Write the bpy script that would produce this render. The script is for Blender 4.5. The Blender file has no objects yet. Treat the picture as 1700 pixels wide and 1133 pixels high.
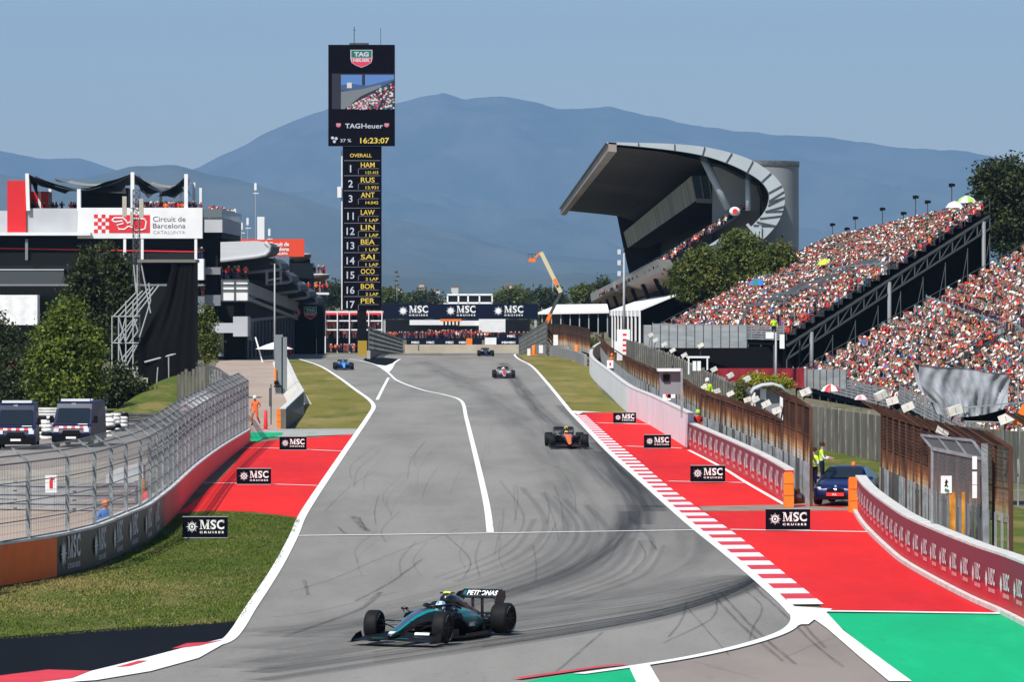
import bpy, bmesh, math, random
import numpy as np
from mathutils import Vector, Matrix
R = math.radians
rnd = random.Random(7)
nrng = np.random.RandomState(11)
scene = bpy.context.scene
COL = scene.collection
# ---------------------------------------------------------------- camera, world, sun
F = 8500.0; CH = 8.0; HY = 485.0          # focal length in photo pixels, eye height, horizon row
cam_d = bpy.data.cameras.new('camera'); cam = bpy.data.objects.new('camera', cam_d); COL.objects.link(cam)
cam.location = (0, 0, CH); cam.rotation_euler = (R(90), 0, 0)
cam_d.sensor_width = 36.0; cam_d.lens = F / 1700.0 * 36.0
cam_d.shift_y = -(566.5 - HY) / 1700.0
cam_d.clip_start = 1.0; cam_d.clip_end = 90000
scene.camera = cam
SUN_EL, SUN_AZ = 50.0, (-0.5, -0.87)      # towards the sun: behind the camera and to its left
world = bpy.data.worlds.new('World'); scene.world = world; world.use_nodes = True
wn = world.node_tree.nodes; wl = world.node_tree.links
sky = wn.new('ShaderNodeTexSky'); sky.sky_type = 'NISHITA'; sky.sun_disc = False
sky.sun_elevation = R(SUN_EL); sky.sun_rotation = math.atan2(SUN_AZ[0], SUN_AZ[1])
sky.altitude = 120; sky.air_density = 1.3; sky.dust_density = 0.1; sky.ozone_density = 6.0
wl.new(sky.outputs[0], wn['Background'].inputs[0]); wn['Background'].inputs[1].default_value = 0.080
sd = bpy.data.lights.new('sun', 'SUN'); sd.energy = 4.9; sd.angle = R(0.5); sd.color = (1.0, 0.955, 0.89)
sun = bpy.data.objects.new('sun', sd); COL.objects.link(sun)
ce = math.cos(R(SUN_EL)); sdir = Vector((SUN_AZ[0]*ce, SUN_AZ[1]*ce, math.sin(R(SUN_EL)))).normalized()
sun.rotation_euler = sdir.to_track_quat('Z', 'Y').to_euler(); sun.location = (-60, -60, 120)
scene.view_settings.view_transform = 'Standard'; scene.view_settings.look = 'None'
scene.view_settings.exposure = 0.25; scene.view_settings.gamma = 1.0
scene.render.engine = 'CYCLES'
scene.cycles.volume_bounces = 0; scene.cycles.transparent_max_bounces = 24
scene.cycles.max_bounces = 6
# ---------------------------------------------------------------- ground profile and pixel helpers
PB = [-60, 625, 650, 675, 700, 740, 780, 830, 880, 940, 1000, 1080, 30000]
def _prof(y):
    t = min(1, max(0, (y - 625) / 375)); return -5.0 * t * t * (3 - 2 * t)
PZ = [_prof(b) for b in PB]
def zg(y):
    return float(np.interp(y, PB, PZ))
def W(px, py, d):                         # the point seen at pixel (px, py) at distance d
    return Vector(((px - 850) * d / F, d, CH - (py - HY) * d / F))
def G(px, py, lift=0.0):                  # the ground point seen at pixel (px, py)
    y = F * (CH - lift) / max(1e-3, py - HY)
    if y > 625:
        k = (py - HY) / F; y = 625.0
        while y < 712 and CH - k * y > zg(y) + lift: y += 0.5
    return Vector(((px - 850) * y / F, y, zg(y) + lift))
def S(py_ground): return (py_ground - HY) / CH          # pixels per metre for a foot standing there
# ---------------------------------------------------------------- mesh builder
WL = {}
class MB:
    def __init__(s): s.v = []; s.f = []; s.mi = []; s.mats = []; s.c = 0; s.sm = []; s.smooth = False; s.uv = None
    def m(s, mat):
        if mat not in s.mats: s.mats.append(mat)
        s.c = s.mats.index(mat); return s
    def add(s, vs, fs, mi=None):
        n = len(s.v); s.v.extend([tuple(v) for v in vs])
        for k, f in enumerate(fs):
            s.f.append(tuple(n + i for i in f)); s.mi.append(s.c if mi is None else mi[k]); s.sm.append(s.smooth)
        return s
    def poly(s, pts): return s.add(pts, [tuple(range(len(pts)))])
    def box(s, c, d, rz=0.0, rx=0.0, ry=0.0):
        M = Matrix.Rotation(rz, 3, 'Z') @ Matrix.Rotation(rx, 3, 'X') @ Matrix.Rotation(ry, 3, 'Y'); c = Vector(c)
        vs = [c + M @ Vector((x*d[0]/2, y*d[1]/2, z*d[2]/2)) for x in (-1, 1) for y in (-1, 1) for z in (-1, 1)]
        return s.add(vs, [(0,1,3,2),(4,6,7,5),(0,4,5,1),(2,3,7,6),(0,2,6,4),(1,5,7,3)])
    def beam(s, p0, p1, w, h=None):       # square-section bar between two points
        h = h or w; p0 = Vector(p0); p1 = Vector(p1); d = p1 - p0
        if d.length < 1e-6: return s
        d.normalize(); up = Vector((0,0,1)) if abs(d.z) < .95 else Vector((0,1,0))
        a = d.cross(up).normalized(); b = a.cross(d).normalized()
        vs = [p + a*(i*w/2) + b*(j*h/2) for p in (p0, p1) for i, j in ((-1,-1),(1,-1),(1,1),(-1,1))]
        return s.add(vs, [(3,2,1,0),(4,5,6,7),(0,1,5,4),(1,2,6,5),(2,3,7,6),(3,0,4,7)])
    def tube(s, pts, r, n=8, cap=True):
        pts = [Vector(p) for p in pts]; k = len(pts); rs = r if isinstance(r, (list, tuple)) else [r]*k
        rings = []; ref = None
        for i in range(k):
            t = (pts[min(i+1,k-1)] - pts[max(i-1,0)]).normalized()
            if ref is None: ref = Vector((0,0,1)) if abs(t.z) < .9 else Vector((1,0,0))
            a = t.cross(ref).normalized(); b = a.cross(t).normalized(); ref = b
            rings.append([pts[i] + (a*math.cos(2*math.pi*j/n) + b*math.sin(2*math.pi*j/n))*rs[i] for j in range(n)])
        return s.loft(rings, cap)
    def loft(s, rings, cap=True, matf=None, closed=True):
        n = len(rings[0]); vs = [p for r in rings for p in r]; fs = []; mi = []
        for i in range(len(rings)-1):
            for j in range(n if closed else n-1):
                j2 = (j+1) % n; fs.append((i*n+j, i*n+j2, (i+1)*n+j2, (i+1)*n+j))
                mi.append(s.c if matf is None else matf(i, j))
        if cap:
            fs.append(tuple(range(n))[::-1]); fs.append(tuple((len(rings)-1)*n + j for j in range(n)))
            mi += [mi[0], mi[-1]]
        return s.add(vs, fs, mi)
    def lathe(s, prof, c, axis='Z', n=16, cap=True):       # prof: (radius, along)
        c = Vector(c); rings = []
        for r, h in prof:
            ring = []
            for j in range(n):
                a = 2*math.pi*j/n; x, y = r*math.cos(a), r*math.sin(a)
                ring.append(c + (Vector((x,y,h)) if axis == 'Z' else Vector((h,x,y)) if axis == 'X' else Vector((y,h,x))))
            rings.append(ring)
        return s.loft(rings, cap)
    def ext(s, poly, vec):                # extrude a polygon by a vector
        vec = Vector(vec); n = len(poly); P = [Vector(p) for p in poly]
        vs = P + [p + vec for p in P]
        return s.add(vs, [tuple(range(n))[::-1], tuple(range(n, 2*n))] + [(i, (i+1)%n, n+(i+1)%n, n+i) for i in range(n)])
    def build(s, name, parent=None, loc=None):
        me = bpy.data.meshes.new(name)
        off = WL.get(parent.name, Vector((0,0,0))) if parent is not None else (Vector(loc) if loc is not None else Vector((0,0,0)))
        me.from_pydata([(v[0]-off.x, v[1]-off.y, v[2]-off.z) for v in s.v], [], s.f)
        for m in s.mats: me.materials.append(m)
        if s.f:
            me.polygons.foreach_set('material_index', s.mi); me.polygons.foreach_set('use_smooth', s.sm)
        if s.uv:
            l = me.uv_layers.new(name='UVMap')
            for p in me.polygons:
                for li in p.loop_indices: l.data[li].uv = s.uv[me.loops[li].vertex_index]
        me.validate(); me.update()
        o = bpy.data.objects.new(name, me); COL.objects.link(o)
        if parent is not None: o.parent = parent; WL[o.name] = off
        else: o.location = off; WL[o.name] = off
        return o
def tag(o, label=None, cat=None, group=None, kind=None):
    if label: o['label'] = label
    if cat: o['category'] = cat
    if group: o['group'] = group
    if kind: o['kind'] = kind
    return o
def thing(name, loc, label, cat, group=None, rz=0.0, local=False):
    o = bpy.data.objects.new(name, None); COL.objects.link(o); o.location = loc; o.rotation_euler = (0,0,rz)
    o.empty_display_size = 0.5
    WL[o.name] = Vector((0,0,0)) if (local or rz) else Vector(loc)
    return tag(o, label, cat, group)
def copy_tree(o, parent=None):
    c = o.copy(); COL.objects.link(c); WL[c.name] = WL.get(o.name, Vector((0,0,0)))
    if parent is not None: c.parent = parent
    for ch in list(o.children): copy_tree(ch, c)
    return c
def npmesh(name, V, Fq, mi, mats, loc=None):
    me = bpy.data.meshes.new(name); n = Fq.shape[1]
    if loc is not None: V = V - np.array(loc)[None, :]
    me.vertices.add(len(V)); me.vertices.foreach_set('co', V.astype(np.float32).ravel())
    me.loops.add(Fq.size); me.loops.foreach_set('vertex_index', Fq.astype(np.int32).ravel())
    me.polygons.add(len(Fq)); me.polygons.foreach_set('loop_start', np.arange(0, Fq.size, n, dtype=np.int32))
    me.polygons.foreach_set('loop_total', np.full(len(Fq), n, dtype=np.int32))
    for m in mats: me.materials.append(m)
    me.polygons.foreach_set('material_index', mi.astype(np.int32)); me.update(calc_edges=True)
    return me
def link(name, me, parent=None, loc=None):
    o = bpy.data.objects.new(name, me); COL.objects.link(o)
    if loc is not None: o.location = loc; WL[o.name] = Vector(loc)
    if parent is not None: o.parent = parent
    return o
# ---------------------------------------------------------------- materials
MT = {}
def mat(name, col, rough=0.6, metal=0.0, var=0.0, scale=3.0, bump=0.0, emit=0.0, spec=None, vec=(1,1,1), col2=None, coat=0.0, lo=.35, hi=.65):
    if name in MT: return MT[name]
    m = bpy.data.materials.new(name); m.use_nodes = True; nt = m.node_tree; b = nt.nodes['Principled BSDF']
    b.inputs['Roughness'].default_value = rough; b.inputs['Metallic'].default_value = metal
    b.inputs['Specular IOR Level'].default_value = spec if spec is not None else (.12 if max(col) < .05 and not coat else .3)
    if coat: b.inputs['Coat Weight'].default_value = coat; b.inputs['Coat Roughness'].default_value = 0.05
    b.inputs['Base Color'].default_value = (*col, 1)
    if var or bump or col2:
        g = nt.nodes.new('ShaderNodeNewGeometry'); mp = nt.nodes.new('ShaderNodeMapping'); mp.inputs['Scale'].default_value = vec
        nz = nt.nodes.new('ShaderNodeTexNoise'); nz.inputs['Scale'].default_value = scale; nz.inputs['Detail'].default_value = 6
        nt.links.new(g.outputs['Position'], mp.inputs[0]); nt.links.new(mp.outputs[0], nz.inputs['Vector'])
        if var or col2:
            rp = nt.nodes.new('ShaderNodeValToRGB'); rp.color_ramp.elements[0].position = lo; rp.color_ramp.elements[1].position = hi
            c2 = col2 or tuple(min(1, c*(1+var)) for c in col); c1 = col if col2 else tuple(c*(1-var) for c in col)
            rp.color_ramp.elements[0].color = (*c1, 1); rp.color_ramp.elements[1].color = (*c2, 1)
            nt.links.new(nz.outputs[0], rp.inputs[0]); nt.links.new(rp.outputs[0], b.inputs['Base Color'])
        if bump:
            bp = nt.nodes.new('ShaderNodeBump'); bp.inputs['Strength'].default_value = bump; bp.inputs['Distance'].default_value = 0.05
            nt.links.new(nz.outputs[0], bp.inputs['Height']); nt.links.new(bp.outputs[0], b.inputs['Normal'])
    if emit:
        b.inputs['Emission Color'].default_value = (*col, 1); b.inputs['Emission Strength'].default_value = emit
    MT[name] = m; return m
def layers(name, base, lays, rough=0.9, bump=0.0, bscale=30.0):
    """ground material: base colour, then noise-masked layers (colour, scale, lo, hi, amount, stretch) in world space"""
    m = bpy.data.materials.new(name); m.use_nodes = True; nt = m.node_tree; b = nt.nodes['Principled BSDF']; L = nt.links.new
    b.inputs['Roughness'].default_value = rough; b.inputs['Specular IOR Level'].default_value = 0.12
    g = nt.nodes.new('ShaderNodeNewGeometry'); cur = None
    for k, (c, sc, lo, hi, amt, st) in enumerate(lays):
        mp = nt.nodes.new('ShaderNodeMapping'); mp.inputs['Scale'].default_value = (sc*st[0], sc*st[1], sc); mp.inputs['Location'].default_value = (k*13.7, k*5.1, 0)
        nz = nt.nodes.new('ShaderNodeTexNoise'); nz.inputs['Scale'].default_value = 1.0; nz.inputs['Detail'].default_value = 7; nz.inputs['Roughness'].default_value = .62
        L(g.outputs['Position'], mp.inputs[0]); L(mp.outputs[0], nz.inputs['Vector'])
        mr = nt.nodes.new('ShaderNodeMapRange'); mr.inputs[1].default_value = lo; mr.inputs[2].default_value = hi; mr.inputs[4].default_value = amt
        L(nz.outputs[0], mr.inputs[0])
        mx = nt.nodes.new('ShaderNodeMix'); mx.data_type = 'RGBA'; L(mr.outputs[0], mx.inputs[0])
        if cur is None: mx.inputs[6].default_value = (*base, 1)
        else: L(cur, mx.inputs[6])
        mx.inputs[7].default_value = (*c, 1); cur = mx.outputs[2]
    L(cur, b.inputs['Base Color'])
    if bump:
        nz = nt.nodes.new('ShaderNodeTexNoise'); nz.inputs['Scale'].default_value = bscale; nz.inputs['Detail'].default_value = 5
        L(g.outputs['Position'], nz.inputs['Vector']); bp = nt.nodes.new('ShaderNodeBump'); bp.inputs['Strength'].default_value = bump
        bp.inputs['Distance'].default_value = 0.03; L(nz.outputs[0], bp.inputs['Height']); L(bp.outputs[0], b.inputs['Normal'])
    return m
WHITE = mat('white_paint', (.80,.80,.79), .5, var=.07, scale=.8)
ROADW = layers('road_white', (.80,.80,.78), [((.45,.45,.44), 1.2, .58, .72, .6, (1,.15)), ((.6,.6,.58), 6, .5, .7, .5, (1,.4))], .7)
BLACK = mat('black_satin', (.005,.005,.006), .5)
DARK = mat('dark_cladding', (.006,.006,.007), .6, var=.35, scale=.4)
NAVY = mat('navy_board', (.004,.006,.020), .45)
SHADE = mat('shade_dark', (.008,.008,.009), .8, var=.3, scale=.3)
STEEL = mat('galvanised_steel', (.36,.38,.40), .45, .55, var=.2, scale=3)
DSTEEL = mat('dark_steel', (.09,.095,.10), .5, .4, var=.2, scale=2)
GREYP = mat('grey_panel', (.36,.37,.38), .6, var=.08, scale=.5)
CONC = mat('concrete', (.36,.34,.31), .85, var=.18, scale=1.2, bump=.1)
CONCD = mat('weathered_concrete', (.13,.125,.105), .9, var=.35, scale=1.5, bump=.1, vec=(1,1,.25))
ORANGE = mat('orange_pad', (.85,.20,.02), .55, var=.1, scale=2)
REDP = mat('red_panel', (.72,.035,.04), .5, var=.06, scale=.6)
YEL = mat('yellow_paint', (.75,.60,.04), .5)
HIVIS = mat('hi_vis_fabric', (.55,.80,.03), .8)
GLASS = mat('dark_glass', (.010,.013,.016), .18, .0, spec=.35)
TYREM = mat('tyre_rubber', (.011,.011,.012), .62, var=.25, scale=14)
SKIN = mat('skin', (.40,.22,.16), .6)
WFAB = mat('white_fabric', (.80,.80,.80), .8, var=.05, scale=2)
# ---------------------------------------------------------------- lettering
_tc = {}
def text_geo(s, bold=0.0):
    k = (s, bold)
    if k not in _tc:
        cu = bpy.data.curves.new('t', 'FONT'); cu.body = s; cu.size = 1.0; cu.offset = bold; cu.resolution_u = 3
        o = bpy.data.objects.new('t', cu); COL.objects.link(o); bpy.context.view_layer.update()
        me = o.to_mesh(); vs = [(v.co.x, v.co.y) for v in me.vertices]; fs = [tuple(p.vertices) for p in me.polygons]
        o.to_mesh_clear(); bpy.data.objects.remove(o); bpy.data.curves.remove(cu)
        x0 = min(v[0] for v in vs); x1 = max(v[0] for v in vs); y0 = min(v[1] for v in vs); y1 = max(v[1] for v in vs)
        _tc[k] = ([((x-x0)/(x1-x0), (y-y0)/(y1-y0)) for x, y in vs], fs, (x1-x0)/(y1-y0))
    return _tc[k]
def put_text(mb, s, o, u, v, w=None, h=.3, bold=0.0, just='L', map3=None):
    """letters of height h (and width w) from the lower left corner o, along unit u and up v"""
    vs, fs, ar = text_geo(s, bold); w = w or h*ar; o = Vector(o); u = Vector(u); v = Vector(v)
    if just == 'C': o = o - u*(w/2)
    if just == 'R': o = o - u*w
    P = [(o + u*(x*w) + v*(y*h)) for x, y in vs]
    if map3: P = [map3(x*w, y*h) for x, y in vs]
    nrm = u.cross(v)
    # face the letters along u x v
    mb.add(P, fs); return w
def disc(mb, c, u, v, r, n=20, r0=0.0, star=0):
    c = Vector(c); u = Vector(u); v = Vector(v); P = []
    for j in range(n):
        a = 2*math.pi*j/n + math.pi/2; rr = r*(1 if (not star or j % 2 == 0) else star)
        if star and j % 4 == 2: rr *= .8
        P.append(c + u*(rr*math.cos(a)) + v*(rr*math.sin(a)))
    mb.poly(P)
def logo(mb, c, u, v, w, small=True, wm=None, bg=None):
    """compass-rose emblem, three serif capitals and the small word under them, total width w, centred on c"""
    u = Vector(u); v = Vector(v); c = Vector(c); n = u.cross(v).normalized()
    wm = wm or WHITE; r = w*.165; e = c - u*(w/2 - r)
    mb.m(wm); disc(mb, e, u, v, r, 32, star=.45)
    if bg: mb.m(bg); disc(mb, e + n*.004, u, v, r*.36, 16); mb.m(wm); disc(mb, e + n*.008, u, v, r*.2, 12)
    h = w*.235; x0 = c - u*(w/2 - r*2.2) - v*(h*.26); tw = w - r*2.2
    def q4(o, pts): mb.poly([o + u*(x*h) + v*(y*h) for x, y in pts])
    mw = tw*.40/h                          # M with serifs, in units of the letter height
    for pts in ([(.0,0),(.30,0),(.30,.07),(0,.07)], [(mw-.36,0),(mw,0),(mw,.07),(mw-.36,.07)], [(.10,.07),(.19,.07),(.19,.93),(.10,.93)], [(mw-.30,.07),(mw-.08,.07),(mw-.08,.93),(mw-.30,.93)],
                [(0,.93),(.33,.93),(.33,1),(0,1)], [(mw-.33,.93),(mw,.93),(mw,1),(mw-.33,1)], [(.14,.93),(.36,.93),(mw*.5+.06,.0),(mw*.5-.06,.0)], [(mw*.5-.03,.05),(mw*.5+.05,.05),(mw-.14,.93),(mw-.24,.93)]): q4(x0, pts)
    put_text(mb, 'S', x0 + u*(tw*.43) - v*(h*.02), u, v, w=tw*.23, h=h*1.04, bold=.03); put_text(mb, 'C', x0 + u*(tw*.69) - v*(h*.02), u, v, w=tw*.30, h=h*1.04, bold=.03)
    for xx, y0 in ((tw*.445,.0),(tw*.625,.68),(tw*.945,.68)): mb.poly([x0+u*xx+v*(h*y0), x0+u*(xx+.035*tw)+v*(h*y0), x0+u*(xx+.035*tw)+v*(h*(y0+.32)), x0+u*xx+v*(h*(y0+.32))])
    if small: put_text(mb, 'C R U I S E S', x0 - v*(h*.46), u, v, w=tw*.97, h=h*.24, bold=.04)
# ---------------------------------------------------------------- the setting: ground, hills, haze
GRASS = layers('grass', (.085,.110,.016), [((.24,.185,.065), .35, .48, .66, .75, (1,.35)), ((.05,.075,.010), .9, .45, .62, .7, (1,.5)),
    ((.10,.15,.035), 7, .5, .7, .55, (1,.5)), ((.26,.22,.11), 3.2, .58, .72, .6, (1,.4))], .95, .6, 22)
DRYG = layers('dry_grass', (.165,.15,.03), [((.27,.21,.085), .16, .45, .62, .8, (1.2,.22)), ((.07,.10,.018), .3, .5, .66, .75, (1,.25)),
    ((.30,.25,.13), 2.2, .56, .72, .5, (1,.2)), ((.05,.075,.014), 1.4, .55, .7, .5, (1,.3))], .95, .5, 15)
SOIL = layers('dry_ground', (.17,.145,.10), [((.07,.09,.03), .05, .45, .6, .8, (1,.4)), ((.25,.22,.16), .4, .5, .7, .6, (1,.5))], .95, .3, 8)
ASPH = layers('asphalt', (.250,.240,.219), [((.170,.164,.150), .09, .4, .65, .85, (2.2,.22)), ((.272,.262,.240), .35, .45, .7, .55, (1,.25)),
    ((.10,.10,.10), 5.0, .57, .75, .5, (1,.35)), ((.33,.32,.30), 14, .55, .72, .55, (1,.6))], .85, .35, 60)
ASPHB = layers('brown_asphalt', (.265,.228,.203), [((.20,.172,.153), .25, .42, .65, .7, (1,.3)), ((.30,.27,.24), 9, .55, .75, .5, (1,.6)), ((.12,.11,.10), 1.2, .6, .75, .4, (1,.2))], .9, .3, 50)
REDG = layers('red_runoff', (.70,.022,.017), [((.52,.016,.020), .12, .42, .62, .85, (1,.2)), ((.72,.03,.035), 1.2, .5, .7, .5, (1,.15)), ((.35,.02,.02), 3, .60, .76, .45, (1,.3))], .75, .15, 50)
GREENG = layers('green_runoff', (.007,.40,.165), [((.010,.30,.13), .18, .45, .65, .7, (1,.3)), ((.015,.47,.22), 1.1, .5, .7, .5, (1,.2)), ((.03,.20,.10), 2.5, .58, .76, .5, (1,.3))], .75, .15, 50)
NAVYG = layers('near_black_ground', (.002,.0035,.006), [((.004,.006,.009), .4, .45, .65, .7, (1,.3)), ((.02,.02,.02), 14, .72, .8, .5, (1,.6))], .95, .1, 40)
KWHITE = mat('kerb_white', (.80,.79,.78), .55, var=.08, scale=1.5)
KRED = mat('kerb_red', (.62,.035,.045), .55, var=.12, scale=1.2)
GRAV = layers('gravel', (.34,.30,.25), [((.22,.20,.17), 12, .45, .6, .7, (1,.6)), ((.42,.38,.32), .4, .45, .65, .6, (1,.4))], .95, .8, 40)
PATHM = layers('path_concrete', (.38,.30,.24), [((.30,.24,.20), .2, .45, .6, .6, (1,.2)), ((.44,.37,.31), 2, .5, .7, .5, (1,.4))], .9, .1, 20)

def P(L, lift=0.0):
    return [G(*p) if len(p) == 2 else Vector(p) for p in L]
def sheet(name, pts, lift, mt, kind='structure', label=None):
    bm = bmesh.new(); vs = [bm.verts.new((p[0], p[1], 0)) for p in P(pts)]
    f = bm.faces.new(vs); bmesh.ops.triangulate(bm, faces=[f])
    ys = [p[1] for p in P(pts)]
    for b in PB[1:-1]:
        if min(ys) < b < max(ys):
            bmesh.ops.bisect_plane(bm, geom=bm.verts[:]+bm.edges[:]+bm.faces[:], plane_co=(0,b,0), plane_no=(0,1,0))
    for v in bm.verts: v.co.z = zg(v.co.y) + lift
    for f in bm.faces:
        f.normal_update()
        if f.normal.z < 0: f.normal_flip()
    me = bpy.data.meshes.new(name); bm.to_mesh(me); bm.free(); me.materials.append(mt)
    o = bpy.data.objects.new(name, me); COL.objects.link(o)
    if kind: o['kind'] = kind
    if label: o['label'] = label
    return o
def smooth(L, k=6):                       # Catmull-Rom through the ground points of a pixel polyline
    Q = P(L); out = []
    for i in range(len(Q)-1):
        a, b, c, d = Q[max(i-1,0)], Q[i], Q[i+1], Q[min(i+2, len(Q)-1)]
        for j in range(k):
            t = j/k
            out.append(0.5*((2*b) + (c-a)*t + (2*a-5*b+4*c-d)*t*t + (3*b-a-3*c+d)*t*t*t))
    out.append(Q[-1]); return out
def offs(L, w):                           # the line moved sideways by w metres (to the right of its direction)
    out = []
    for i, p in enumerate(L):
        t = (L[min(i+1,len(L)-1)] - L[max(i-1,0)]); t.z = 0; t.normalize()
        out.append(Vector((p.x + t.y*w, p.y - t.x*w, 0)))
    return out
def line_mb(mb, L, w0, w1, lift):
    A = offs(L, w0); B = offs(L, w1); n = len(L)
    vs = [(p.x, p.y, zg(p.y)+lift) for p in A] + [(p.x, p.y, zg(p.y)+lift) for p in B]
    fs = [(i, i+1, n+i+1, n+i) for i in range(n-1)]
    # keep faces up
    a, b, c = Vector(vs[0]), Vector(vs[1]), Vector(vs[n])
    if (b-a).cross(c-a).z < 0: fs = [f[::-1] for f in fs]
    mb.add(vs, fs)
# one ground sheet to the horizon
mb = MB(); mb.m(SOIL)
xs = [-9000, -60, 60, 9000]
for i in range(len(PB)-1):
    for j in range(3):
        mb.poly([(xs[j],PB[i],PZ[i]-.02),(xs[j+1],PB[i],PZ[i]-.02),(xs[j+1],PB[i+1],PZ[i+1]-.02),(xs[j],PB[i+1],PZ[i+1]-.02)])
tag(mb.build('ground'), kind='structure')
LE = [(497,597),(530,608),(560,626),(590,648),(612,664),(620,676),(613,690),(597,714),(575,746),(550,783),(520,828),(500,861),(487,892),(463,938),(438,978),(414,1014),(393,1048),(372,1068),(330,1080),(262,1095),(190,1112),(100,1135),(-80,1180)]
RE = [(855,591.5),(882,608),(907,635),(930,663),(948,685),(970,708),(1010,750),(1060,795),(1110,840),(1150,875),(1200,915),(1250,957),(1298,1000),(1319,1022),(1316,1040),(1290,1056),(1230,1075),(1150,1093),(1060,1108),(960,1122),(860,1136),(700,1160)]
LEs = smooth(LE, 5); REs = smooth(RE, 5)
# asphalt of the straight, the corner and the pit exit
bot = [G(-400,1300), G(700,1300)]
track_poly = [tuple(p) for p in LEs] + [tuple(Vector((p.x,p.y,0))) for p in (G(-300,1240), G(300,1290), G(900,1290))] + [tuple(p) for p in REs[::-1]] + [(0.6,720,0),(1.0,800,0),(1.5,1100,0),(-14.5,1100,0),(-15,800,0),(-15.5,700,0)] + [(-22,700,0),(-33,720,0),(-33,620,0)]
sheet('track', track_poly, .010, ASPH)
sheet('brown_asphalt', [tuple(p) for p in REs[REs.index(REs[13*5]):]] + [tuple(G(700,1290)), tuple(G(1700,1290)), tuple(G(1560,1150)), tuple(G(1372,1034)), tuple(G(1345,1022))], .004, ASPHB)
sheet('pit_lane', [(-33,600,0),(-30,600,0),(-26,640,0),(-24,700,0),(-24,1000,0),(-35,1000,0),(-35,600,0)], .016, ASPHB)
# navy and white island between pit exit and straight
sheet('dark_runoff_island', [(603,599),(625,606),(640,611),(655,603),(664,597),(640,594.5),(606,595)], .022, NAVYG)
sheet('white_island', [(625,606),(646,619),(652,612),(657,602),(640,608)], .026, ROADW)
# grass, run-off areas
GL = [(0,976),(70,965),(134,950),(171,938),(225,912),(249,900),(272,879),(297,853)]
sheet('grass_verge', [(-60,993)] + GL + [(345,849),(420,851),(470,857),(503,862),(489,892),(465,938),(440,978),(416,1014),(400,1032),(395,1034),(200,1046),(0,1061),(-60,1066)], .006, GRASS)
sheet('near_black_ground', [(-60,1064),(0,1059),(200,1044),(396,1032),(410,1022),(394,1050),(374,1069),(330,1083),(262,1097),(190,1113),(60,1145),(-60,1180)], .012, NAVYG)  # flat near-black ground strip with a hard edge
sheet('red_runoff', [(418,731),(425,737),(442,733),(500,729),(586,722),(577,745),(552,783),(522,828),(503,862),(470,857),(420,851),(345,849),(295,853),(330,828),(372,790),(405,752)], .014, REDG)
sheet('green_strip', [(414,719),(470,719),(468,724),(440,728),(425,735),(414,733)], .018, GREENG)
sheet('service_road', [(430,714),(595,713),(590,722),(470,727),(430,724)], .016, mat('service_concrete', (.34,.34,.31), .9, var=.15, scale=1))
sheet('grass_corner', [(480,598),(500,598),(530,608.5),(560,627),(590,649),(611,665),(619,677),(612,690),(596,714),(488,716),(492,700),(500,680),(498,655),(486,625),(478,605)], .012, DRYG)
sheet('path', [(362,600),(462,594),(470,610),(482,640),(495,668),(482,690),(468,722),(412,726),(412,690),(405,660),(385,640),(350,625)], .010, PATHM)
sheet('grass_bank_flat', [(150,699),(300,690),(296,668),(230,664),(170,672)], .02, GRASS)
sheet('paddock_road', [(-120,792),(80,776),(250,760),(330,712),(300,700),(150,704),(-120,704)], .006, ASPHB)
sheet('gravel_trap', [(-160,850),(0,828),(210,818),(262,790),(250,760),(80,776),(-160,796)], .010, GRAV)
sheet('service_lane', [(-200,990),(0,938),(150,905),(240,866),(300,826),(250,818),(210,820),(0,832),(-200,850)], .008, PATHM)
# right side
KI = [(968,686),(1013,727),(1062,768),(1112,811),(1160,846),(1215,884),(1262,921),(1312,962),(1378,1014)]
sheet('red_runoff_right', [(1044,686),(1080,706),(1140,744),(1200,774),(1260,808),(1306,838),(1395,841),(1420,848),(1445,884),(1500,934),(1560,968),(1620,1000),(1667,1021),(1372,1017)] + KI[::-1][1:], .010, REDG)
sheet('access_road', [(1160,842),(1306,839),(1420,846),(1424,849),(1300,849),(1168,850)], .016, mat('service_brown', (.25,.20,.16), .9, var=.2, scale=1))
sheet('green_runoff', [(1368,1019),(1667,1022),(1720,1050),(1900,1120),(1900,1300),(1640,1300),(1514,1136),(1440,1080)], .010, GREENG)
sheet('green_runoff_front', [(860,1136),(905,1127),(1000,1113),(1044,1110),(1062,1136),(1080,1180),(700,1180)], .012, GREENG)
sheet('grass_verge_right', [(857,589.5),(882,607),(907,634),(930,662),(948,684),(968,686),(1044,686),(1000,655),(982,628),(978,600),(940,590),(900,585)], .012, DRYG)
sheet('grass_strip_right', [(1350,742),(1470,770),(1470,800),(1395,796),(1350,780)], .008, GRASS)
sheet('grass_strip_right', [(1462,772),(1580,800),(1580,900),(1480,885),(1468,800)], .012, GRASS)
sheet('grass_behind_fence', [(1500,800),(1760,860),(1760,1000),(1600,900)], .008, GRASS)
sheet('apron_behind_fence', [(1310,838),(1420,846),(1470,880),(1470,800),(1395,797),(1310,775)], .006, mat('service_brown', (.25,.2,.16)))
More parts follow.
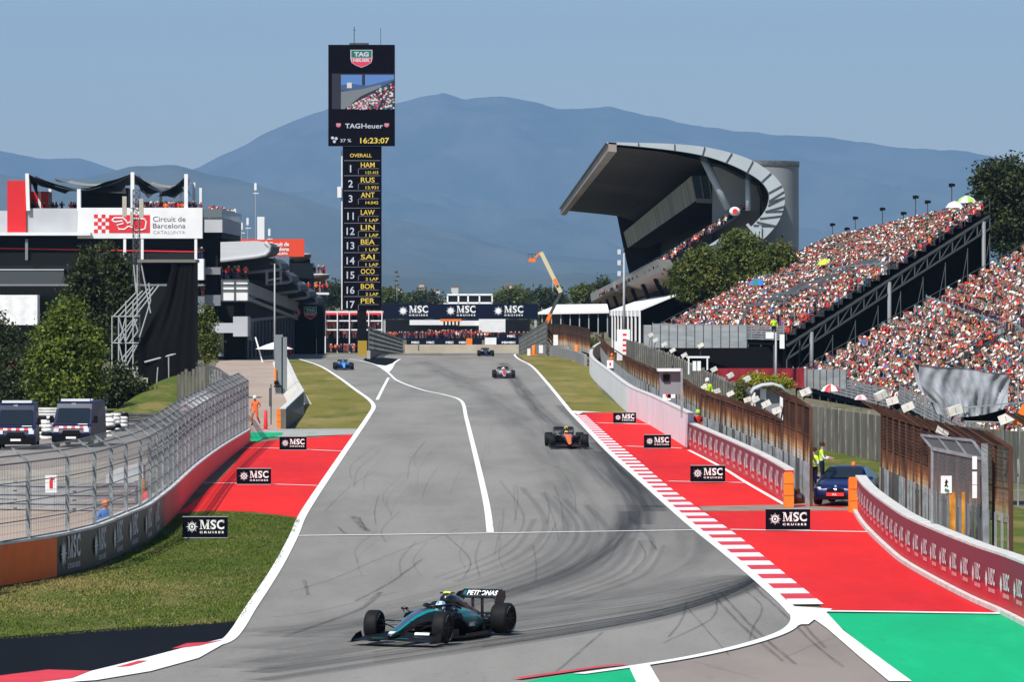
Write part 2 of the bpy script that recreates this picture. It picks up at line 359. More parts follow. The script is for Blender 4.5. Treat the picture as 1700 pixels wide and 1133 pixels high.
# painted lines: each a strip over the surface below
def line(name, L, w0, w1, lift, mt=ROADW, k=5):
    mb = MB(); mb.m(mt); Q = L if isinstance(L[0], Vector) else smooth(L, k)
    # cut where the ground profile bends
    out = [Q[0]]
    for a, b in zip(Q, Q[1:]):
        for y in PB[1:-1]:
            if min(a.y,b.y) < y < max(a.y,b.y) and abs(a.y-b.y) > 3: out.append(a.lerp(b, (y-a.y)/(b.y-a.y)))
        out.append(b)
    line_mb(mb, out, w0, w1, lift); o = mb.build(name); o['kind'] = 'structure'; return o
iL = LE.index((372,1068)); Lq = smooth(LE[:iL+3], 5)
line('edge_line', Lq, -.16, .14, .030)
line('edge_line', [(1.0,800,0)] + RE[:14], -.14, .14, .030)
line('edge_line', RE[12:20], -.16, .12, .034)
line('pit_exit_line', [(580,596.5),(600,600),(625,607),(645,620),(660,633),(700,648),(740,657),(766,667),(774,695),(784,735),(796,785),(808,840),(814,886)], -.12, .12, .032)
line('island_line', [(664,597),(655,603),(648,612)], -.15, .15, .032)
line('dashed_line', [(645,628),(636,645),(626,665)], -.12, .12, .032)
line('cross_line', [(495,891.5),(700,889),(900,886),(1152,882)], -.16, .16, .034)
line('verge_line', [(432,714),(500,713.5),(590,713)], -.3, .3, .03, mt=mat('pale_line', (.5,.5,.47)))
for L in ([(352,740.5+5),(440,745),(570,750.5)], [(300,803),(400,804),(532,808)]):
    line('runoff_line', L, -.16, .16, .030, k=3)
for L in ([(992,703),(1080,706)], [(1040,742),(1142,746)], [(1110,800.5),(1240,803)], [(1212,881),(1446,885)]):
    line('runoff_line', L, -.2, .2, .030, k=2)
line('green_edge_line', [(1372,1017.5),(1500,1019),(1667,1021.5)], -.25, .25, .036, k=2)
line('runoff_edge', [(1146,749),(1200,777),(1240,802),(1306,840)], -.02, .16, .034, k=3)
mb = MB(); mb.m(ROADW)
for poly in ([(1318,1010),(1382,1014),(1372,1020),(1400,1050),(1442,1082),(1514,1135),(1476,1135),(1428,1095),(1372,1046),(1352,1032),(1342,1040),(1330,1040),(1316,1046),(1322,1026)],
             [(1044,1110),(1078,1107),(1095,1136),(1110,1170),(1062,1170),(1056,1136)],
             [(945,683),(1000,686),(968,686),(960,690)]):
    pp = [G(*p) for p in poly]; a = sum((pp[i].x*pp[(i+1)%len(pp)].y - pp[(i+1)%len(pp)].x*pp[i].y) for i in range(len(pp)))
    if a < 0: pp = pp[::-1]
    mb.poly([(p.x,p.y,.040) for p in pp])
tag(mb.build('painted_apron'), kind='structure')
# kerb on the right of the straight: red base with white bars, a real low kerb
Ko = [(948,685),(970,708),(1010,750),(1060,795),(1110,840),(1150,875),(1200,915),(1250,957),(1302,1001),(1318,1013)]
def at_y(L, y):
    for a, b in zip(L, L[1:]):
        if min(a.y,b.y) <= y <= max(a.y,b.y): return a.x + (b.x-a.x)*(y-a.y)/(b.y-a.y)
    return L[-1].x
Kos, Kis = smooth(Ko, 4), smooth(KI, 4)
mb = MB(); y = G(1318,1006).y; n = 0
while y < 330:
    for mt, a, b in ((KWHITE, y, y+2.35), (KRED, y+2.35, y+4.7)):
        x0, x1 = at_y(Kos,a)+.12, at_y(Kis,a); x2, x3 = at_y(Kos,b)+.12, at_y(Kis,b)
        xm0, xm1 = x0*.45+x1*.55, x2*.45+x3*.55
        mb.m(mt); mb.add([(x0,a,.028),(xm0,a,.032),(x1,a,.034),(x2,b,.028),(xm1,b,.032),(x3,b,.034),(x1+.03,a,.0),(x3+.03,b,.0)],
            [(0,1,4,3),(1,2,5,4),(2,6,7,5)])
    y += 4.7
tag(mb.build('striped_kerb'), kind='structure')
# kerb at the bottom left inside of the corner
mb = MB()
def gp(L, z): return [(G(*p).x, G(*p).y, z) for p in L]
mb.m(ROADW); mb.poly(gp([(60,1140),(160,1133),(250,1118),(330,1096),(372,1072),(385,1060),(360,1066),(300,1080),(240,1096),(150,1118),(60,1133)][::-1], .036))
mb.m(KRED)
for L in ([(285,1081),(310,1072),(345,1070),(372,1066),(330,1076)], [(192,1112),(230,1101),(245,1101),(215,1110)], [(-60,1150),(0,1126),(80,1116),(150,1118),(120,1130),(40,1140)]):
    pp = gp(L, .044); mb.poly(pp); 
tag(mb.build('corner_kerb'), kind='structure')
for o in (bpy.data.objects['corner_kerb'],):
    for p in o.data.polygons:
        if p.normal.z < 0: p.flip()
mb = MB(); mb.m(KRED); Q = smooth([(860,1131),(930,1121),(1000,1111),(1040,1107)], 4); line_mb(mb, Q, -.12, .10, .05); tag(mb.build('kerb_strip'), kind='structure')
# rubber laid on the racing line and single skid marks: strips whose cover fades to the sides and breaks up along the way
def rubber(name, dens, col=(.022,.023,.025), brk=.5, st=(6,.25)):
    m = bpy.data.materials.new(name); m.use_nodes = True; nt = m.node_tree; L = nt.links.new; b = nt.nodes['Principled BSDF']
    b.inputs['Base Color'].default_value = (*col,1); b.inputs['Roughness'].default_value = .7
    uv = nt.nodes.new('ShaderNodeTexCoord'); sp = nt.nodes.new('ShaderNodeSeparateXYZ'); L(uv.outputs['UV'], sp.inputs[0])
    def mth(op, a, bb=None):
        n = nt.nodes.new('ShaderNodeMath'); n.operation = op
        for i, q in enumerate((a, bb)):
            if q is None: continue
            if isinstance(q, (int, float)): n.inputs[i].default_value = q
            else: L(q, n.inputs[i])
        return n.outputs[0]
    c = mth('MULTIPLY', mth('ABSOLUTE', mth('SUBTRACT', sp.outputs[0], .5)), 2.0)
    f = mth('SUBTRACT', 1.0, mth('MULTIPLY', c, c)); f = mth('MAXIMUM', f, 0.0)
    mp = nt.nodes.new('ShaderNodeMapping'); mp.inputs['Scale'].default_value = (st[0], st[1], 1); L(uv.outputs['UV'], mp.inputs[0])
    nz = nt.nodes.new('ShaderNodeTexNoise'); nz.inputs['Scale'].default_value = 1; nz.inputs['Detail'].default_value = 5; L(mp.outputs[0], nz.inputs['Vector'])
    mr = nt.nodes.new('ShaderNodeMapRange'); mr.inputs[1].default_value = .5-brk*.3; mr.inputs[2].default_value = .5+brk*.3; L(nz.outputs[0], mr.inputs[0])
    al = mth('MULTIPLY', mth('MULTIPLY', f, mr.outputs[0]), dens)
    L(al, b.inputs['Alpha']); return m
RUB1, RUB2, RUB3 = rubber('rubber_band', .54, brk=1.1, st=(5,.03)), rubber('skid_mark', .48, brk=.8, st=(2,.35)), rubber('faint_rubber', .27, brk=1.0, st=(5,.03))
marks = MB(); marks.uv = {}
def mark(L, w, mt, lift, k=5):
    Q = smooth(L, k); A = offs(Q, -w/2); B = offs(Q, w/2); n0 = len(marks.v); n = len(Q); d = 0; off = rnd.uniform(0, 50)
    vs = [(p.x,p.y,zg(p.y)+lift) for p in A]+[(p.x,p.y,zg(p.y)+lift) for p in B]
    for i in range(n):
        if i: d += (Q[i]-Q[i-1]).length
        marks.uv[n0+i] = (0, off+d); marks.uv[n0+n+i] = (1, off+d)
    marks.m(mt); marks.add(vs, [(i, n+i, n+i+1, i+1) for i in range(n-1)])
B1 = [(835,603),(860,640),(892,680),(930,715),(975,760),(1025,812),(1050,850),(1046,885),(1005,930),(930,965),(820,1002),(640,1046),(400,1105),(200,1150)]
mark(B1[:8], 1.5, RUB1, .012); mark([(p[0]+38,p[1]-6) for p in B1[2:7]], 1.1, RUB1, .0125)
mark([(700,600),(780,640),(850,690),(905,750),(960,830),(975,880),(930,930),(820,975),(680,1015),(500,1060)], 3.0, RUB3, .0135)
mark([(980,735),(1020,775),(1065,822),(1085,850)], 1.6, RUB1, .0145)
mark([(1000,750),(1040,800),(1062,840),(1066,872)], 1.1, RUB1, .0150)
mark([(1110,840),(1150,880),(1150,925),(1080,965),(960,1000),(800,1035),(620,1068),(400,1112)], 2.6, RUB3, .0155)
mark([(1062,840),(1050,885),(1000,935),(890,980),(760,1018),(600,1055)], 2.6, RUB3, .0160); mark([(1048,850),(1030,895),(960,945),(850,985),(720,1020)], 1.1, RUB1, .0162)
LB = [(1266,958),(1210,990),(1100,1025),(960,1052),(800,1077),(620,1104),(430,1132)]
def arc(off, a=0, b=7): return [(x, y - off*(i/6)**.55*(1 if i else 0)) for i, (x, y) in enumerate(LB)][a:b]
mark(arc(0), .9, RUB1, .0165); mark(arc(13), 1.2, RUB1, .0167); mark(arc(30), 1.8, RUB3, .0169); mark(arc(52), 2.6, RUB3, .0171); mark(arc(80), 2.4, RUB3, .0173)
z = .0175
for k in range(46):
    z += .0001; o_ = 75*rnd.random()**1.7; a_ = rnd.choice((0,0,1,2)); mark(arc(o_, a_, rnd.choice((5,6,7))), rnd.uniform(.05,.13), RUB2 if o_ < 25 else RUB3, z)
for L, w in (([(632,985),(600,1012),(540,1035),(470,1060)],.22), ([(700,930),(650,968),(590,1000)],.14), ([(760,880),(640,925),(560,960),(480,985)],.07), ([(420,1030),(520,1018),(660,985)],.07),
             ([(450,975),(540,968),(620,955)],.05), ([(505,965),(512,990)],.14), ([(500,1055),(620,1040),(760,1020)],.10), ([(390,1060),(560,1045),(700,1020)],.12),
             ([(585,858),(598,872),(610,884)],.35), ([(560,876),(574,888)],.14), ([(596,860),(608,882)],.12), ([(628,825),(622,850),(624,872)],.06), ([(540,850),(580,810),(620,785)],.05),
             ([(1140,1000),(1132,1030),(1110,1060)],.09), ([(1190,1000),(1180,1030),(1100,1070)],.09), ([(1240,985),(1265,1010),(1250,1045),(1244,1065)],.08), ([(1180,985),(1230,1040),(1300,1100)],.13),
             ([(1195,985),(1246,1040),(1320,1105)],.13), ([(1250,975),(1300,1020),(1350,1070),(1400,1110)],.12), ([(1268,980),(1318,1024),(1370,1078)],.12), ([(1140,1010),(1210,1090)],.06),
             ([(1300,1095),(1400,1060),(1460,1110)],.06), ([(1150,1100),(1260,1130)],.05), ([(1000,1052),(950,1095),(920,1120)],.10), ([(1060,900),(1072,925),(1050,950)],.07),
             ([(855,790),(930,775),(1000,760)],.05), ([(890,765),(960,790)],.05), ([(1080,900),(1090,915)],.12), ([(740,890),(780,930),(770,960)],.07)):
    z += .0001; mark(L, w, RUB2, z)
for k in range(34):                       # thin marks fanning through the braking zone
    z += .0001; x = rnd.uniform(560, 1040); y = rnd.uniform(730, 940)
    c = (850 + (x-850)*.86)
    mark([(c, y-30), (x, y), (x + rnd.uniform(-8,14), y+rnd.uniform(20,34))], rnd.uniform(.04,.10), RUB3, z)
for k in range(14):                       # curved drag marks following the entry to the corner
    z += .0001; q = k/14; x = 860 + 250*q
    mark([(x-30, 800+70*q), (x+10, 860+50*q), (x-30+8*q, 915+45*q), (x-140, 962+40*q), (x-300, 1000+36*q)][rnd.randint(0,1):rnd.choice((4,5))], rnd.uniform(.10,.5), RUB3, z)
o = marks.build('tyre_marks'); o['kind'] = 'structure'
# distant hills: one height field, ridges at three distances
def ridge(pts, xs, d):
    p = np.array(pts, float); wx = (p[:,0]-850)*d/F; wz = CH + (HY-p[:,1])*d/F
    return np.interp(xs, wx, wz)
RF = [(-3000,420),(-1500,330),(-700,300),(-300,262),(0,247),(60,262),(130,262),(200,285),(260,300),(330,278),(390,247),(440,217),(490,198),(545,184),(600,172),(655,172),(700,158),(735,154),(770,166),(830,163),(880,170),(925,181),(970,178),(1010,176),(1060,188),(1110,196),(1160,205),(1220,218),(1300,224),(1380,228),(1450,236),(1520,244),(1600,252),(1700,268),(1900,300),(2400,330),(3200,400),(4500,440)]
RM = [(-3000,470),(-1200,380),(-500,320),(0,292),(80,300),(150,296),(220,276),(290,275),(350,290),(420,302),(480,320),(560,345),(640,365),(760,385),(900,420),(1050,440),(1300,440),(1700,430),(2500,400),(4500,470)]
RN = [(-3000,480),(-600,460),(0,440),(200,445),(420,452),(600,440),(700,452),(820,462),(1000,458),(1300,450),(1700,455),(4500,480)]
nx, ny = 620, 150
X = np.linspace(-10400, 10400, nx); Y = np.concatenate([np.linspace(11200, 24800, 150), np.linspace(24960, 41000, 170)])
def fbm(x, y, sc, seed, o=5):
    r = np.random.RandomState(seed); out = np.zeros_like(x); a = 1.0
    for k in range(o):
        g = r.rand(64, 64); u = x/sc*2**k; v = y/sc*2**k; iu = np.floor(u).astype(int); iv = np.floor(v).astype(int); fu = u-iu; fv = v-iv
        fu = fu*fu*(3-2*fu); fv = fv*fv*(3-2*fv)
        q = lambda i, j: g[(iu+i) % 64, (iv+j) % 64]
        out += a*((q(0,0)*(1-fu)+q(1,0)*fu)*(1-fv) + (q(0,1)*(1-fu)+q(1,1)*fu)*fv - .5); a *= .5
    return out
XX, YY = np.meshgrid(X, Y)
Z = np.full_like(XX, -30.0)
for pts, d, wf, wb, gul in ((RF, 36000, 12000, 11000, 520), (RM, 22700, 6700, 7200, 270), (RN, 16300, 3500, 3500, 80)):
    H = ridge(pts, XX/YY*d, d) - 0; t = np.where(YY < d, (d-YY)/wf, (YY-d)/wb); fall = np.clip(1-t, 0, 1); fall = fall**1.15
    n1 = np.abs(fbm(XX + .35*(YY), YY*.45, 2080, 3+int(d), 7))
    Z = np.maximum(Z, H*fall - gul*n1*np.clip(t*3.5, 0, 1)*1.6 + fbm(XX, YY, 420, 9)*40*fall)
Z = np.maximum(Z, -12)
V = np.stack([XX.ravel(), YY.ravel(), Z.ravel()], 1)
ii = (np.arange(len(Y)-1)[:,None]*nx + np.arange(nx-1)[None,:]).ravel()
Fq = np.stack([ii, ii+1, ii+nx+1, ii+nx], 1)
HILL = layers('hill_scrub', (.075,.085,.055), [((.105,.105,.075), .0007, .47, .60, .7, (1,.4)), ((.05,.065,.035), .0019, .46, .6, .8, (1,.4)), ((.15,.14,.11), .006, .6, .70, .4, (1,.4))], .95)
me = npmesh('hills', V, Fq, np.zeros(len(Fq)), [HILL]); me.polygons.foreach_set('use_smooth', np.ones(len(Fq), bool))
tag(link('hills', me), kind='structure')
# the air: one closed box of thin even haze round everything
mb = MB(); hz = bpy.data.materials.new('haze_air'); hz.use_nodes = True; nt = hz.node_tree
for n_ in list(nt.nodes):
    if n_.type == 'BSDF_PRINCIPLED': nt.nodes.remove(n_)
pv = nt.nodes.new('ShaderNodeVolumePrincipled'); pv.inputs['Color'].default_value = (.33,.60,1.0,1); pv.inputs['Density'].default_value = 3.3e-5
pv.inputs['Anisotropy'].default_value = 0.0
nt.links.new(pv.outputs[0], nt.nodes['Material Output'].inputs['Volume'])
mb.m(hz); mb.box((0, 20450, 1090), (21200, 41200, 2210)); tag(mb.build('haze'), 'thin bluish air between the track and the distant mountains', 'haze', kind='stuff')
# ---------------------------------------------------------------- trackside walls, boards, fences
MSCR = mat('banner_red', (.52,.016,.026), .5, var=.10, scale=.7)
LETT = mat('letter_white', (.70,.66,.66), .6)
CAPW = mat('wall_cap_white', (.60,.59,.56), .6, var=.12, scale=2)
MAROON = mat('banner_maroon', (.19,.022,.040), .5)
GBAN = mat('banner_charcoal', (.055,.050,.046), .45, var=.2, scale=.5)
def wall(name, Q, h, thick, bands, label, cat='wall', side=1, lifts=0.0):
    """solid barrier along ground line Q (vectors); side: which side the thickness lies; bands: (from_t, to_t, material)"""
    n = len(Q); A = Q; B = offs(Q, side*thick); L = [0.0]
    for i in range(1, n): L.append(L[-1] + (Q[i]-Q[i-1]).length)
    root = thing(name, (Q[0].x, Q[0].y, zg(Q[0].y)), label, cat)
    hs = h if callable(h) else (lambda d: h)
    for k, (t0, t1, mt, pname) in enumerate(bands):
        mb = MB(); mb.m(mt); idx = [i for i in range(n) if t0-1e-6 <= L[i]/L[-1] and L[max(i-1,0)]/L[-1] <= t1-1e-6]
        if len(idx) < 2: continue
        rings = [[(A[i].x,A[i].y,zg(A[i].y)+.0), (A[i].x,A[i].y,zg(A[i].y)+hs(A[i].y)), (B[i].x,B[i].y,zg(B[i].y)+hs(B[i].y)), (B[i].x,B[i].y,zg(B[i].y))] for i in idx]
        mb.loft(rings); mb.build(pname, root)
    mb = MB(); mb.m(CAPW)
    A2 = offs(Q, -side*.02); B2 = offs(Q, side*(thick+.02))
    mb.loft([[(A2[i].x,A2[i].y,zg(A2[i].y)+hs(A2[i].y)+.004), (A2[i].x,A2[i].y,zg(A2[i].y)+hs(A2[i].y)+.07), (B2[i].x,B2[i].y,zg(B2[i].y)+hs(B2[i].y)+.07), (B2[i].x,B2[i].y,zg(B2[i].y)+hs(B2[i].y)+.004)] for i in range(n)])
    mb.build('coping', root)
    return root, L
def along(Q, L, s):                       # point and direction at arc length s
    for i in range(1, len(Q)):
        if s <= L[i] or i == len(Q)-1:
            t = (s - L[i-1])/max(1e-6, L[i]-L[i-1]); d = (Q[i]-Q[i-1]).normalized(); return Q[i-1].lerp(Q[i], t), d
def resample(Q, step):
    L = [0.0]
    for i in range(1, len(Q)): L.append(L[-1] + (Q[i]-Q[i-1]).length)
    n = max(2, int(L[-1]/step)); return [along(Q, L, L[-1]*k/n)[0] for k in range(n+1)]
def wall_logos(root, Q, L, s0, s1, step, wd, zc, out, wm, flip=1):
    mb = MB(); s = s0
    while s < s1:
        p, d = along(Q, L, s); d = Vector((d.x,d.y,0)).normalized()*flip; nrm = Vector((0,0,1)).cross(d)*-1
        u = d; v = Vector((0,0,1)); nr = u.cross(v).normalized()
        logo(mb, Vector((p.x,p.y,zg(p.y)+zc)) + nr*out, u, v, wd, wm=wm); s += step
    mb.build('lettering', root)
# left wall with the orange end, dark banner and red length
QL = resample(smooth([(-160,1012),(-60,991),(0,974),(70,963),(134,948),(171,936),(225,910),(249,898),(272,877),(295,853),(330,811),(369,773),(416,734)], 5), 1.5)
hLW = lambda y: float(np.interp(y,[120,170,190,210,240,275],[1.12,1.10,1.04,.94,.80,.62]))
root, LL = wall('barrier_wall', QL, hLW, .35, [(0,.10,mat('wall_orange',(.95,.15,.012),.55,var=.06,scale=1.5),'orange_panel'),(.10,.31,GBAN,'dark_banner'),(.31,1,REDP,'red_panel')],
     'long curving left barrier wall, orange then charcoal then red, under a grey mesh fence', side=-1)
wall_logos(root, QL, LL, LL[-1]*.115, LL[-1]*.30, 4.6, 2.7, .60, .03, LETT)
Lwall_root = root
# white wall beyond and red-banner wall on the right
QW = resample(smooth([(1002,590),(986,600),(979,612),(982,627),(1010,655),(1042,686),(1080,707),(1142,745)], 4), 3.0)
wall('barrier_wall', QW, 1.75, .3, [(0,1,mat('wall_white', (.72,.72,.74), .6, var=.06, scale=.4),'panel')], 'plain white barrier wall right of the straight, below the farthest rusty fence', side=-1)
QM = resample(smooth([(1142,745),(1200,775),(1260,808),(1304,838)], 4), 2.0)
root, L2 = wall('barrier_wall', QM, 1.28, .3, [(0,1,MSCR,'banner')], 'red banner wall with a row of white logos between the white wall and an orange end pad', side=-1)
mb = MB(); mb.m(MAROON); A = offs(QM, -.0); mb.c = 0
for a, b in zip(QM, QM[1:]):
    n_ = Vector(((b-a).y, -(b-a).x, 0)).normalized()*.015
    mb.poly([(a.x+n_.x,a.y+n_.y,.62),(b.x+n_.x,b.y+n_.y,.62),(b.x+n_.x,b.y+n_.y,1.27),(a.x+n_.x,a.y+n_.y,1.27)])
mb.build('upper_stripe', root)
wall_logos(root, QM, L2, 2, L2[-1]-1, 4.1, 2.6, .66, .03, LETT)
QN = resample(smooth([(1421,848),(1432,867),(1447,885),(1475,912),(1505,937),(1560,969),(1620,1000),(1668,1021),(1720,1048),(1800,1095)], 5), 1.5)
root, L3 = wall('barrier_wall', QN, lambda y: 1.22 + max(0, (185-y))*.0035, .35, [(0,1,MSCR,'banner')], 'nearest red banner wall on the right, curving toward the camera below the open gate', side=-1)
mb = MB(); mb.m(MAROON)
for a, b in zip(QN, QN[1:]):
    n_ = Vector(((b-a).y, -(b-a).x, 0)).normalized()*.015
    mb.poly([(a.x+n_.x,a.y+n_.y,.60),(b.x+n_.x,b.y+n_.y,.60),(b.x+n_.x,b.y+n_.y,1.21+max(0,(185-b.y))*.0035),(a.x+n_.x,a.y+n_.y,1.21+max(0,(185-a.y))*.0035)])
mb.build('upper_stripe', root)
wall_logos(root, QN, L3, 2, L3[-1], 2.55, 1.75, .72, .035, LETT)
mb = MB(); mb.m(CAPW)
mb.loft([[(p.x-.0,p.y,zg(p.y)+.02),(p.x,p.y,.14),(q.x,q.y,.14),(q.x,q.y,.02)] for p, q in zip(offs(QN,.16), offs(QN,.02))])
mb.build('foot_kerb', root)
# orange crash pads at the wall ends
def pad(px, py, w, h, label, d=.7):
    g = G(px, py); mb = MB(); mb.smooth = False; mb.m(ORANGE)
    mb.loft([[(g.x+sx*w/2*(1 if k<2 else .8), g.y+sy*d/2, z) for sx, sy in ((-1,-1),(1,-1),(1,1),(-1,1))] for k, z in enumerate((.02,h-.12,h))])
    mb.m(mat('pad_seam', (.45,.09,.01), .6))
    for z in (.35*h,.68*h): mb.box((g.x, g.y-d/2-.004, z), (w*.96,.008,.03))
    tag(mb.build('crash_pad', loc=(g.x,g.y,0)), label, 'crash pad', 'orange crash pads on the wall ends')
pad(1309,843,.36,1.30,'orange crash pad on the near end of the wall with the row of logos')
pad(1416,852,.30,1.28,'orange crash pad on the far end of the nearest red banner wall')
pad(467,712,.5,1.15,'orange crash pad at the end of the pale wall left of the track')
# orange wedge and cones near the gap
def wedge(px, py, s_, label, name='traffic_cone', tall=False):
    g = G(px, py); mb = MB(); mb.smooth = True; mb.m(ORANGE); k = s_
    mb.box((g.x,g.y,.03+zg(g.y)), (.8*k,.8*k,.05)); mb.lathe([(.30*k,.05),(.22*k,.4*k),(.06*k,1.0*k),(.0,1.02*k)], (g.x,g.y,zg(g.y)), n=12)
    mb.m(WHITE); mb.lathe([(.235*k,.38*k),(.175*k,.62*k)], (g.x,g.y,zg(g.y)), n=12, cap=False)
    tag(mb.build(name, loc=(g.x,g.y,zg(g.y))), label, 'traffic cone')
wedge(1326,836,.55,'small orange cone behind the orange pad in the gap of the right wall')
# distance boards with the cruise-line logo
BG = mat('board_black', (.004,.004,.009), .5, spec=.06)
def board(px0, py0, px1, py1, label, d=None, foot=None):
    if d is None: d = G(0, foot or (py1+5)).y
    a = W(px0, py1, d); b = W(px1, py0, d); w = b.x-a.x; h = b.z-a.z; c = Vector(((a.x+b.x)/2, d, (a.z+b.z)/2))
    root = thing('marker_board', (c.x, d, zg(d)), label, 'advertising board', 'black logo boards beside the straight')
    mb = MB(); mb.m(BG); mb.box(c, (w,.06,h)); mb.build('panel', root)
    mb = MB(); logo(mb, c + Vector((0,-.036,h*.02)), Vector((1,0,0)), Vector((0,0,1)), w*.86, bg=BG); mb.build('lettering', root)
    mb = MB(); mb.m(GREYP)
    for z0, z1 in ((c.z-h/2, c.z-h/2+.02*h), (c.z+h/2-.02*h, c.z+h/2)): mb.box((c.x, d-.032, (z0+z1)/2), (w,.01,.025))
    mb.build('edge_trim', root)
    for s_ in (-.42,.42):
        mb = MB(); mb.m(DSTEEL); mb.beam((c.x+s_*w, d+.06, c.z), (c.x+s_*w, d+.06, zg(d)), .05); mb.beam((c.x+s_*w, d+.06, c.z), (c.x+s_*w, d+.5, zg(d)), .04); mb.build('post', root)
board(303,858,378,894,'black logo board on the grass, nearest of the three left of the track', foot=896)
board(393,778,450,805,'black logo board on the left red run-off, second of three', foot=806)
board(464,725,509,748,'small black logo board on the left red run-off, farthest of three', foot=748.5)
board(1271,845,1345,881,'largest black logo board on the right red run-off, nearest to the gap in the wall', foot=883)
board(1146,773,1204,801,'black logo board on the right run-off below the row of white logos', foot=803)
board(1069,722,1114,745,'black logo board on the right run-off, at the foot of the white wall', foot=747)
board(1018,685,1056,703,'smallest black logo board on the right run-off, beside the dry grass', foot=704.5)
# left catch fence: posts with a leaning top, wires and mesh
WIRE = mat('wire_mesh', (.17,.18,.19), .5, .5); POSTM = mat('fence_post_steel', (.30,.31,.32), .5, .5, var=.25, scale=4)
def catch_fence(Q, step, h_, lean, label, z0_=1.18, mesh_dx=.22, mesh_dz=.2, side=-1, wr=.0045, pr=.055, beams=True, back=.15, cable=.016, group=None):
    hf = h_ if callable(h_) else (lambda y: h_); zf = z0_ if callable(z0_) else (lambda y: z0_)
    root = thing('catch_fence', (Q[0].x,Q[0].y,zg(Q[0].y)), label, 'fence', group)
    Q = offs(Q, side*back); L = [0.0]
    for i in range(1,len(Q)): L.append(L[-1]+(Q[i]-Q[i-1]).length)
    n = int(L[-1]/step); pts = [along(Q,L,L[-1]*k/n) for k in range(n+1)]
    def off(d): return Vector((d.y,-d.x,0))*side
    for p, d in pts:
        o = off(d); zz = zg(p.y)+zf(p.y); h = hf(p.y); mb = MB(); mb.m(POSTM)
        mb.beam((p.x,p.y,zz-.6),(p.x,p.y,zz+h), pr*2); q = p + o*lean
        mb.beam((p.x,p.y,zz+h),(q.x,q.y,zz+h+lean*.75), pr*1.3); mb.build('post', root)
    def P3(p, f, k=0.0, d=None):           # height fraction f up the fence, k along the leaning top
        q = p + (off(d)*lean*k if k else Vector((0,0,0))); return (q.x,q.y,zg(p.y)+zf(p.y)+hf(p.y)*f+lean*.75*k)
    mb = MB(); mb.m(WIRE)
    for f in (0.02,.25,.5,.75,1.0):
        for (p,d),(q,e) in zip(pts,pts[1:]): mb.tube([P3(p,f),P3(q,f)], cable*1.6 if f in (.02,1.0) else cable, 5, cap=False)
    for f in (.5,1.0):
        for (p,d),(q,e) in zip(pts,pts[1:]): mb.tube([P3(p,1,f,d),P3(q,1,f,e)], cable*1.5, 5, cap=False)
    mb.build('cable', root)
    mb = MB(); mb.m(WIRE); m = int(L[-1]/mesh_dx)
    for k in range(m+1):
        p, d = along(Q,L,L[-1]*k/m); mb.tube([P3(p,0),P3(p,1),P3(p,1,1,d)], wr, 3, cap=False)
    R2 = resample(Q, 2.0); nj = 10
    for j in range(1, nj):
        for a, b in zip(R2, R2[1:]): mb.beam(P3(a,j/nj), P3(b,j/nj), wr*1.5)
    mb.build('mesh', root)
    return root, pts
Qf = resample(smooth([(-160,1012),(-60,991),(0,974),(70,963),(134,948),(171,936),(225,910),(249,898),(272,877),(295,853),(330,811),(369,773),(416,734)], 5), 1.0)
fr, fpts = catch_fence(Qf, 4.2, lambda y: 3.24-hLW(y), .5, 'tall grey wire-mesh catch fence on top of the curving left wall', z0_=lambda y: hLW(y)+.05)
fr2, _ = catch_fence([G(414,731), G(396,700), G(372,676), G(352,668), G(330,664)], 4, 2.3, .3, 'short grey mesh fence closing off the path behind the left catch fence', z0_=.2, mesh_dx=.3)
# signs on the left fence
def plate(px, py, w, h, d, label, mt=WFAB, marks=None, name='sign', cat='sign', group=None, rz=0.0):
    c = W(px,py,d); mb = MB(); mb.m(mt); mb.box(c,(w,.03,h), rz=rz)
    if marks: marks(mb, c, w, h)
    return tag(mb.build(name, loc=c), label, cat, group)
def fire(mb, c, w, h):
    mb.m(REDP); mb.box(c+Vector((0,-.02,.0)), (w*.28,.01,h*.5)); mb.box(c+Vector((0,-.02,h*.3)), (w*.14,.01,h*.16)); mb.box(c+Vector((w*.15,-.02,h*.27)), (w*.25,.01,h*.08))
plate(85,804,.34,.52,150,'white sign with a red extinguisher mark on the left catch fence', marks=fire)
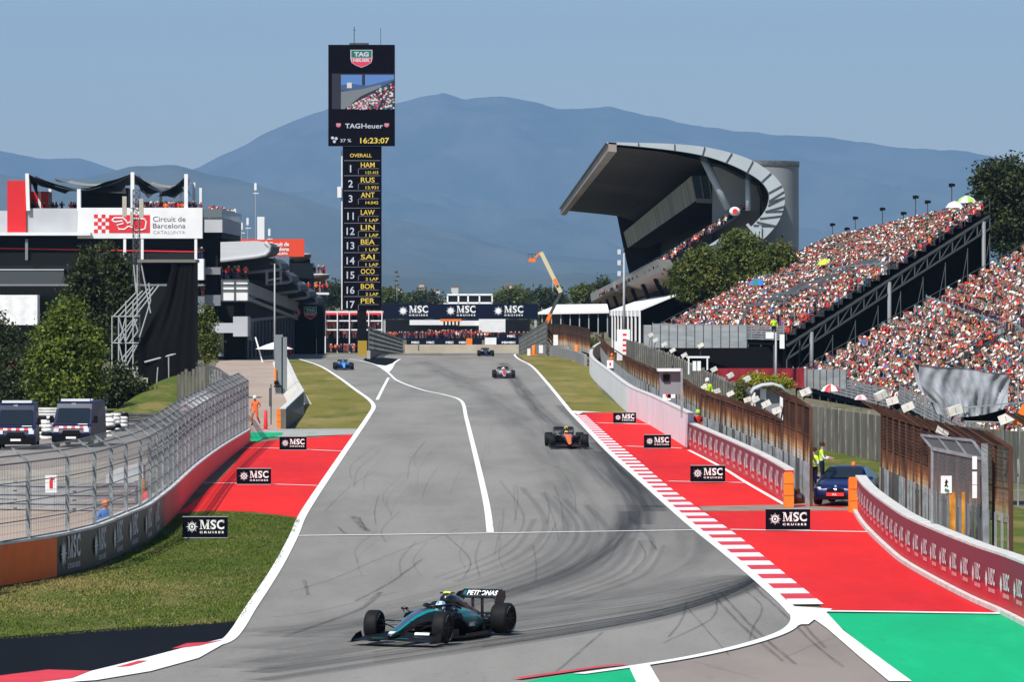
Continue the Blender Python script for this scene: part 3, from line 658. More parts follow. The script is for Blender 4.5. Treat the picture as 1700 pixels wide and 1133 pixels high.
# rusty mesh fences on the right
def rusty(name, z0, z1):
    m = bpy.data.materials.new(name); m.use_nodes = True; nt = m.node_tree; L = nt.links.new; b = nt.nodes['Principled BSDF']; b.inputs['Roughness'].default_value = .9
    g = nt.nodes.new('ShaderNodeNewGeometry'); sp = nt.nodes.new('ShaderNodeSeparateXYZ'); L(g.outputs['Position'], sp.inputs[0])
    mp = nt.nodes.new('ShaderNodeMapping'); mp.inputs['Scale'].default_value = (.55,.55,.12); L(g.outputs['Position'], mp.inputs[0])
    nz = nt.nodes.new('ShaderNodeTexNoise'); nz.inputs['Scale'].default_value = 1; nz.inputs['Detail'].default_value = 8; nz.inputs['Roughness'].default_value = .7; L(mp.outputs[0], nz.inputs[0])
    ad = nt.nodes.new('ShaderNodeMath'); ad.operation = 'MULTIPLY_ADD'; ad.inputs[1].default_value = 1.5; L(nz.outputs[0], ad.inputs[0]); L(sp.outputs[2], ad.inputs[2])
    mr = nt.nodes.new('ShaderNodeMapRange'); mr.inputs[1].default_value = z0+.75; mr.inputs[2].default_value = z1+.75; L(ad.outputs[0], mr.inputs[0])
    rp = nt.nodes.new('ShaderNodeValToRGB'); e = rp.color_ramp.elements; e[0].position = 0; e[0].color = (.40,.36,.30,1); e[1].position = 1; e[1].color = (.030,.011,.007,1)
    for p_, c_ in ((.10,(.42,.22,.09,1)),(.22,(.19,.065,.022,1)),(.5,(.045,.017,.009,1)),(.7,(.062,.026,.014,1))): q = e.new(p_); q.color = c_
    L(mr.outputs[0], rp.inputs[0])
    n2 = nt.nodes.new('ShaderNodeTexNoise'); n2.inputs['Scale'].default_value = 1; n2.inputs['Detail'].default_value = 6
    mp2 = nt.nodes.new('ShaderNodeMapping'); mp2.inputs['Scale'].default_value = (2.2,.9,.16); L(g.outputs['Position'], mp2.inputs[0]); L(mp2.outputs[0], n2.inputs[0])
    m2 = nt.nodes.new('ShaderNodeMapRange'); m2.inputs[1].default_value = .38; m2.inputs[2].default_value = .62; m2.inputs[3].default_value = .3; m2.inputs[4].default_value = 1.15; L(n2.outputs[0], m2.inputs[0])
    mx = nt.nodes.new('ShaderNodeVectorMath'); mx.operation = 'SCALE'; L(rp.outputs[0], mx.inputs[0]); L(m2.outputs[0], mx.inputs['Scale'])
    L(mx.outputs[0], b.inputs['Base Color']); return m
RUST = rusty('rusted_wire', 1.75, 3.9); RUSTP = mat('rusted_post', (.085,.04,.025), .85, var=.4, scale=2, vec=(1,1,.3))
def rust_fence(Q, h, label, step=3.0, side=-1, back=.55, lean=.7, dx=.11, hz=.1, mir=1, bare=1.35):
    root = thing('mesh_fence', (Q[0].x,Q[0].y,zg(Q[0].y)), label, 'fence', 'rusty mesh fences on the right')
    Q = offs(Q, side*back); L = [0.0]
    for i in range(1,len(Q)): L.append(L[-1]+(Q[i]-Q[i-1]).length)
    n = max(2,int(L[-1]/step)); pts = [along(Q,L,L[-1]*k/n) for k in range(n+1)]
    hh = h if callable(h) else (lambda y: h)
    for p, d in pts:
        o = Vector((d.y,-d.x,0))*side*-1; zz = zg(p.y); H = hh(p.y); mb = MB(); mb.m(RUSTP); q = p+o*lean
        mb.beam((p.x,p.y,zz),(p.x,p.y,zz+H),.12); mb.beam((p.x,p.y,zz+H),(q.x,q.y,zz+H+.45),.09); mb.build('post', root)
    mb = MB(); mb.m(RUST); m = int(L[-1]/dx)
    for k in range(m+1):
        p, d = along(Q,L,L[-1]*k/m); o = Vector((d.y,-d.x,0))*side*-1; zz = zg(p.y); q = p+o*lean; H = hh(p.y)
        mb.beam((p.x,p.y,zz+bare),(p.x,p.y,zz+H),.011); mb.beam((p.x,p.y,zz+H),(q.x,q.y,zz+H+.45),.011)
    R2 = resample(Q, 3.0); z = bare
    while z < hh(R2[0].y):
        for a, b in zip(R2,R2[1:]): mb.beam((a.x,a.y,zg(a.y)+z),(b.x,b.y,zg(b.y)+z),.011)
        z += hz*1.6
    mb.build('mesh', root)
    mb = MB(); mb.m(RUSTP)
    for zz in (bare, 2.6):
        for a, b in zip(R2,R2[1:]): mb.beam((a.x,a.y,zg(a.y)+zz),(b.x,b.y,zg(b.y)+zz),.035)
    for a, b in zip(R2,R2[1:]):
        mb.beam((a.x,a.y,zg(a.y)+hh(a.y)),(b.x,b.y,zg(b.y)+hh(b.y)),.06)
    mb.build('rail', root)
    m = int(L[-1]/1.1); k0 = max(0, m+1-90); ups = [along(Q,L,L[-1]*k/m)[0] for k in range(m+1)]   # bare galvanised uprights below the mesh
    def up(mb, p): mb.beam((p.x-.06,p.y,zg(p.y)),(p.x-.06,p.y,zg(p.y)+bare+.25),.07)
    for p in ups[k0:]:
        mb = MB(); mb.m(rnd.choice((STEEL,STEEL,DSTEEL))); up(mb, p); mb.build('lower_upright', root)
    if k0:
        mb = MB(); mb.m(STEEL)
        for p in ups[:k0]: up(mb, p)
        mb.build('lower_upright', root)['kind'] = 'stuff'
    return root
QA = resample([G(990,600), G(1000,618), G(1034,655), G(1082,690), G(1142,725), G(1150,735)], 2.0)
rust_fence(QA, 2.7, 'farthest rusty mesh fence, behind the plain white barrier wall', step=6)
QB = resample([G(1146,741), G(1200,770), G(1260,803), G(1308,832), G(1322,842)], 2.0)
rust_fence(QB, lambda y: 2.75 if y > 207 else 3.7, 'rusty mesh fence behind the row of white logos, left of the dark blue car', step=4)
QC = resample([G(1441,866), G(1478,890), G(1540,925), G(1600,955), G(1648,972)], 1.5)
rust_fence(QC, 3.75, 'nearest rusty mesh fence, right of the dark blue car, behind the mesh gate', step=2.6, back=.5, bare=1.65)
QD = resample([G(1652,976), G(1700,1000), G(1780,1040)], 1.5)
rust_fence(QD, 4.3, 'brown mesh fence at the right edge, past the steel post of the gate', step=2.2, back=1.0, bare=.4, dx=.2)
# grey steel mesh gate hung on the nearest fence
gy = 142.0
root = thing('mesh_gate', W(1595,905,gy), 'grey steel mesh gate panel with a leaning top, in front of the nearest rusty fence', 'gate')
GM = mat('gate_mesh', (.20,.21,.22), .5, .5)
a, b, c_, d_ = W(1548,870,gy+3), W(1636,905,gy), W(1636,763,gy), W(1548,745,gy+3)
mb = MB(); mb.m(STEEL)
for p, q in ((a,b),(b,c_),(c_,d_),(d_,a)): mb.beam(p,q,.09)
mb.build('frame', root)
mb = MB(); mb.m(GM)
for k in range(1,46): t = k/46; mb.beam(a.lerp(b,t), d_.lerp(c_,t), .009)
for k in range(1,60): t = k/60; mb.beam(a.lerp(d_,t), b.lerp(c_,t), .009)
mb.build('mesh', root)
e1, e2 = W(1530,723,gy+3.6), W(1615,732,gy+.6)
mb = MB(); mb.m(STEEL)
for k in range(4): t = k/3; mb.beam(d_.lerp(c_,t), e1.lerp(e2,t), .06)
mb.beam(e1,e2,.07); mb.build('leaning_top', root)
mb = MB(); mb.m(GM)
for k in range(1,40): t = k/40; mb.beam(d_.lerp(c_,t), e1.lerp(e2,t), .012)
for k in range(1,12): t = k/12; mb.beam(d_.lerp(e1,t), c_.lerp(e2,t), .012)
mb.build('top_mesh', root)
mb = MB(); mb.m(STEEL); mb.beam(W(1637,925,gy), W(1634,737,gy), .17); mb.build('hinge_post', root)
def run(mb, c, w, h):
    G_ = mat('sign_green', (.02,.25,.10), .5); mb.m(BLACK); y = c.y-.02
    mb.beam((c.x,y,c.z+h*.28),(c.x-w*.03,y,c.z+h*.02),.035); mb.beam((c.x-w*.03,y,c.z+h*.02),(c.x+w*.12,y,c.z-h*.12),.03); mb.beam((c.x-w*.03,y,c.z+h*.02),(c.x-w*.14,y,c.z-h*.1),.03)
    mb.beam((c.x-w*.16,y,c.z+h*.12),(c.x+w*.15,y,c.z+h*.18),.025); mb.m(G_); mb.beam((c.x-w*.15,y,c.z-h*.27),(c.x+w*.2,y,c.z-h*.36),.06)
plate(1571,805,.30,.48,gy-.3,'white sign with a running figure on the mesh gate', marks=run, name='exit_sign')
for k, (y0, y1) in enumerate(((757,781),(783,806),(806,828))):
    plate(1618,(y0+y1)/2,.13,.36,gy-.15,['upper','middle','lower'][k]+' white strip plate on the right side of the mesh gate', name='strip_plate', cat='plate', group='white strip plates on the gate')
for px, w, lab in ((1581,.16,'yellow and orange tensioned strap pad on the mesh gate, under the running-figure sign'),(1599,.09,'narrow orange strap pad low on the mesh gate')):
    c = W(px, 855, gy-.25); mb = MB(); mb.m(mat('strap_orange', (.55,.22,.02), .7, var=.4, scale=5, vec=(1,1,.4)));
    mb.loft([[(c.x-w/2,c.y-.04,z),(c.x+w/2,c.y-.04,z),(c.x+w/2*.9,c.y+.03,z),(c.x-w/2*.9,c.y+.03,z)] for z in (c.z-.55,c.z-.2,c.z+.2,c.z+.62)]); tag(mb.build('strap_pad', loc=c), lab, 'pad')
# small white boxes tilted along the fence tops (loudhailers and lamps)
BOXM = mat('housing_white', (.62,.61,.55), .6, var=.12, scale=5)
spots = [(1462,657,176,.42),(1482,666,171,.40),(1508,676,166,.40),(1585,682,150,.42),(1672,695,140,.42),(1565,716,152,.36),
         (1338,651,200,.42),(1291,682,215,.42),(1272,671,220,.40),(1254,664,226,.34),(1241,664,230,.34),(1213,654,240,.34),(1190,650,246,.32),(1170,643,255,.32)]
where = ['over the far end of the nearest rusty fence','second along the nearest rusty fence','third along the nearest rusty fence','over the right half of the nearest rusty fence','by the orange cloth at the right edge','above the leaning top of the mesh gate',
  'on the high corner post left of the car','nearest on the middle rusty fence','second on the middle rusty fence','third on the middle rusty fence','fourth on the middle rusty fence','fifth on the middle rusty fence','sixth on the middle rusty fence','farthest on the middle rusty fence']
for (px,py,d,w), wh in zip(spots, where):
    c = W(px,py,d); root = thing('floodlight', c, 'tilted white floodlight housing '+wh, 'floodlight', 'white floodlights on the fence tops', rz=rnd.uniform(-.5,.5))
    mb = MB(); mb.m(BOXM); t = rnd.uniform(.25,.5)*(1 if px != 1565 else -1); mb.box((0,0,0),(w,w*.5,w*.62), ry=-t); mb.build('housing', root)
    mb = MB(); mb.m(DSTEEL); mb.box((.0,-w*.255,.0),(w*.03,.01,w*.3), ry=-t); mb.tube([(-w*.1,0,-w*.25),(-w*.25,.05,-w*.75)], .025, 6); mb.tube([(w*.1,0,-w*.2),(-w*.25,.05,-w*.75)], .018, 6); mb.build('bracket', root)
# ---------------------------------------------------------------- racing cars (nose towards +Y of the car)
def gloss(name, col, metal=.0, rough=.3, coat=.35): return mat(name, col, rough, metal, coat=coat)
CARB = mat('carbon_black', (.006,.006,.007), .4, coat=.08); RIMM = mat('rim_dark', (.02,.02,.022), .35, .6)
TWHITE = mat('tyre_mark_white', (.65,.65,.63), .6)
def sup(y, zc, hw, hh, n=16, p=2.6, x0=0.0):       # one superellipse ring across the car
    out = []
    for j in range(n):
        a = 2*math.pi*j/n; c, s_ = math.cos(a), math.sin(a)
        out.append((x0 + hw*math.copysign(abs(c)**(2/p), c), y, zc + hh*math.copysign(abs(s_)**(2/p), s_)))
    return out
def racing_car(loc, fwd, pal, label, detail=True, steer=0.0, sponsor=False):
    rz = math.atan2(-fwd[0], fwd[1])
    root = thing('racing_car', loc, label, 'racing car', 'racing cars on the track', rz=rz, local=True)
    main, nose, acc, acc2, helm, podc = pal
    # monocoque and engine cover
    mb = MB(); mb.smooth = True; mb.m(main); mb.m(acc); mb.m(nose); mb.m(main)
    iM, iA, iN = 0, 1, 2
    st = [(2.78,.20,.05,.035),(2.70,.215,.10,.055),(2.4,.27,.125,.075),(2.0,.36,.15,.11),(1.6,.44,.19,.15),(1.1,.49,.25,.20),(.75,.50,.30,.22),(.45,.47,.36,.22)]
    n = 16
    def mf(i, j):
        if j in (2,5): return iA
        if j in (3,4): return iN if i < 5 else iM
        return iM
    mb.loft([sup(y,z,hw,hh,n) for y,z,hw,hh in st], True, mf)
    # cockpit surround and headrest, airbox, spine
    mb.loft([sup(y,z,hw,hh,n,2.4) for y,z,hw,hh in [(.50,.42,.37,.22),(.1,.42,.40,.22),(-.30,.46,.38,.26),(-.7,.46,.34,.26),(-1.3,.42,.24,.22),(-2.0,.36,.12,.12)]], True, lambda i,j: iA if j in (1,6) and i > 0 else iM)
    mb.loft([sup(y,z,hw,hh,n,2.2) for y,z,hw,hh in [(-.26,.84,.10,.12),(-.36,.83,.155,.165),(-.7,.79,.17,.18),(-1.15,.68,.13,.18),(-1.7,.52,.06,.14),(-2.25,.42,.03,.08)]], True, lambda i,j: iN if (j in (2,5) and i < 3) else iM)
    for s in (-1,1):                       # headrest sides
        mb.loft([sup(y,z,.06,.08,8,2,s*.26) for y,z in ((.32,.60),(.0,.63),(-.3,.66))], True, lambda i,j: iM)
    mb.build('body', root)
    for s in (-1,1):                       # sidepods with undercut
        mb = MB(); mb.smooth = True; mb.m(main); mb.m(acc2); mb.m(main)
        def pod(y, xi, xo, zt, zb):
            return [(s*xi,y,zt),(s*(xi*.45+xo*.55),y,zt+.01),(s*(xo-.05),y,zt-.03),(s*xo,y,zt-.12),(s*(xo-.05),y,(zt+zb)/2),(s*(xo-.16),y,zb+.05),(s*(xo-.20),y,zb),(s*xi,y,zb)]
        mb.loft([pod(.46,.30,.70,.60,.42),pod(.35,.32,.76,.61,.30),pod(.0,.30,.79,.60,.12),pod(-.5,.28,.77,.56,.10),pod(-1.0,.22,.66,.47,.10),pod(-1.5,.14,.46,.34,.12),pod(-1.95,.08,.24,.24,.14)], True, lambda i,j: 1 if (j in (2,3) and i in (1,2,3,4)) or (j in (4,) and i in (3,4)) else 0)
        mb.build('sidepod', root)
    mb = MB(); mb.m(CARB)
    fl = [(.30,1.0),(.62,.85),(.78,.55),(.80,.1),(.80,-.9),(.62,-1.55),(.62,-1.95)]
    mb.ext([(x,y,.045) for x,y in fl] + [(-x,y,.045) for x,y in fl[::-1]], (0,0,.03))
    for s in (-1,1):
        for k in range(3): mb.box((s*(.42+.12*k),.92-.13*k,.15),(.012,.34,.20), rz=s*.25)
        mb.box((s*.80,-.3,.10),(.02,1.3,.07))
        mb.box((s*.36,-2.05,.16),(.02,.5,.22)); mb.box((s*.15,-2.05,.14),(.02,.5,.18))
    mb.add([(-.6,-1.9,.06),(.6,-1.9,.06),(.55,-2.35,.30),(-.55,-2.35,.30)],[(0,1,2,3),(3,2,1,0)])
    mb.build('floor', root)
    # front wing: four stacked cambered elements, drooping to the end plates
    mb = MB(); mb.smooth = False; mb.m(CARB)
    for k, (y0, z0, ch, tl) in enumerate(((2.72,.08,.30,.05),(2.50,.115,.20,.25),(2.37,.15,.15,.4),(2.27,.19,.12,.45))):
        xs_ = [-.96,-.6,-.25,-.12,.12,.25,.6,.96] if k < 2 else None
        for s in ((0,) if xs_ else (-1,1)):
            X_ = xs_ or [s*.16,s*.4,s*.7,s*.95]
            rings = []
            for x in X_:
                ax = abs(x); dz = .05*(1-ax) if k < 2 else (.05*(1-ax)); sw = -.16*ax
                z = z0+dz - (.03*ax*k); c = ch*(1-.18*ax)
                rings.append([(x,y0+sw+c/2,z),(x,y0+sw,z+.03+c*tl*.25),(x,y0+sw-c/2,z+c*tl),(x,y0+sw-c/2,z+c*tl-.012),(x,y0+sw,z+.008+c*tl*.2),(x,y0+sw+c/2-.005,z-.012)])
            mb.loft(rings)
    mb.m(acc)
    for s in (-1,1): mb.box((s*.30,2.74,.155),(.30,.05,.006), rx=.1)
    mb.build('front_wing', root)
    for s in (-1,1):
        mb = MB(); mb.m(CARB)
        mb.ext([(s*.965,2.78,.05),(s*.975,2.66,.13),(s*.985,2.42,.23),(s*.985,2.18,.27),(s*.975,2.12,.16),(s*.97,2.20,.05)], (s*.014,0,0))
        mb.box((s*.99,2.45,.055),(.10,.6,.012)); mb.build('end_plate', root)
    if sponsor:
        mb = MB(); mb.m(WHITE); mb.box((-.55,2.225,.235),(.36,.012,.06), rx=.6); mb.build('wing_patch', root)
        for s in (-1,1):
            mb = MB(); mb.m(WHITE); put_text(mb, 'AMG', (s*.80,-.25 if s > 0 else .15,.28), (0,s*1,0), (0,0,1), w=.34, h=.10, bold=.02); mb.build('body_lettering', root)
        mb = MB(); mb.m(WHITE); mb.poly([(-.05,2.745,.262),(.05,2.745,.262),(.08,2.60,.30),(-.08,2.60,.30)]); mb.build('nose_patch', root)
        mb = MB(); mb.m(CRD0)
        for s in (-1,1): mb.poly([(s*.075,-1.75,.60),(s*.075,-1.45,.66),(s*.10,-1.45,.56),(s*.085,-1.75,.50)])
        mb.build('cover_patch', root)
    # rear wing
    mb = MB(); mb.m(CARB); rings = []
    for x in (-.50,-.45,-.2,.2,.45,.50):
        z = .80 - (.06 if abs(x) > .48 else 0); rings.append([(x,-2.10,z),(x,-2.25,z-.02),(x,-2.40,z+.02),(x,-2.40,z+.035),(x,-2.25,z+.01),(x,-2.10,z+.02)])
    mb.loft(rings)
    mb.loft([[(x,-2.36,.845),(x,-2.56,.965),(x,-2.555,.985),(x,-2.49,.965),(x,-2.355,.86)] for x in (-.49,0,.49)])
    mb.box((0,-2.42,.90),(.07,.18,.05)); mb.build('rear_wing', root)
    mb = MB(); mb.m(CARB)
    for s in (-.12,.12): mb.beam((s,-2.2,.30),(s,-2.2,.80),.025,.12)
    mb.build('wing_pylon', root)
    mb = MB(); mb.m(CARB)
    for zb in (.34,.42): mb.loft([[(x,-2.12,zb),(x,-2.3,zb+.03),(x,-2.3,zb+.045),(x,-2.12,zb+.015)] for x in (-.46,.46)])
    mb.build('beam_wing', root)
    for s in (-1,1):
        mb = MB(); mb.smooth = False; mb.m(CARB)
        mb.ext([(s*.50,-2.02,.72),(s*.505,-2.08,.86),(s*.51,-2.25,.93),(s*.51,-2.62,.96),(s*.51,-2.66,.80),(s*.50,-2.50,.62),(s*.48,-2.45,.30),(s*.47,-2.05,.28),(s*.49,-2.15,.6)], (s*.014,0,0))
        mb.build('end_plate', root)
    if sponsor:
        mb = MB(); mb.m(WHITE); z = .845
        put_text(mb, 'PETRONAS', (-.43,-2.372,.862), (1,0,0), (0,-.62,.35), w=.80, h=.14, bold=.04) if False else None
        # on the leading faces of the flap, readable from the front
        put_text(mb, 'PETRONAS', (.34,-2.345,.852), (-1,0,0), (0,-1,.85), w=.76, h=.125, bold=.03)
        mb.build('wing_lettering', root); mb = MB(); mb.m(acc2); mb.poly([(.44,-2.345,.855),(.37,-2.345,.855),(.37,-2.46,.95),(.44,-2.46,.95)]); mb.build('wing_emblem', root)
    # wheels
    for s in (-1,1):
        for fy, wdt in ((1.75,.31),(-1.85,.40)):
            xc = s*(1.0 - wdt/2); r = .36; a = steer if fy > 0 else 0
            def rt(v):
                dx, dy = v[0]-xc, v[1]-fy; return (xc+dx*math.cos(a)-dy*math.sin(a), fy+dx*math.sin(a)+dy*math.cos(a), v[2])
            mb = MB(); mb.smooth = True; mb.m(TYREM); h = wdt/2
            mb.lathe([(.235,-h+.03),(.26,-h+.005),(.325,-h),(.352,-h+.03),(r,-h+.07),(r,h-.07),(.352,h-.03),(.325,h),(.26,h-.005),(.235,h-.03)], (xc,fy,r), 'X', 36, cap=False)
            mb.m(TWHITE); mb.smooth = False
            for o_ in (-1,1):
                for k in range(2):
                    a0 = k*math.pi + .5
                    for q in range(9):
                        t = a0 + q*.11; rr0, rr1 = .272, .292 + (.012 if q % 2 else 0); xx = xc + o_*(h+.002)
                        mb.add([(xx,fy+rr*math.cos(tt),r+rr*math.sin(tt)) for rr,tt in ((rr0,t),(rr1,t),(rr1,t+.075),(rr0,t+.075))],[(0,1,2,3),(3,2,1,0)])
            mb.v = [rt(v) for v in mb.v]; wh = mb.build('wheel', root)
            mb = MB(); mb.smooth = False; mb.m(RIMM)
            mb.lathe([(.0,s*(h-.05)),(.06,s*(h-.035)),(.20,s*(h-.07)),(.235,s*(h-.02)),(.24,s*(h-.04)),(.24,-s*(h-.03)),(.0,-s*(h-.05))], (xc,fy,r), 'X', 30, cap=False)
            for k in range(10):
                t = 2*math.pi*k/10; xx = xc+s*(h-.035); mb.beam((xx,fy+.05*math.cos(t),r+.05*math.sin(t)),(xx,fy+.225*math.cos(t),r+.225*math.sin(t)),.02)
            mb.v = [rt(v) for v in mb.v]; mb.build('rim', wh)
            # suspension
            sm = MB(); sm.m(CARB); yi = fy + (.0); xi = s*(.20 if fy > 0 else .22); xo = xc - s*h*.7
            for (y1, z1, y2, z2, rr) in ((yi+.35,.50,fy+.03,.50,.013),(yi-.35,.46,fy-.03,.50,.013),(yi+.3,.24,fy+.03,.22,.013),(yi-.35,.24,fy-.03,.22,.013),(yi,.26,fy,.48,.015),(yi+.12,.40,fy+.12,.38,.011)):
                sm.beam((xi,y1,z1 if fy>0 else z1-.06),(xo,y2,z2), rr*3.2, rr*1.3)
            sm.lathe([(.0,-.05),(.16,-.05),(.17,.05),(.0,.06)], (xc-s*h*.75,fy,r), 'X', 14); sm.build('suspension_arm', root)
    # halo, mirrors, pod
    mb = MB(); mb.smooth = True; mb.m(CARB)
    arc = [(.30*math.cos(t),.10+.42*math.sin(t),.78-.03*math.sin(t)) for t in [math.pi*k/10 for k in range(11)]]
    mb.tube([(.34,-.42,.66),(.33,-.2,.74)] + arc + [(-.33,-.2,.74),(-.34,-.42,.66)], .028, 8); mb.tube([(0,.52,.75),(0,.62,.70),(0,.74,.60)], [.026,.022,.03], 8); mb.build('halo', root)
    for s in (-1,1):
        mb = MB(); mb.smooth = True; mb.m(main); mb.loft([sup(y,.70,hw,hh,10,3,s*.62) for y,hw,hh in ((.64,.05,.02),(.61,.085,.028),(.55,.09,.03))]); mb.m(CARB); mb.smooth = False
        mb.beam((s*.58,.58,.67),(s*.42,.55,.58),.02); mb.beam((s*.66,.58,.67),(s*.66,.5,.60),.015); mb.build('mirror', root)
    mb = MB(); mb.m(podc); mb.smooth = False
    mb.loft([[(x,-.40,z0),(x,-.44,z0+.03),(x,-.52,z0+.02),(x,-.52,z0-.012),(x,-.44,z0-.015)] for x, z0 in ((-.09,1.0),(-.04,1.012),(.04,1.012),(.09,1.0))])
    mb.m(CARB); mb.beam((0,-.47,.92),(0,-.47,1.0),.04); mb.box((.13,-.46,1.005),(.09,.07,.03)); mb.box((-.13,-.46,1.005),(.09,.07,.03)); mb.build('camera_pod', root)
    # the driver is a person of their own, seated in the cockpit
    M = Matrix.Translation(Vector(loc)) @ Matrix.Rotation(rz, 4, 'Z')
    p = MB(); p.smooth = True; suit = acc if sponsor else main; p.m(suit)
    p.loft([[Vector(v) for v in sup_h(z, y, hw, hd)] for z, y, hw, hd in ((.25,-.22,.15,.11),(.42,-.20,.19,.12),(.52,-.18,.20,.12),(.57,-.15,.12,.09),(.60,-.12,.06,.06),(.66,-.08,.06,.06))])
    for s in (-1,1): p.tube([(s*.2,-.16,.57),(s*.27,.05,.45),(s*.15,.33,.47)], [.06,.05,.035], 8)
    p.v = [tuple(M @ Vector(v)) for v in p.v]; body = p.build('person', loc=tuple(M @ Vector((0,-.15,.3))))
    tag(body, 'helmeted driver of the ' + label.split(' racing')[0] + ' racing car', 'person', 'racing drivers in their cockpits')
    h_ = MB(); h_.smooth = True; h_.m(helm); h_.m(acc2); h_.m(GLASS)
    h_.loft([[Vector(v) for v in sup_h(z, y, hw, hd, 16)] for z, y, hw, hd in ((.58,-.06,.075,.09),(.61,-.06,.11,.135),(.67,-.05,.12,.145),(.73,-.06,.122,.142),(.78,-.07,.11,.125),(.82,-.08,.08,.09),(.84,-.08,.02,.02))], True,
        lambda i, j: 2 if (i == 2 and j in (2,3,4,5)) else (1 if (i in (0,1) and j % 4 < 2) or (i == 4 and j % 3 == 0) else 0))
    h_.v = [tuple(M @ Vector(v)) for v in h_.v]; h_.build('helmet', body)
    return root
CRD0 = mat('patch_red', (.40,.02,.03), .5)
def sup_h(z, y, hw, hd, n=12):            # horizontal elliptical ring
    return [(hw*math.cos(2*math.pi*j/n), y + hd*math.sin(2*math.pi*j/n), z) for j in range(n)]
BLK = gloss('car_black', (.005,.005,.007)); SLV = gloss('car_silver_blue', (.10,.13,.24), .5); TEAL = gloss('car_teal', (.0,.24,.21)); TEAL2 = gloss('car_turquoise', (.005,.12,.13))
HELM = gloss('helmet_pale_blue', (.45,.62,.85)); 
g = G(735,1073); fa = Vector((-.39,-.92,0)).normalized()
# centre the car from its front-left wheel
side = Vector((fa.y,-fa.x,0))             # the car's right
cpos = Vector((g.x,g.y,0)) - fa*1.75 + side*.85
racing_car((cpos.x,cpos.y,.05), fa, (BLK,SLV,TEAL,TEAL2,HELM,gloss('pod_yellow',(.75,.75,.03))), 'black and turquoise racing car in the foreground, cornering to the left', steer=.10, sponsor=True)
def car_at(px, py, ang, pal, label):
    g = G(px,py); fa = Vector((math.sin(ang),-math.cos(ang),0)); c = Vector((g.x,g.y,0)) - fa*(-1.75 if False else 1.75)
    return racing_car((c.x,c.y,zg(c.y)+.045), fa, pal, label)
NV = gloss('car_navy', (.012,.018,.055)); BLU = gloss('car_blue', (.01,.10,.42)); LBL = gloss('car_light_blue', (.10,.36,.62)); WHT = gloss('car_white', (.62,.62,.62)); CRD = gloss('car_red', (.50,.02,.03)); PAP = gloss('car_papaya', (.80,.14,.02))
car_at(944,746,R(3),(BLK,PAP,PAP,BLK,gloss('helmet_cream',(.65,.55,.25)),gloss('pod_lime',(.55,.70,.05))), 'black and orange racing car braking beside the striped kerb')
car_at(837,629,R(2),(WHT,WHT,CRD,BLK,CRD,BLK), 'white and red racing car in the middle of the straight')
car_at(807,592.3,R(2),(NV,NV,NV,NV,NV,BLK), 'dark navy racing car at the crest of the straight, farthest from the camera')
car_at(571,615,R(4),(BLU,LBL,LBL,BLU,LBL,BLK), 'bright blue racing car leaving the pit lane on the left')
# ---------------------------------------------------------------- police vans, dark blue saloon
def wheel_x(mb, x, y, r, w, n=24):
    mb.smooth = True; mb.m(TYREM); mb.lathe([(r*.6,-w/2),(r*.95,-w/2),(r,-w/2+.03),(r,w/2-.03),(r*.95,w/2),(r*.6,w/2)], (x,y,r), 'X', n, cap=False); mb.smooth = False
def rim_x(mb, x, y, r, w, mt):
    mb.m(mt); mb.lathe([(0,-w/2+.03),(r*.6,-w/2+.02),(r*.62,-w/2+.05),(r*.62,w/2-.05),(r*.6,w/2-.02),(0,w/2-.03)], (x,y,r), 'X', 20, cap=False)
    for k in range(5):
        t = 2*math.pi*k/5
        for o in (-1,1): mb.beam((x+o*(w/2-.01),y+.04*math.cos(t),r+.04*math.sin(t)),(x+o*(w/2-.01),y+r*.56*math.cos(t),r+r*.56*math.sin(t)),.05,.02)
VBL = gloss('van_blue', (.004,.010,.048), rough=.45, coat=.05); VBK = mat('trim_black', (.005,.005,.006), .7); LAMP = mat('lamp_glass', (.55,.58,.60), .1, spec=.8); SCREEN = mat('windscreen', (.012,.016,.020), .06, spec=.9)
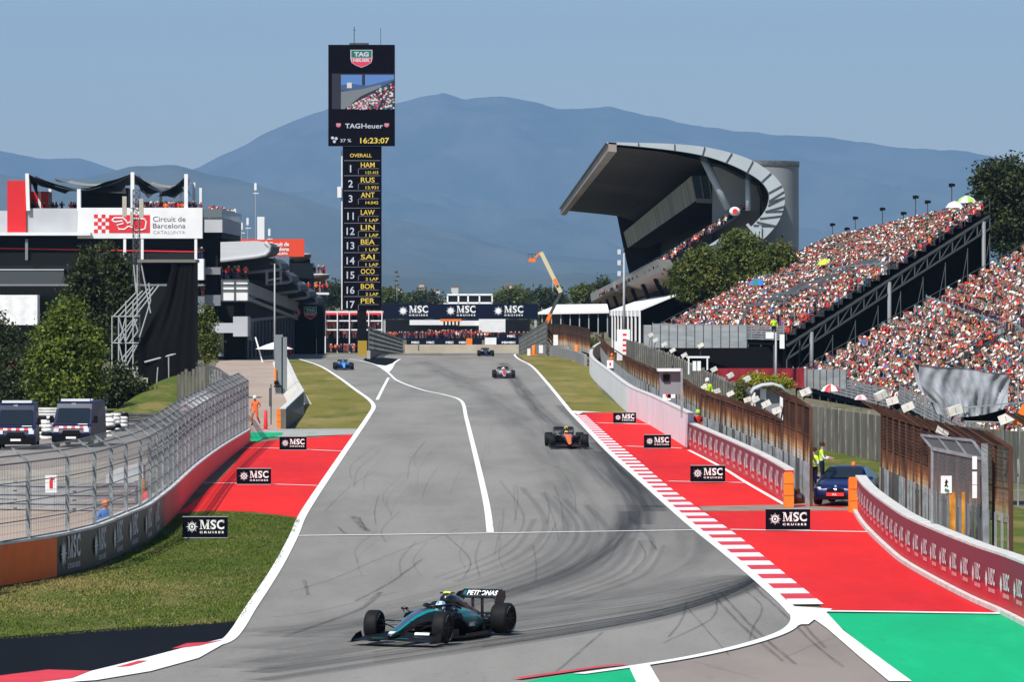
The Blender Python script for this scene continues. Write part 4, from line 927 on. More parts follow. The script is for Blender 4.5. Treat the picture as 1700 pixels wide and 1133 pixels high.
def van(px, py, rz, label):
    g = G(px,py); root = thing('police_van', (g.x,g.y,.01), label, 'van', 'dark blue vans parked behind the left fence', rz=rz, local=True)
    # front faces -Y
    prof = [(-2.75,.35),(-2.78,.75),(-2.65,1.05),(-2.35,1.20),(-1.70,1.95),(-1.55,2.22),(-1.2,2.32),(2.7,2.34),(2.8,2.2),(2.82,.35)]
    mb = MB(); mb.m(VBL); mb.smooth = False
    rings = []
    for x, k in ((-1.0,.86),(-.96,.96),(-.7,1.0),(.7,1.0),(.96,.96),(1.0,.86)):
        rings.append([(x*(1 if z < 1.2 else 1-.09*(z-1.2)), y*(.985+.015*k) if y < 0 else y, .35+(z-.35)*(.97+.03*k)) for y, z in prof])
    mb.loft(rings); mb.build('body', root)
    mb = MB(); mb.m(SCREEN); mb.add([(-.86,-2.31,1.27),(.86,-2.31,1.27),(.80,-1.70,2.0),(-.80,-1.70,2.0)],[(0,1,2,3)]); 
    mb.v = [(x,y-.02,z) for x,y,z in mb.v]; mb.build('windscreen', root)
    for s in (-1,1):
        mb = MB(); mb.m(SCREEN); mb.add([(s*.985,-1.9,1.3),(s*.985,-1.0,1.3),(s*.925,-1.0,1.95),(s*.925,-1.45,1.95)],[(0,1,2,3),(3,2,1,0)]); mb.build('side_window', root)
        mb = MB(); mb.m(VBK); mb.box((s*1.14,-1.95,1.42),(.2,.12,.36)); mb.beam((s*.95,-1.9,1.3),(s*1.12,-1.95,1.35),.05); mb.build('mirror', root)
        mb = MB(); mb.m(LAMP); mb.box((s*.78,-2.74,.88),(.26,.08,.2), rx=-.3); mb.build('headlight', root)
        for y in (-1.85,1.75):
            mb = MB(); wheel_x(mb, s*.88, y, .36, .24); w = mb.build('wheel', root); mb = MB(); rim_x(mb, s*.88, y, .36, .24, GREYP); mb.build('rim', w)
    mb = MB(); mb.m(VBK); mb.box((0,-2.80,.45),(1.98,.1,.36)); mb.box((0,-2.765,.70),(1.0,.06,.14)); mb.build('bumper', root)
    mb = MB()
    for k in range(8): mb.m(WHITE if k % 2 else REDP); mb.box((-.74+k*.21,-2.70,1.03),(.205,.02,.12), rx=-.45)
    mb.build('warning_stripe', root)
    mb = MB(); mb.m(WHITE); mb.box((0,-2.86,.50),(.52,.02,.11)); mb.build('number_plate', root)
    mb = MB(); mb.m(WHITE); put_text(mb, '112', (-.14,-1.60,2.17), (1,0,0), (0,.3,.9), h=.1); mb.box((.55,-2.50,1.19),(.5,.01,.05), rx=-1.0); mb.build('lettering', root)
    mb = MB(); mb.m(mat('light_bar', (.65,.68,.72), .3)); mb.box((0,-1.2,2.40),(1.5,.34,.12)); mb.box((0,.8,2.38),(1.2,.5,.08)); mb.build('light_bar', root)
    mb = MB(); mb.m(VBK); mb.ext([(-.5,-2.83,.66),(.5,-2.83,.66),(.42,-2.80,.88),(-.42,-2.80,.88)], (0,.04,0)); mb.build('grille', root)
    return root
van(30,745,R(3),'dark blue police van cut by the left edge of the photo')
van(132,741,R(-4),'dark blue police van right of its twin, beside the white tyre stack')
def saloon():
    g = G(1412,842); root = thing('saloon_car', (g.x,g.y+2.3,.03), 'dark blue saloon car parked in the gap between the right walls', 'car', rz=R(-14), local=True)
    SB = gloss('saloon_blue', (.006,.010,.075)); mb = MB(); mb.smooth = True; mb.m(SB)
    def ring(y, hw, zt, zs, zb=.22, tw=.8):
        return [(-hw*.92,y,zb),(-hw,y,zb+.18),(-hw,y,zs-.08),(-hw*.96,y,zs),(-hw*tw,y,zt-.03),(-hw*tw*.6,y,zt),(hw*tw*.6,y,zt),(hw*tw,y,zt-.03),(hw*.96,y,zs),(hw,y,zs-.08),(hw,y,zb+.18),(hw*.92,y,zb)]
    mb.loft([ring(-2.30,.70,.62,.58,.25,.8),ring(-2.22,.84,.70,.64),ring(-1.9,.91,.80,.74),ring(-1.2,.93,.92,.84),ring(-.95,.93,.95,.88),ring(-.15,.93,1.36,.93,.2,.66),ring(.3,.93,1.43,.94,.2,.64),ring(.9,.93,1.40,.95,.2,.64),ring(1.6,.92,1.10,.98,.2,.7),ring(2.1,.88,1.03,.96,.25,.75),ring(2.3,.78,.9,.85,.3,.8)]); mb.build('body', root)
    mb = MB(); mb.m(SCREEN); mb.add([(-.76,-.93,.975),(.76,-.93,.975),(.60,-.17,1.345),(-.60,-.17,1.345)],[(0,1,2,3)]); mb.v=[(x,y-.03,z+.035) for x,y,z in mb.v]; mb.build('windscreen', root)
    for s in (-1,1):
        mb = MB(); mb.m(SCREEN); mb.add([(s*.90,-.6,.98),(s*.90,1.3,1.02),(s*.64,1.0,1.36),(s*.64,-.05,1.36)],[(0,1,2,3),(3,2,1,0)]); mb.v=[(x+s*.02,y,z) for x,y,z in mb.v]; mb.build('side_window', root)
        mb = MB(); mb.m(SB); mb.loft([sup(y,.98,.1,.065,8,3,s*1.02) for y in (-.62,-.48)]); mb.build('mirror', root)
        mb = MB(); mb.m(LAMP); mb.ext([(s*.52,-2.30,.60),(s*.83,-2.14,.61),(s*.84,-2.14,.71),(s*.56,-2.26,.70)], (0,-.03,.0)); mb.build('headlight', root)
        for y in (-1.4,1.45):
            mb = MB(); wheel_x(mb, s*.82, y, .34, .24); w = mb.build('wheel', root); mb = MB(); rim_x(mb, s*.82, y, .34, .24, RIMM); mb.build('rim', w)
    mb = MB(); mb.m(VBK)
    for s in (-1,1): mb.ext([(s*.04,-2.335,.48),(s*.34,-2.325,.48),(s*.32,-2.31,.64),(s*.06,-2.32,.66)], (0,-.02,0))
    mb.box((0,-2.30,.33),(1.3,.06,.14)); mb.build('grille', root)
    mb = MB(); mb.m(REDP); mb.box((0,-2.37,.43),(.66,.02,.13)); mb.m(WHITE); put_text(mb, 'FIA', (-.1,-2.385,.385), (1,0,0), (0,0,1), h=.08); mb.build('number_plate', root)
    mb = MB(); mb.m(LAMP); disc(mb, (0,-2.29,.73), (1,0,0), (0,-.3,1), .045, 14); mb.build('badge', root)
    mb = MB(); mb.m(ORANGE); mb.lathe([(.09,1.44),(.08,1.52),(.03,1.56)], (0.2,.4,0), n=12); mb.build('roof_beacon', root)
saloon()
# ---------------------------------------------------------------- spectators and grandstands
CM = {k: mat('cloth_'+k, c, .85) for k, c in dict(red=(.62,.03,.03), darkred=(.28,.02,.03), white=(.78,.77,.75), cream=(.62,.55,.42), orange=(.80,.17,.02), navy=(.02,.035,.12), black=(.015,.015,.017), teal=(.02,.18,.18),
     yellow=(.78,.62,.05), blue=(.05,.18,.55), grey=(.25,.25,.26), pink=(.65,.25,.28), lime=(.35,.62,.08)).items()}
HAIR = mat('hair_brown', (.035,.020,.012), .7); HAIRF = mat('hair_fair', (.22,.13,.06), .7); SKIN2 = mat('skin_tan', (.26,.11,.07), .6)
def ring6(z, y, hw, hd, n=6): return [(hw*math.cos(2*math.pi*j/n+.3), y+hd*math.sin(2*math.pi*j/n+.3), z) for j in range(n)]
def sitter(pose, shirt, cap, legs, skin, stand=False):
    b = MB(); b.smooth = True; b.m(shirt); dz = .40 if stand else 0
    b.loft([ring6(z+dz,y,hw,hd) for z,y,hw,hd in ((.40,.02,.16,.12),(.55,.03,.15,.11),(.78,0,.20,.12),(.88,-.01,.15,.09),(.92,-.02,.05,.05))], False)
    b.m(skin); b.loft([ring6(z+dz,y,hw,hd) for z,y,hw,hd in ((.90,-.02,.05,.05),(.97,-.03,.08,.09),(1.06,-.03,.085,.10),(1.09,-.02,.08,.10))], False)
    b.m(cap); b.loft([ring6(z+dz,y,hw,hd) for z,y,hw,hd in ((1.07,-.02,.095,.112),(1.14,-.01,.085,.10),(1.19,-.01,.012,.012))], False)
    if cap not in (HAIR, HAIRF): b.add([(-.07,-.10,1.085+dz),(.07,-.10,1.085+dz),(.06,-.20,1.075+dz),(-.06,-.20,1.075+dz)],[(0,1,2,3)])
    for s in (-1,1):
        b.m(legs)
        if stand: b.tube([(s*.08,.02,.86),(s*.10,.0,.45),(s*.10,.02,.04)], [.085,.06,.045], 4, False)
        else: b.tube([(s*.09,.0,.45),(s*.11,-.40,.47),(s*.11,-.42,.06)], [.085,.065,.045], 4, False)
        b.m(shirt); e = [(s*.24,-.02,.62),(s*.12,-.26,.58)] if pose == 0 else [(s*.28,-.10,.68),(s*.16,-.18,.98)] if pose == 1 else [(s*.24,-.10,.6),(s*.10,-.33,.53)]
        b.tube([(s*.19,-.01,.82+dz),(e[0][0],e[0][1],e[0][2]+dz)], [.055,.045], 4, False); b.m(skin if pose else shirt); b.tube([(e[0][0],e[0][1],e[0][2]+dz),(e[1][0],e[1][1],e[1][2]+dz)], [.042,.035], 4, False)
    return b
rp_ = random.Random(5); SH = ['red']*13+['white']*9+['orange']*3+['navy']*4+['black']*13+['darkred']*8+['cream']*1+['grey']*2+['teal']*3+['yellow','blue','blue','pink','lime']
CP = ['white']*10+['red']*5+['cream']*2+['black']*9+['hair']*12+['fair']*1+['orange']*1+['navy']*3+['yellow','teal','teal']
VAR = []
for k in range(54):
    sh = rp_.choice(SH); cp = rp_.choice(CP); sk = rp_.choice([SKIN,SKIN,SKIN,SKIN2]); lg = rp_.choice([CM['navy'],CM['black'],CM['black'],CM['black'],CM['black'],CM['black'],sk,CM['darkred']])
    cm_ = HAIR if cp == 'hair' else HAIRF if cp == 'fair' else CM[cp]
    b = sitter(k % 3, CM[sh], cm_, lg, sk)
    desc = sh.replace('darkred','dark red') + ' top and ' + ('dark hair' if cp == 'hair' else 'fair hair' if cp == 'fair' else cp+' cap')
    VAR.append((b, desc, np.array(b.v), np.array(b.f), [b.mats[i] for i in b.mi]))
SVAR = []
for k in range(12):
    sh = rp_.choice(SH); cp = rp_.choice(CP); sk = rp_.choice([SKIN,SKIN2]); b = sitter(k % 3, CM[sh], HAIR if cp in ('hair','fair') else CM[cp], rp_.choice([sk,CM['navy'],CM['black']]), sk, True)
    SVAR.append((b, sh, np.array(b.v), np.array(b.f), [b.mats[i] for i in b.mi]))
ALLM = list(dict.fromkeys([m for v in VAR+SVAR for m in v[4]]))
def crowd_mesh(name, places, pool=None):  # places: (x, y, z, heading, scale)
    Vs, Fs, Ms, n = [], [], [], 0; pool = pool or VAR
    for (x,y,z,h,sc) in places:
        k = nrng.randint(len(pool)); v = pool[k][2]; c, s = math.cos(h), math.sin(h)
        q = np.empty_like(v); q[:,0] = (v[:,0]*c - v[:,1]*s)*sc + x; q[:,1] = (v[:,0]*s + v[:,1]*c)*sc + y; q[:,2] = v[:,2]*sc + z
        Vs.append(q); Fs.append(pool[k][3] + n); Ms.append(pool[k][5] if len(pool[k]) > 5 else np.array([ALLM.index(m) for m in pool[k][4]])); n += len(v)
    return npmesh(name, np.concatenate(Vs), np.concatenate(Fs), np.concatenate(Ms), ALLM)
VAR = [v + (np.array([ALLM.index(m) for m in v[4]]),) for v in VAR]; SVAR = [v + (np.array([ALLM.index(m) for m in v[4]]),) for v in SVAR]
def crowd(name, places, label, pool=None):
    if not places: return
    me = crowd_mesh(name, places, pool); o = link(name, me); tag(o, label, 'crowd', kind='stuff'); return o
COLM = mat('column_grey', (.20,.21,.22), .5)
SEATS = []                                # every seat in view: (distance, stand, row, seat, place)
DECK = mat('deck_grey', (.06,.06,.065), .8, var=.3, scale=.6); SHADE_BLK = mat('shade_black', (.004,.004,.005), .9); RAILM = mat('barrier_grey', (.27,.29,.30), .6, var=.15, scale=.5, vec=(1,1,6)); TRUSS = mat('truss_steel', (.10,.11,.115), .5, .5)  # the black sheet colour stands in for shade
def grandstand(sid, FL, FR, BR, BL, rows, label, walk=(), pitch=.52, gaps=13.0, fill=.93, shade_in=1.2, ground=0.0):
    FL,FR,BR,BL = map(Vector, (FL,FR,BR,BL)); root = thing('grandstand', (FR.x,FR.y,ground), label, 'grandstand')
    mb = MB(); mb.m(DECK); pts = []
    for i in range(rows+1):
        t = i/rows; pts.append((FL.lerp(BL,t), FR.lerp(BR,t)))
    for i in range(rows):
        (l0,r0),(l1,r1) = pts[i], pts[i+1]; zl = l1.z; zr = r1.z; zl0 = l0.z; zr0 = r0.z
        mb.add([(l0.x,l0.y,zl0),(r0.x,r0.y,zr0),(r0.x,r0.y,zr),(l0.x,l0.y,zl),(l1.x,l1.y,zl),(r1.x,r1.y,zr)],[(0,1,2,3),(3,2,5,4)])
    l0,r0 = pts[0]; l1,r1 = pts[-1]; dn = Vector((0,0,-.35))
    mb.poly([l0+dn, l1+dn, r1+dn, r0+dn]); mb.build('seating_deck', root)
    rowd = (FR-FL).normalized(); up = (BR-FR); up.z = 0; perp = Vector((-rowd.y,rowd.x,0)); 
    if perp.dot(up) < 0: perp = -perp
    head = math.atan2(perp.x, -perp.y) + math.pi if False else math.atan2(-perp.x, perp.y)
    for i in range(rows):
        if i in walk: continue
        l, r = pts[i]; l1, r1 = pts[i+1]; a = l.lerp(l1,.55); b = r.lerp(r1,.55); a = Vector((a.x,a.y,l1.z)); b = Vector((b.x,b.y,r1.z)); ln = (b-a).length; n = int(ln/pitch)
        for k in range(n):
            s = k*pitch
            if s % gaps < 1.3 or nrng.rand() > fill: continue
            p = a.lerp(b, (s + nrng.uniform(-.1,.1))/ln); px = 850 + F*p.x/p.y
            if px < -30 or px > 1725: continue
            SEATS.append(((p.x**2+p.y**2)**.5, sid, i+1, k+1, (p.x, p.y+nrng.uniform(-.06,.06), p.z-.40+nrng.uniform(-.03,.05), head+nrng.uniform(-.35,.35), nrng.uniform(1.05,1.22))))
    # barrier along the walkways and the front
    for i in (0,)+tuple(walk):
        l, r = pts[i]; mb = MB(); mb.m(RAILM); f = -perp*.25; h = 1.1 if i else 1.25
        for k in range(6):
            z = .12 + k*h/6; mb.beam(l+f+Vector((0,0,z)), r+f+Vector((0,0,z)), .03, h/6*.72)
        m = max(2,int((r-l).length/3))
        for k in range(m+1): p = l.lerp(r,k/m)+f; mb.beam(p, p+Vector((0,0,h+.1)), .06)
        mb.build('barrier', root)
    L0 = (FR-FL).length; k = 1                # handrails up the aisles
    while k*13.0 < L0 and k < 9:
        mb = MB(); mb.m(DSTEEL); prev = None
        for i in range(rows+1):
            l, r = pts[i]; p = l.lerp(r, min(1,(k*13.0+.6)/(r-l).length)) + Vector((0,0,.95))
            if prev is not None: mb.beam(prev, p, .05)
            prev = p
            if i % 4 == 0: mb.beam(p, p-Vector((0,0,.95)), .05)
        mb.build('aisle_handrail', root); k += 1
    # raking trusses under both ends
    for a, b in ((FR,BR),(FL,BL)):
        mb = MB(); mb.m(TRUSS); d1 = Vector((0,0,-.45)); d2 = Vector((0,0,-1.55)); n = 16
        mb.beam(a+d1, b+d1, .17); mb.beam(a+d2, b+d2, .14)
        for k in range(n):
            p0, p1 = a.lerp(b,k/n), a.lerp(b,(k+1)/n); mb.beam(p0+d2, p0+d1, .10); mb.beam(p0+d2, p1+d1, .08)
        mb.beam(b+d2, b+d1, .1); mb.build('raking_truss', root)
        mb = MB(); mb.m(DSTEEL)
        for q in (Vector((0,0,1.05)), Vector((0,0,.55))): mb.beam(a+q, b+q, .05)
        for k in range(9): p = a.lerp(b,k/8); mb.beam(p, p+Vector((0,0,1.05)), .045)
        mb.build('side_railing', root)
        for t in (.12,.5,.97):
            p = a.lerp(b,t); mb = MB(); mb.smooth = True; mb.m(COLM); mb.tube([(p.x,p.y,ground-.1),(p.x,p.y,p.z-.6)], .17, 10); mb.build('column', root)
    # added black sheets painting the shade below the deck, at side, front and rear
    ins = -rowd*shade_in
    mb = MB(); mb.m(SHADE_BLK)
    a, b = FR+ins, BR+ins
    mb.add([(a.x,a.y,ground),(b.x,b.y,ground),(b.x,b.y,b.z-.6),(a.x,a.y,a.z-.6)],[(0,1,2,3)])
    mb.add([(FL.x,FL.y,ground),(FR.x,FR.y,ground),(FR.x,FR.y,FR.z-.4),(FL.x,FL.y,FL.z-.4)],[(0,1,2,3)]) 
    mb.v = [(v[0]+perp.x*1.2*(1 if k > 3 else 0), v[1]+perp.y*1.2*(1 if k > 3 else 0), v[2]) for k, v in enumerate(mb.v)]
    mb.add([(BL.x,BL.y,ground),(BR.x,BR.y,ground),(BR.x,BR.y,BR.z-.3),(BL.x,BL.y,BL.z-.3)],[(0,1,2,3)])
    mb.build('shade_sheet', root)
    # scaffold legs in front of the black sheets
    mb = MB(); mb.m(TRUSS)
    for k in range(10):
        p = FR.lerp(BR, k/9); mb.beam((p.x,p.y,ground),(p.x,p.y,p.z-2), .07)
        if k < 9: q = FR.lerp(BR,(k+1)/9); mb.beam((p.x,p.y,ground+.3),(q.x,q.y,q.z-2.2), .05)
    mb.build('scaffold', root)
    for k in range(12):
        p = FL.lerp(FR,k/11); mb = MB(); mb.m(TRUSS); mb.beam((p.x,p.y,ground),(p.x,p.y,p.z-.4), .10); mb.build('front_leg', root)
    return root, pts, perp
A = grandstand('upper stand', W(1088,560,470), W(1306,566,430), W(1643,350,440), W(1372,410,560), 22, 'highest packed grandstand on the right, its raking truss ending below the big tree', walk=(11,))
B = grandstand('middle stand', W(1322,638,392), W(1482,678,340), W(1860,452,345), W(1760,394,400), 24, 'middle packed grandstand on the right, with a walkway barrier across it', walk=(12,))
Cc = grandstand('lower stand', W(1500,672,335), W(1700,780,276), W(2000,604,285), W(1850,478,345), 24, 'lowest packed grandstand behind the grey tarpaulin at the right edge', walk=(13,))
SEATS.sort(key=lambda s: s[0])
# the spectators that show largest are people of their own
near = []; rest = []
SMESH = {}
for s in SEATS:
    px = 850+F*s[4][0]/s[4][1]; py = HY+F*(CH-s[4][2]-.8)/s[4][1]
    hid = (px > 1500 and py > 600 and px < 1690 and py < 800) or py > 690
    if len(near) < 295 and not hid and px < 1698 and (s[0] < 420): near.append(s)
    elif py < 735: rest.append(s)
for s in near:
    k = nrng.randint(len(VAR)); v = VAR[k]
    if k not in SMESH:
        me = npmesh('person', v[2], v[3], v[5], ALLM); SMESH[k] = me
    x,y,z,h,sc = s[4]; o = bpy.data.objects.new('person', SMESH[k]); COL.objects.link(o); o.location = (x,y,z); o.rotation_euler = (0,0,h); o.scale = (sc,)*3
    tag(o, 'spectator in %s, row %d, seat %d, %s' % (v[1], s[2], s[3], s[1]), 'person', 'spectators in the grandstands')
crowd('crowd', [s[4] for s in rest], 'packed sunlit spectators filling the three right-hand grandstands')
# poles with loudspeakers behind the top row of the upper stand
topL, topR = A[1][-1]
for k, (px, ptop, hgt) in enumerate(((1382,371,.9),(1406,378,.6),(1420,360,1.5),(1465,345,1.4),(1500,352,.6),(1520,325,1.9),(1540,333,.6),(1580,305,2.2))):
    t = (px-1372)/271; p = topL.lerp(topR, min(1,t)); d = topL.y + (topR.y-topL.y)*min(1, t*1.0)
    q = W(px, ptop, d); mb = MB(); mb.m(DSTEEL); mb.beam((q.x,q.y,p.z-.5),(q.x,q.y,q.z), .10)
    root = thing('speaker_pole', (q.x,q.y,p.z-.5), 'dark loudspeaker pole behind the top row of the highest stand, %s from the left' % ['first','second','third','fourth','fifth','sixth','seventh','eighth'][k], 'pole', 'loudspeaker poles along the top of the stand')
    mb.build('pole', root); mb = MB(); mb.m(BLACK); mb.box((q.x+.12,q.y,q.z-.12),(.36,.3,.26), ry=.25); mb.box((q.x-.16,q.y,q.z-.15),(.2,.25,.34)); mb.build('loudspeaker', root)
# weathered concrete fence below the stands
QP = [W(1040,0,430), W(1120,0,380), W(1200,0,330), W(1280,0,292), W(1350,0,262), W(1470,0,240), W(1600,0,222), W(1720,0,212)]
QP = resample([Vector((p.x,p.y,0)) for p in QP], 2.2)
CPOST = mat('old_concrete_post', (.19,.18,.155), .9, var=.35, scale=2)
root = thing('concrete_fence', (QP[0].x,QP[0].y,0), 'weathered grey concrete post-and-panel fence below the grandstands', 'fence')
mb = MB(); mb.m(CONCD)
hC = lambda p: 2.15 + max(0,(p.y-320))*.017
for a, b in zip(QP,QP[1:]): mb.beam((a.x,a.y,hC(a)/2),(b.x,b.y,hC(b)/2),.06,(hC(a)+hC(b))/2)
mb.build('panel', root)
for a in QP[-95:]:
    mb = MB(); mb.m(CPOST); mb.beam((a.x,a.y-.05,0),(a.x,a.y-.05,hC(a)+.12+rnd.uniform(-.05,.1)),.14); mb.build('post', root)
# red wall and grey terrace front below the upper stand
def slab(name, px0, px1, py0, py1, d0, d1, mt, label, cat, ribs=0, dep=.3):
    a, b = W(px0,py1,d0), W(px1,py1,d1); zt0, zt1 = W(px0,py0,d0).z, W(px1,py0,d1).z; mb = MB(); mb.m(mt); zb = zg(a.y)
    mb.add([(a.x,a.y,a.z),(b.x,b.y,b.z),(b.x,b.y,zt1),(a.x,a.y,zt0),(a.x,a.y+dep,a.z),(b.x,b.y+dep,b.z),(b.x,b.y+dep,zt1),(a.x,a.y+dep,zt0)],[(0,1,2,3),(5,4,7,6),(3,2,6,7),(1,5,6,2),(4,0,3,7),(4,5,1,0)])
    if ribs:
        mb.m(DSTEEL)
        for k in range(ribs+1):
            t = k/ribs; p = a.lerp(b,t); zt = zt0+(zt1-zt0)*t; mb.beam((p.x,p.y-.04,p.z),(p.x,p.y-.04,zt),.06)
    return tag(mb.build(name, loc=(a.x,a.y,zb)), label, cat)
slab('low_wall', 1190,1335,612,644,345,330, mat('wall_dark_red',(.30,.02,.03),.7,var=.25,scale=.8), 'dark red wall behind the concrete fence, below the highest stand', 'wall')
slab('terrace_front', 1255,1405,614,645,338,328, RAILM, 'grey slatted terrace front below the middle stand', 'barrier', ribs=14)
slab('terrace_front', 1068,1240,540,578,440,432, RAILM, 'grey slatted terrace front below the left half of the highest stand', 'barrier', ribs=12)
slab('undercroft_shade', 1066,1330,576,625,442,434, SHADE_BLK, 'black sheet for the shade of the undercroft below the highest stand', 'wall')  # added black sheet, painting the shade under the stand
# grey tarpaulin thrown over equipment
TARP = mat('tarpaulin_silver', (.27,.29,.32), .6, .0, var=.2, scale=2.5)
mb = MB(); mb.smooth = True; mb.m(TARP); nx_, nz_ = 44, 22; dT = 190.0
tl, tr, bl, br = (1526,606), (1676,621), (1556,702), (1672,676)
rr_ = random.Random(3); fold = [rr_.uniform(0,6.28) for _ in range(8)]
for side_ in (0,1):
    base = len(mb.v); vs = []
    for i in range(nx_+1):
        u = i/nx_
        for j in range(nz_+1):
            v = j/nz_; px = (tl[0]*(1-u)+tr[0]*u)*(1-v)+(bl[0]*(1-u)+br[0]*u)*v; px += -9*(1-u)**3*math.sin(3.14*min(1,v*1.4)); py = (tl[1]*(1-u)+tr[1]*u)*(1-v)+(bl[1]*(1-u)+br[1]*u)*v + 10*math.sin(u*3.0)*v - (14*(1-u)*v*v) + 3*math.sin(u*9)*(1-v)*.5
            pl_ = abs(((u*9+v*2.2*(u-.5)+.25*math.sin(v*6+u*3)) % 1)-.5)*2; dd = .22*pl_*(.25+.75*v)*(1-.4*u) + .05*math.sin(u*22+fold[0]+v*5)*(.25+v) + .06*math.sin(u*11-v*6+fold[1]) + .10*abs(((u*6+v*1.5+.3*math.sin(v*5)) % 1)-.5)+.03*math.sin(u*47+v*12) - .14*abs(math.sin(u*5+v*2.2+fold[2]))
            q = W(px, py, dT); vs.append((q.x, q.y - dd + side_*(.3+2.2*min(1,(1-v)*1.0)), q.z))
    mb.add(vs, [(i*(nz_+1)+j,(i+1)*(nz_+1)+j,(i+1)*(nz_+1)+j+1,i*(nz_+1)+j+1) for i in range(nx_) for j in range(nz_)])
for i in range(nx_):
    a, b = i*(nz_+1), (i+1)*(nz_+1); o_ = (nx_+1)*(nz_+1); mb.f.append((a,b,o_+b,o_+a)); mb.mi.append(0); mb.sm.append(True)
c = W(1600,660,dT); tag(mb.build('tarpaulin', loc=c), 'crumpled silver-grey tarpaulin over equipment in front of the lowest stand', 'tarpaulin')
root = thing('equipment_frame', W(1610,690,dT+1), 'dark steel frame and cases carrying the silver-grey tarpaulin', 'frame')
mb = MB(); mb.m(BLACK); a, b = W(1600,678,dT+1), W(1670,702,dT+1); mb.box(((a.x+b.x)/2,dT+1.6,(a.z+b.z)/2),(b.x-a.x,1.2,a.z-b.z)); mb.build('case', root)
for px in (1535,1562,1668,1690):
    q = W(px,632,dT+1.2); mb = MB(); mb.m(STEEL); mb.beam((q.x,q.y,0),(q.x,q.y,q.z),.06); mb.build('post', root)
mb = MB(); mb.m(STEEL); mb.beam(W(1560,681,dT-.3),W(1700,668,dT-.3),.05); mb.beam(W(1600,700,dT-.3),W(1700,703,dT-.3),.05); mb.build('rail', root)
# ---------------------------------------------------------------- left: hospitality building, pit building
def bx(mb, px0, py0, px1, py1, d, dep=.5, mt=None):      # box whose front face fills the pixel rectangle at distance d
    if mt: mb.m(mt)
    a, b = W(px0,py1,d), W(px1,py0,d); mb.box(((a.x+b.x)/2, d+dep/2, (a.z+b.z)/2), (abs(b.x-a.x), dep, abs(b.z-a.z))); return mb
def part(name, root, *rects, mt=None):
    mb = MB(); mb.m(mt)
    for r in rects: bx(mb, *r)
    return mb.build(name, root)
LGREY = mat('cladding_light_grey', (.42,.43,.45), .6, var=.06, scale=.4); MGREY = mat('cladding_mid_grey', (.20,.21,.225), .6, var=.1, scale=.4)
WCLAD = mat('white_cladding', (.74,.74,.74), .55, var=.05, scale=.5); CANV = mat('canopy_grey', (.07,.075,.08), .7); CANV2 = mat('canopy_beige', (.26,.24,.19), .75)
hb = thing('hospitality_building', W(170,590,600), 'long hospitality building on the left with a white circuit sign and dark glass floors', 'building')
part('main_block', hb, (-160,394,338,600,601,40), mt=DARK)
part('roof_slab', hb, (-160,386,150,391,598,44), mt=WCLAD)
part('upper_block', hb, (45,347,336,392,601.4,34), mt=MGREY)
part('grey_fascia', hb, (44,346,128,388,600.4,.6), mt=LGREY)
part('sign_fascia', hb, (128.5,345,336,396,599.6,1.4), mt=WCLAD)
part('stair_tower', hb, (12,300,43,388,600,7), (43,318,80,346,604,5), mt=mat('tower_red', (.62,.02,.025), .5))
part('back_block', hb, (-80,350,12,386,622,12), mt=LGREY)
mb = MB(); d = 599.57; RS = mat('sign_red', (.68,.03,.04), .5)
bx(mb, 181,357,249,387,d,.06,RS)
for i in range(4):
    for j in range(5):
        if (i+j) % 2 == 0 and (i*.9+j*.0) <= 4: bx(mb, 156+i*6.3, 356+j*6.2, 162.3+i*6.3, 362.2+j*6.2, d, .05, RS)
mb.m(WCLAD)
trk = [(186,366),(190,362),(204,362),(209,366),(212,371),(217,368),(221,363),(240,364),(243,369),(241,380),(236,382),(224,382),(220,378),(213,376),(207,381),(198,381),(194,374),(205,371),(203,367),(191,369),(186,366)]
mb.tube([W(x,y,d-.0) for x,y in trk], .10, 5)
mb.m(mat('sign_text', (.10,.10,.12), .6)); s14 = F/d
for txt, px, py, pw, ph in (('Circuit de',254,368,54,8.5),('Barcelona',254,379,54,8)):
    o = W(px,py,d-.0); mb.build('sign_emblem' if px and txt[0] == 'C' else 'sign_lettering', hb); mb = MB(); mb.m(mat('sign_text', (.10,.10,.12), .6)); put_text(mb, txt, o, (1,0,0), (0,0,1), w=pw/s14, h=ph/s14, bold=.0)
mb.build('sign_lettering', hb); mb = MB(); mb.m(GREYP); put_text(mb, 'CATALUNYA', W(254,388.5,d-.0), (1,0,0), (0,0,1), w=54/s14, h=5.5/s14); mb.build('sign_lettering', hb)
mb = MB(); mb.m(RS); a, b = W(-160,410,600.6), W(322,418,600.6); mb.beam((a.x,600.6,a.z),(b.x,600.6,b.z),.14); mb.build('red_trim', hb)
part('glass_floor', hb, (-160,420,330,448,600.6,.4), mt=GLASS)
part('balcony', hb, (-160,449,106,472,596.5,.15), mt=mat('balcony_glass',(.06,.07,.075),.15))
part('balcony_rail', hb, (-160,447,106,449,596.4,.2), mt=LGREY)
part('lower_glazing', hb, (-160,476,330,560,600.7,.3), mt=GLASS)
part('balcony_slab', hb, (-160,472,338,475,596.4,4), mt=MGREY)
for px in (44,207,236,325): part('column', hb, (px-2.2,397,px+2.2,432,598.6,.5), mt=WCLAD if px > 100 else MGREY)
part('low_canopy', hb, (-60,490,62,540,590,3), mt=mat('tent_white',(.78,.78,.78),.8,var=.12,scale=1.2,bump=.4))
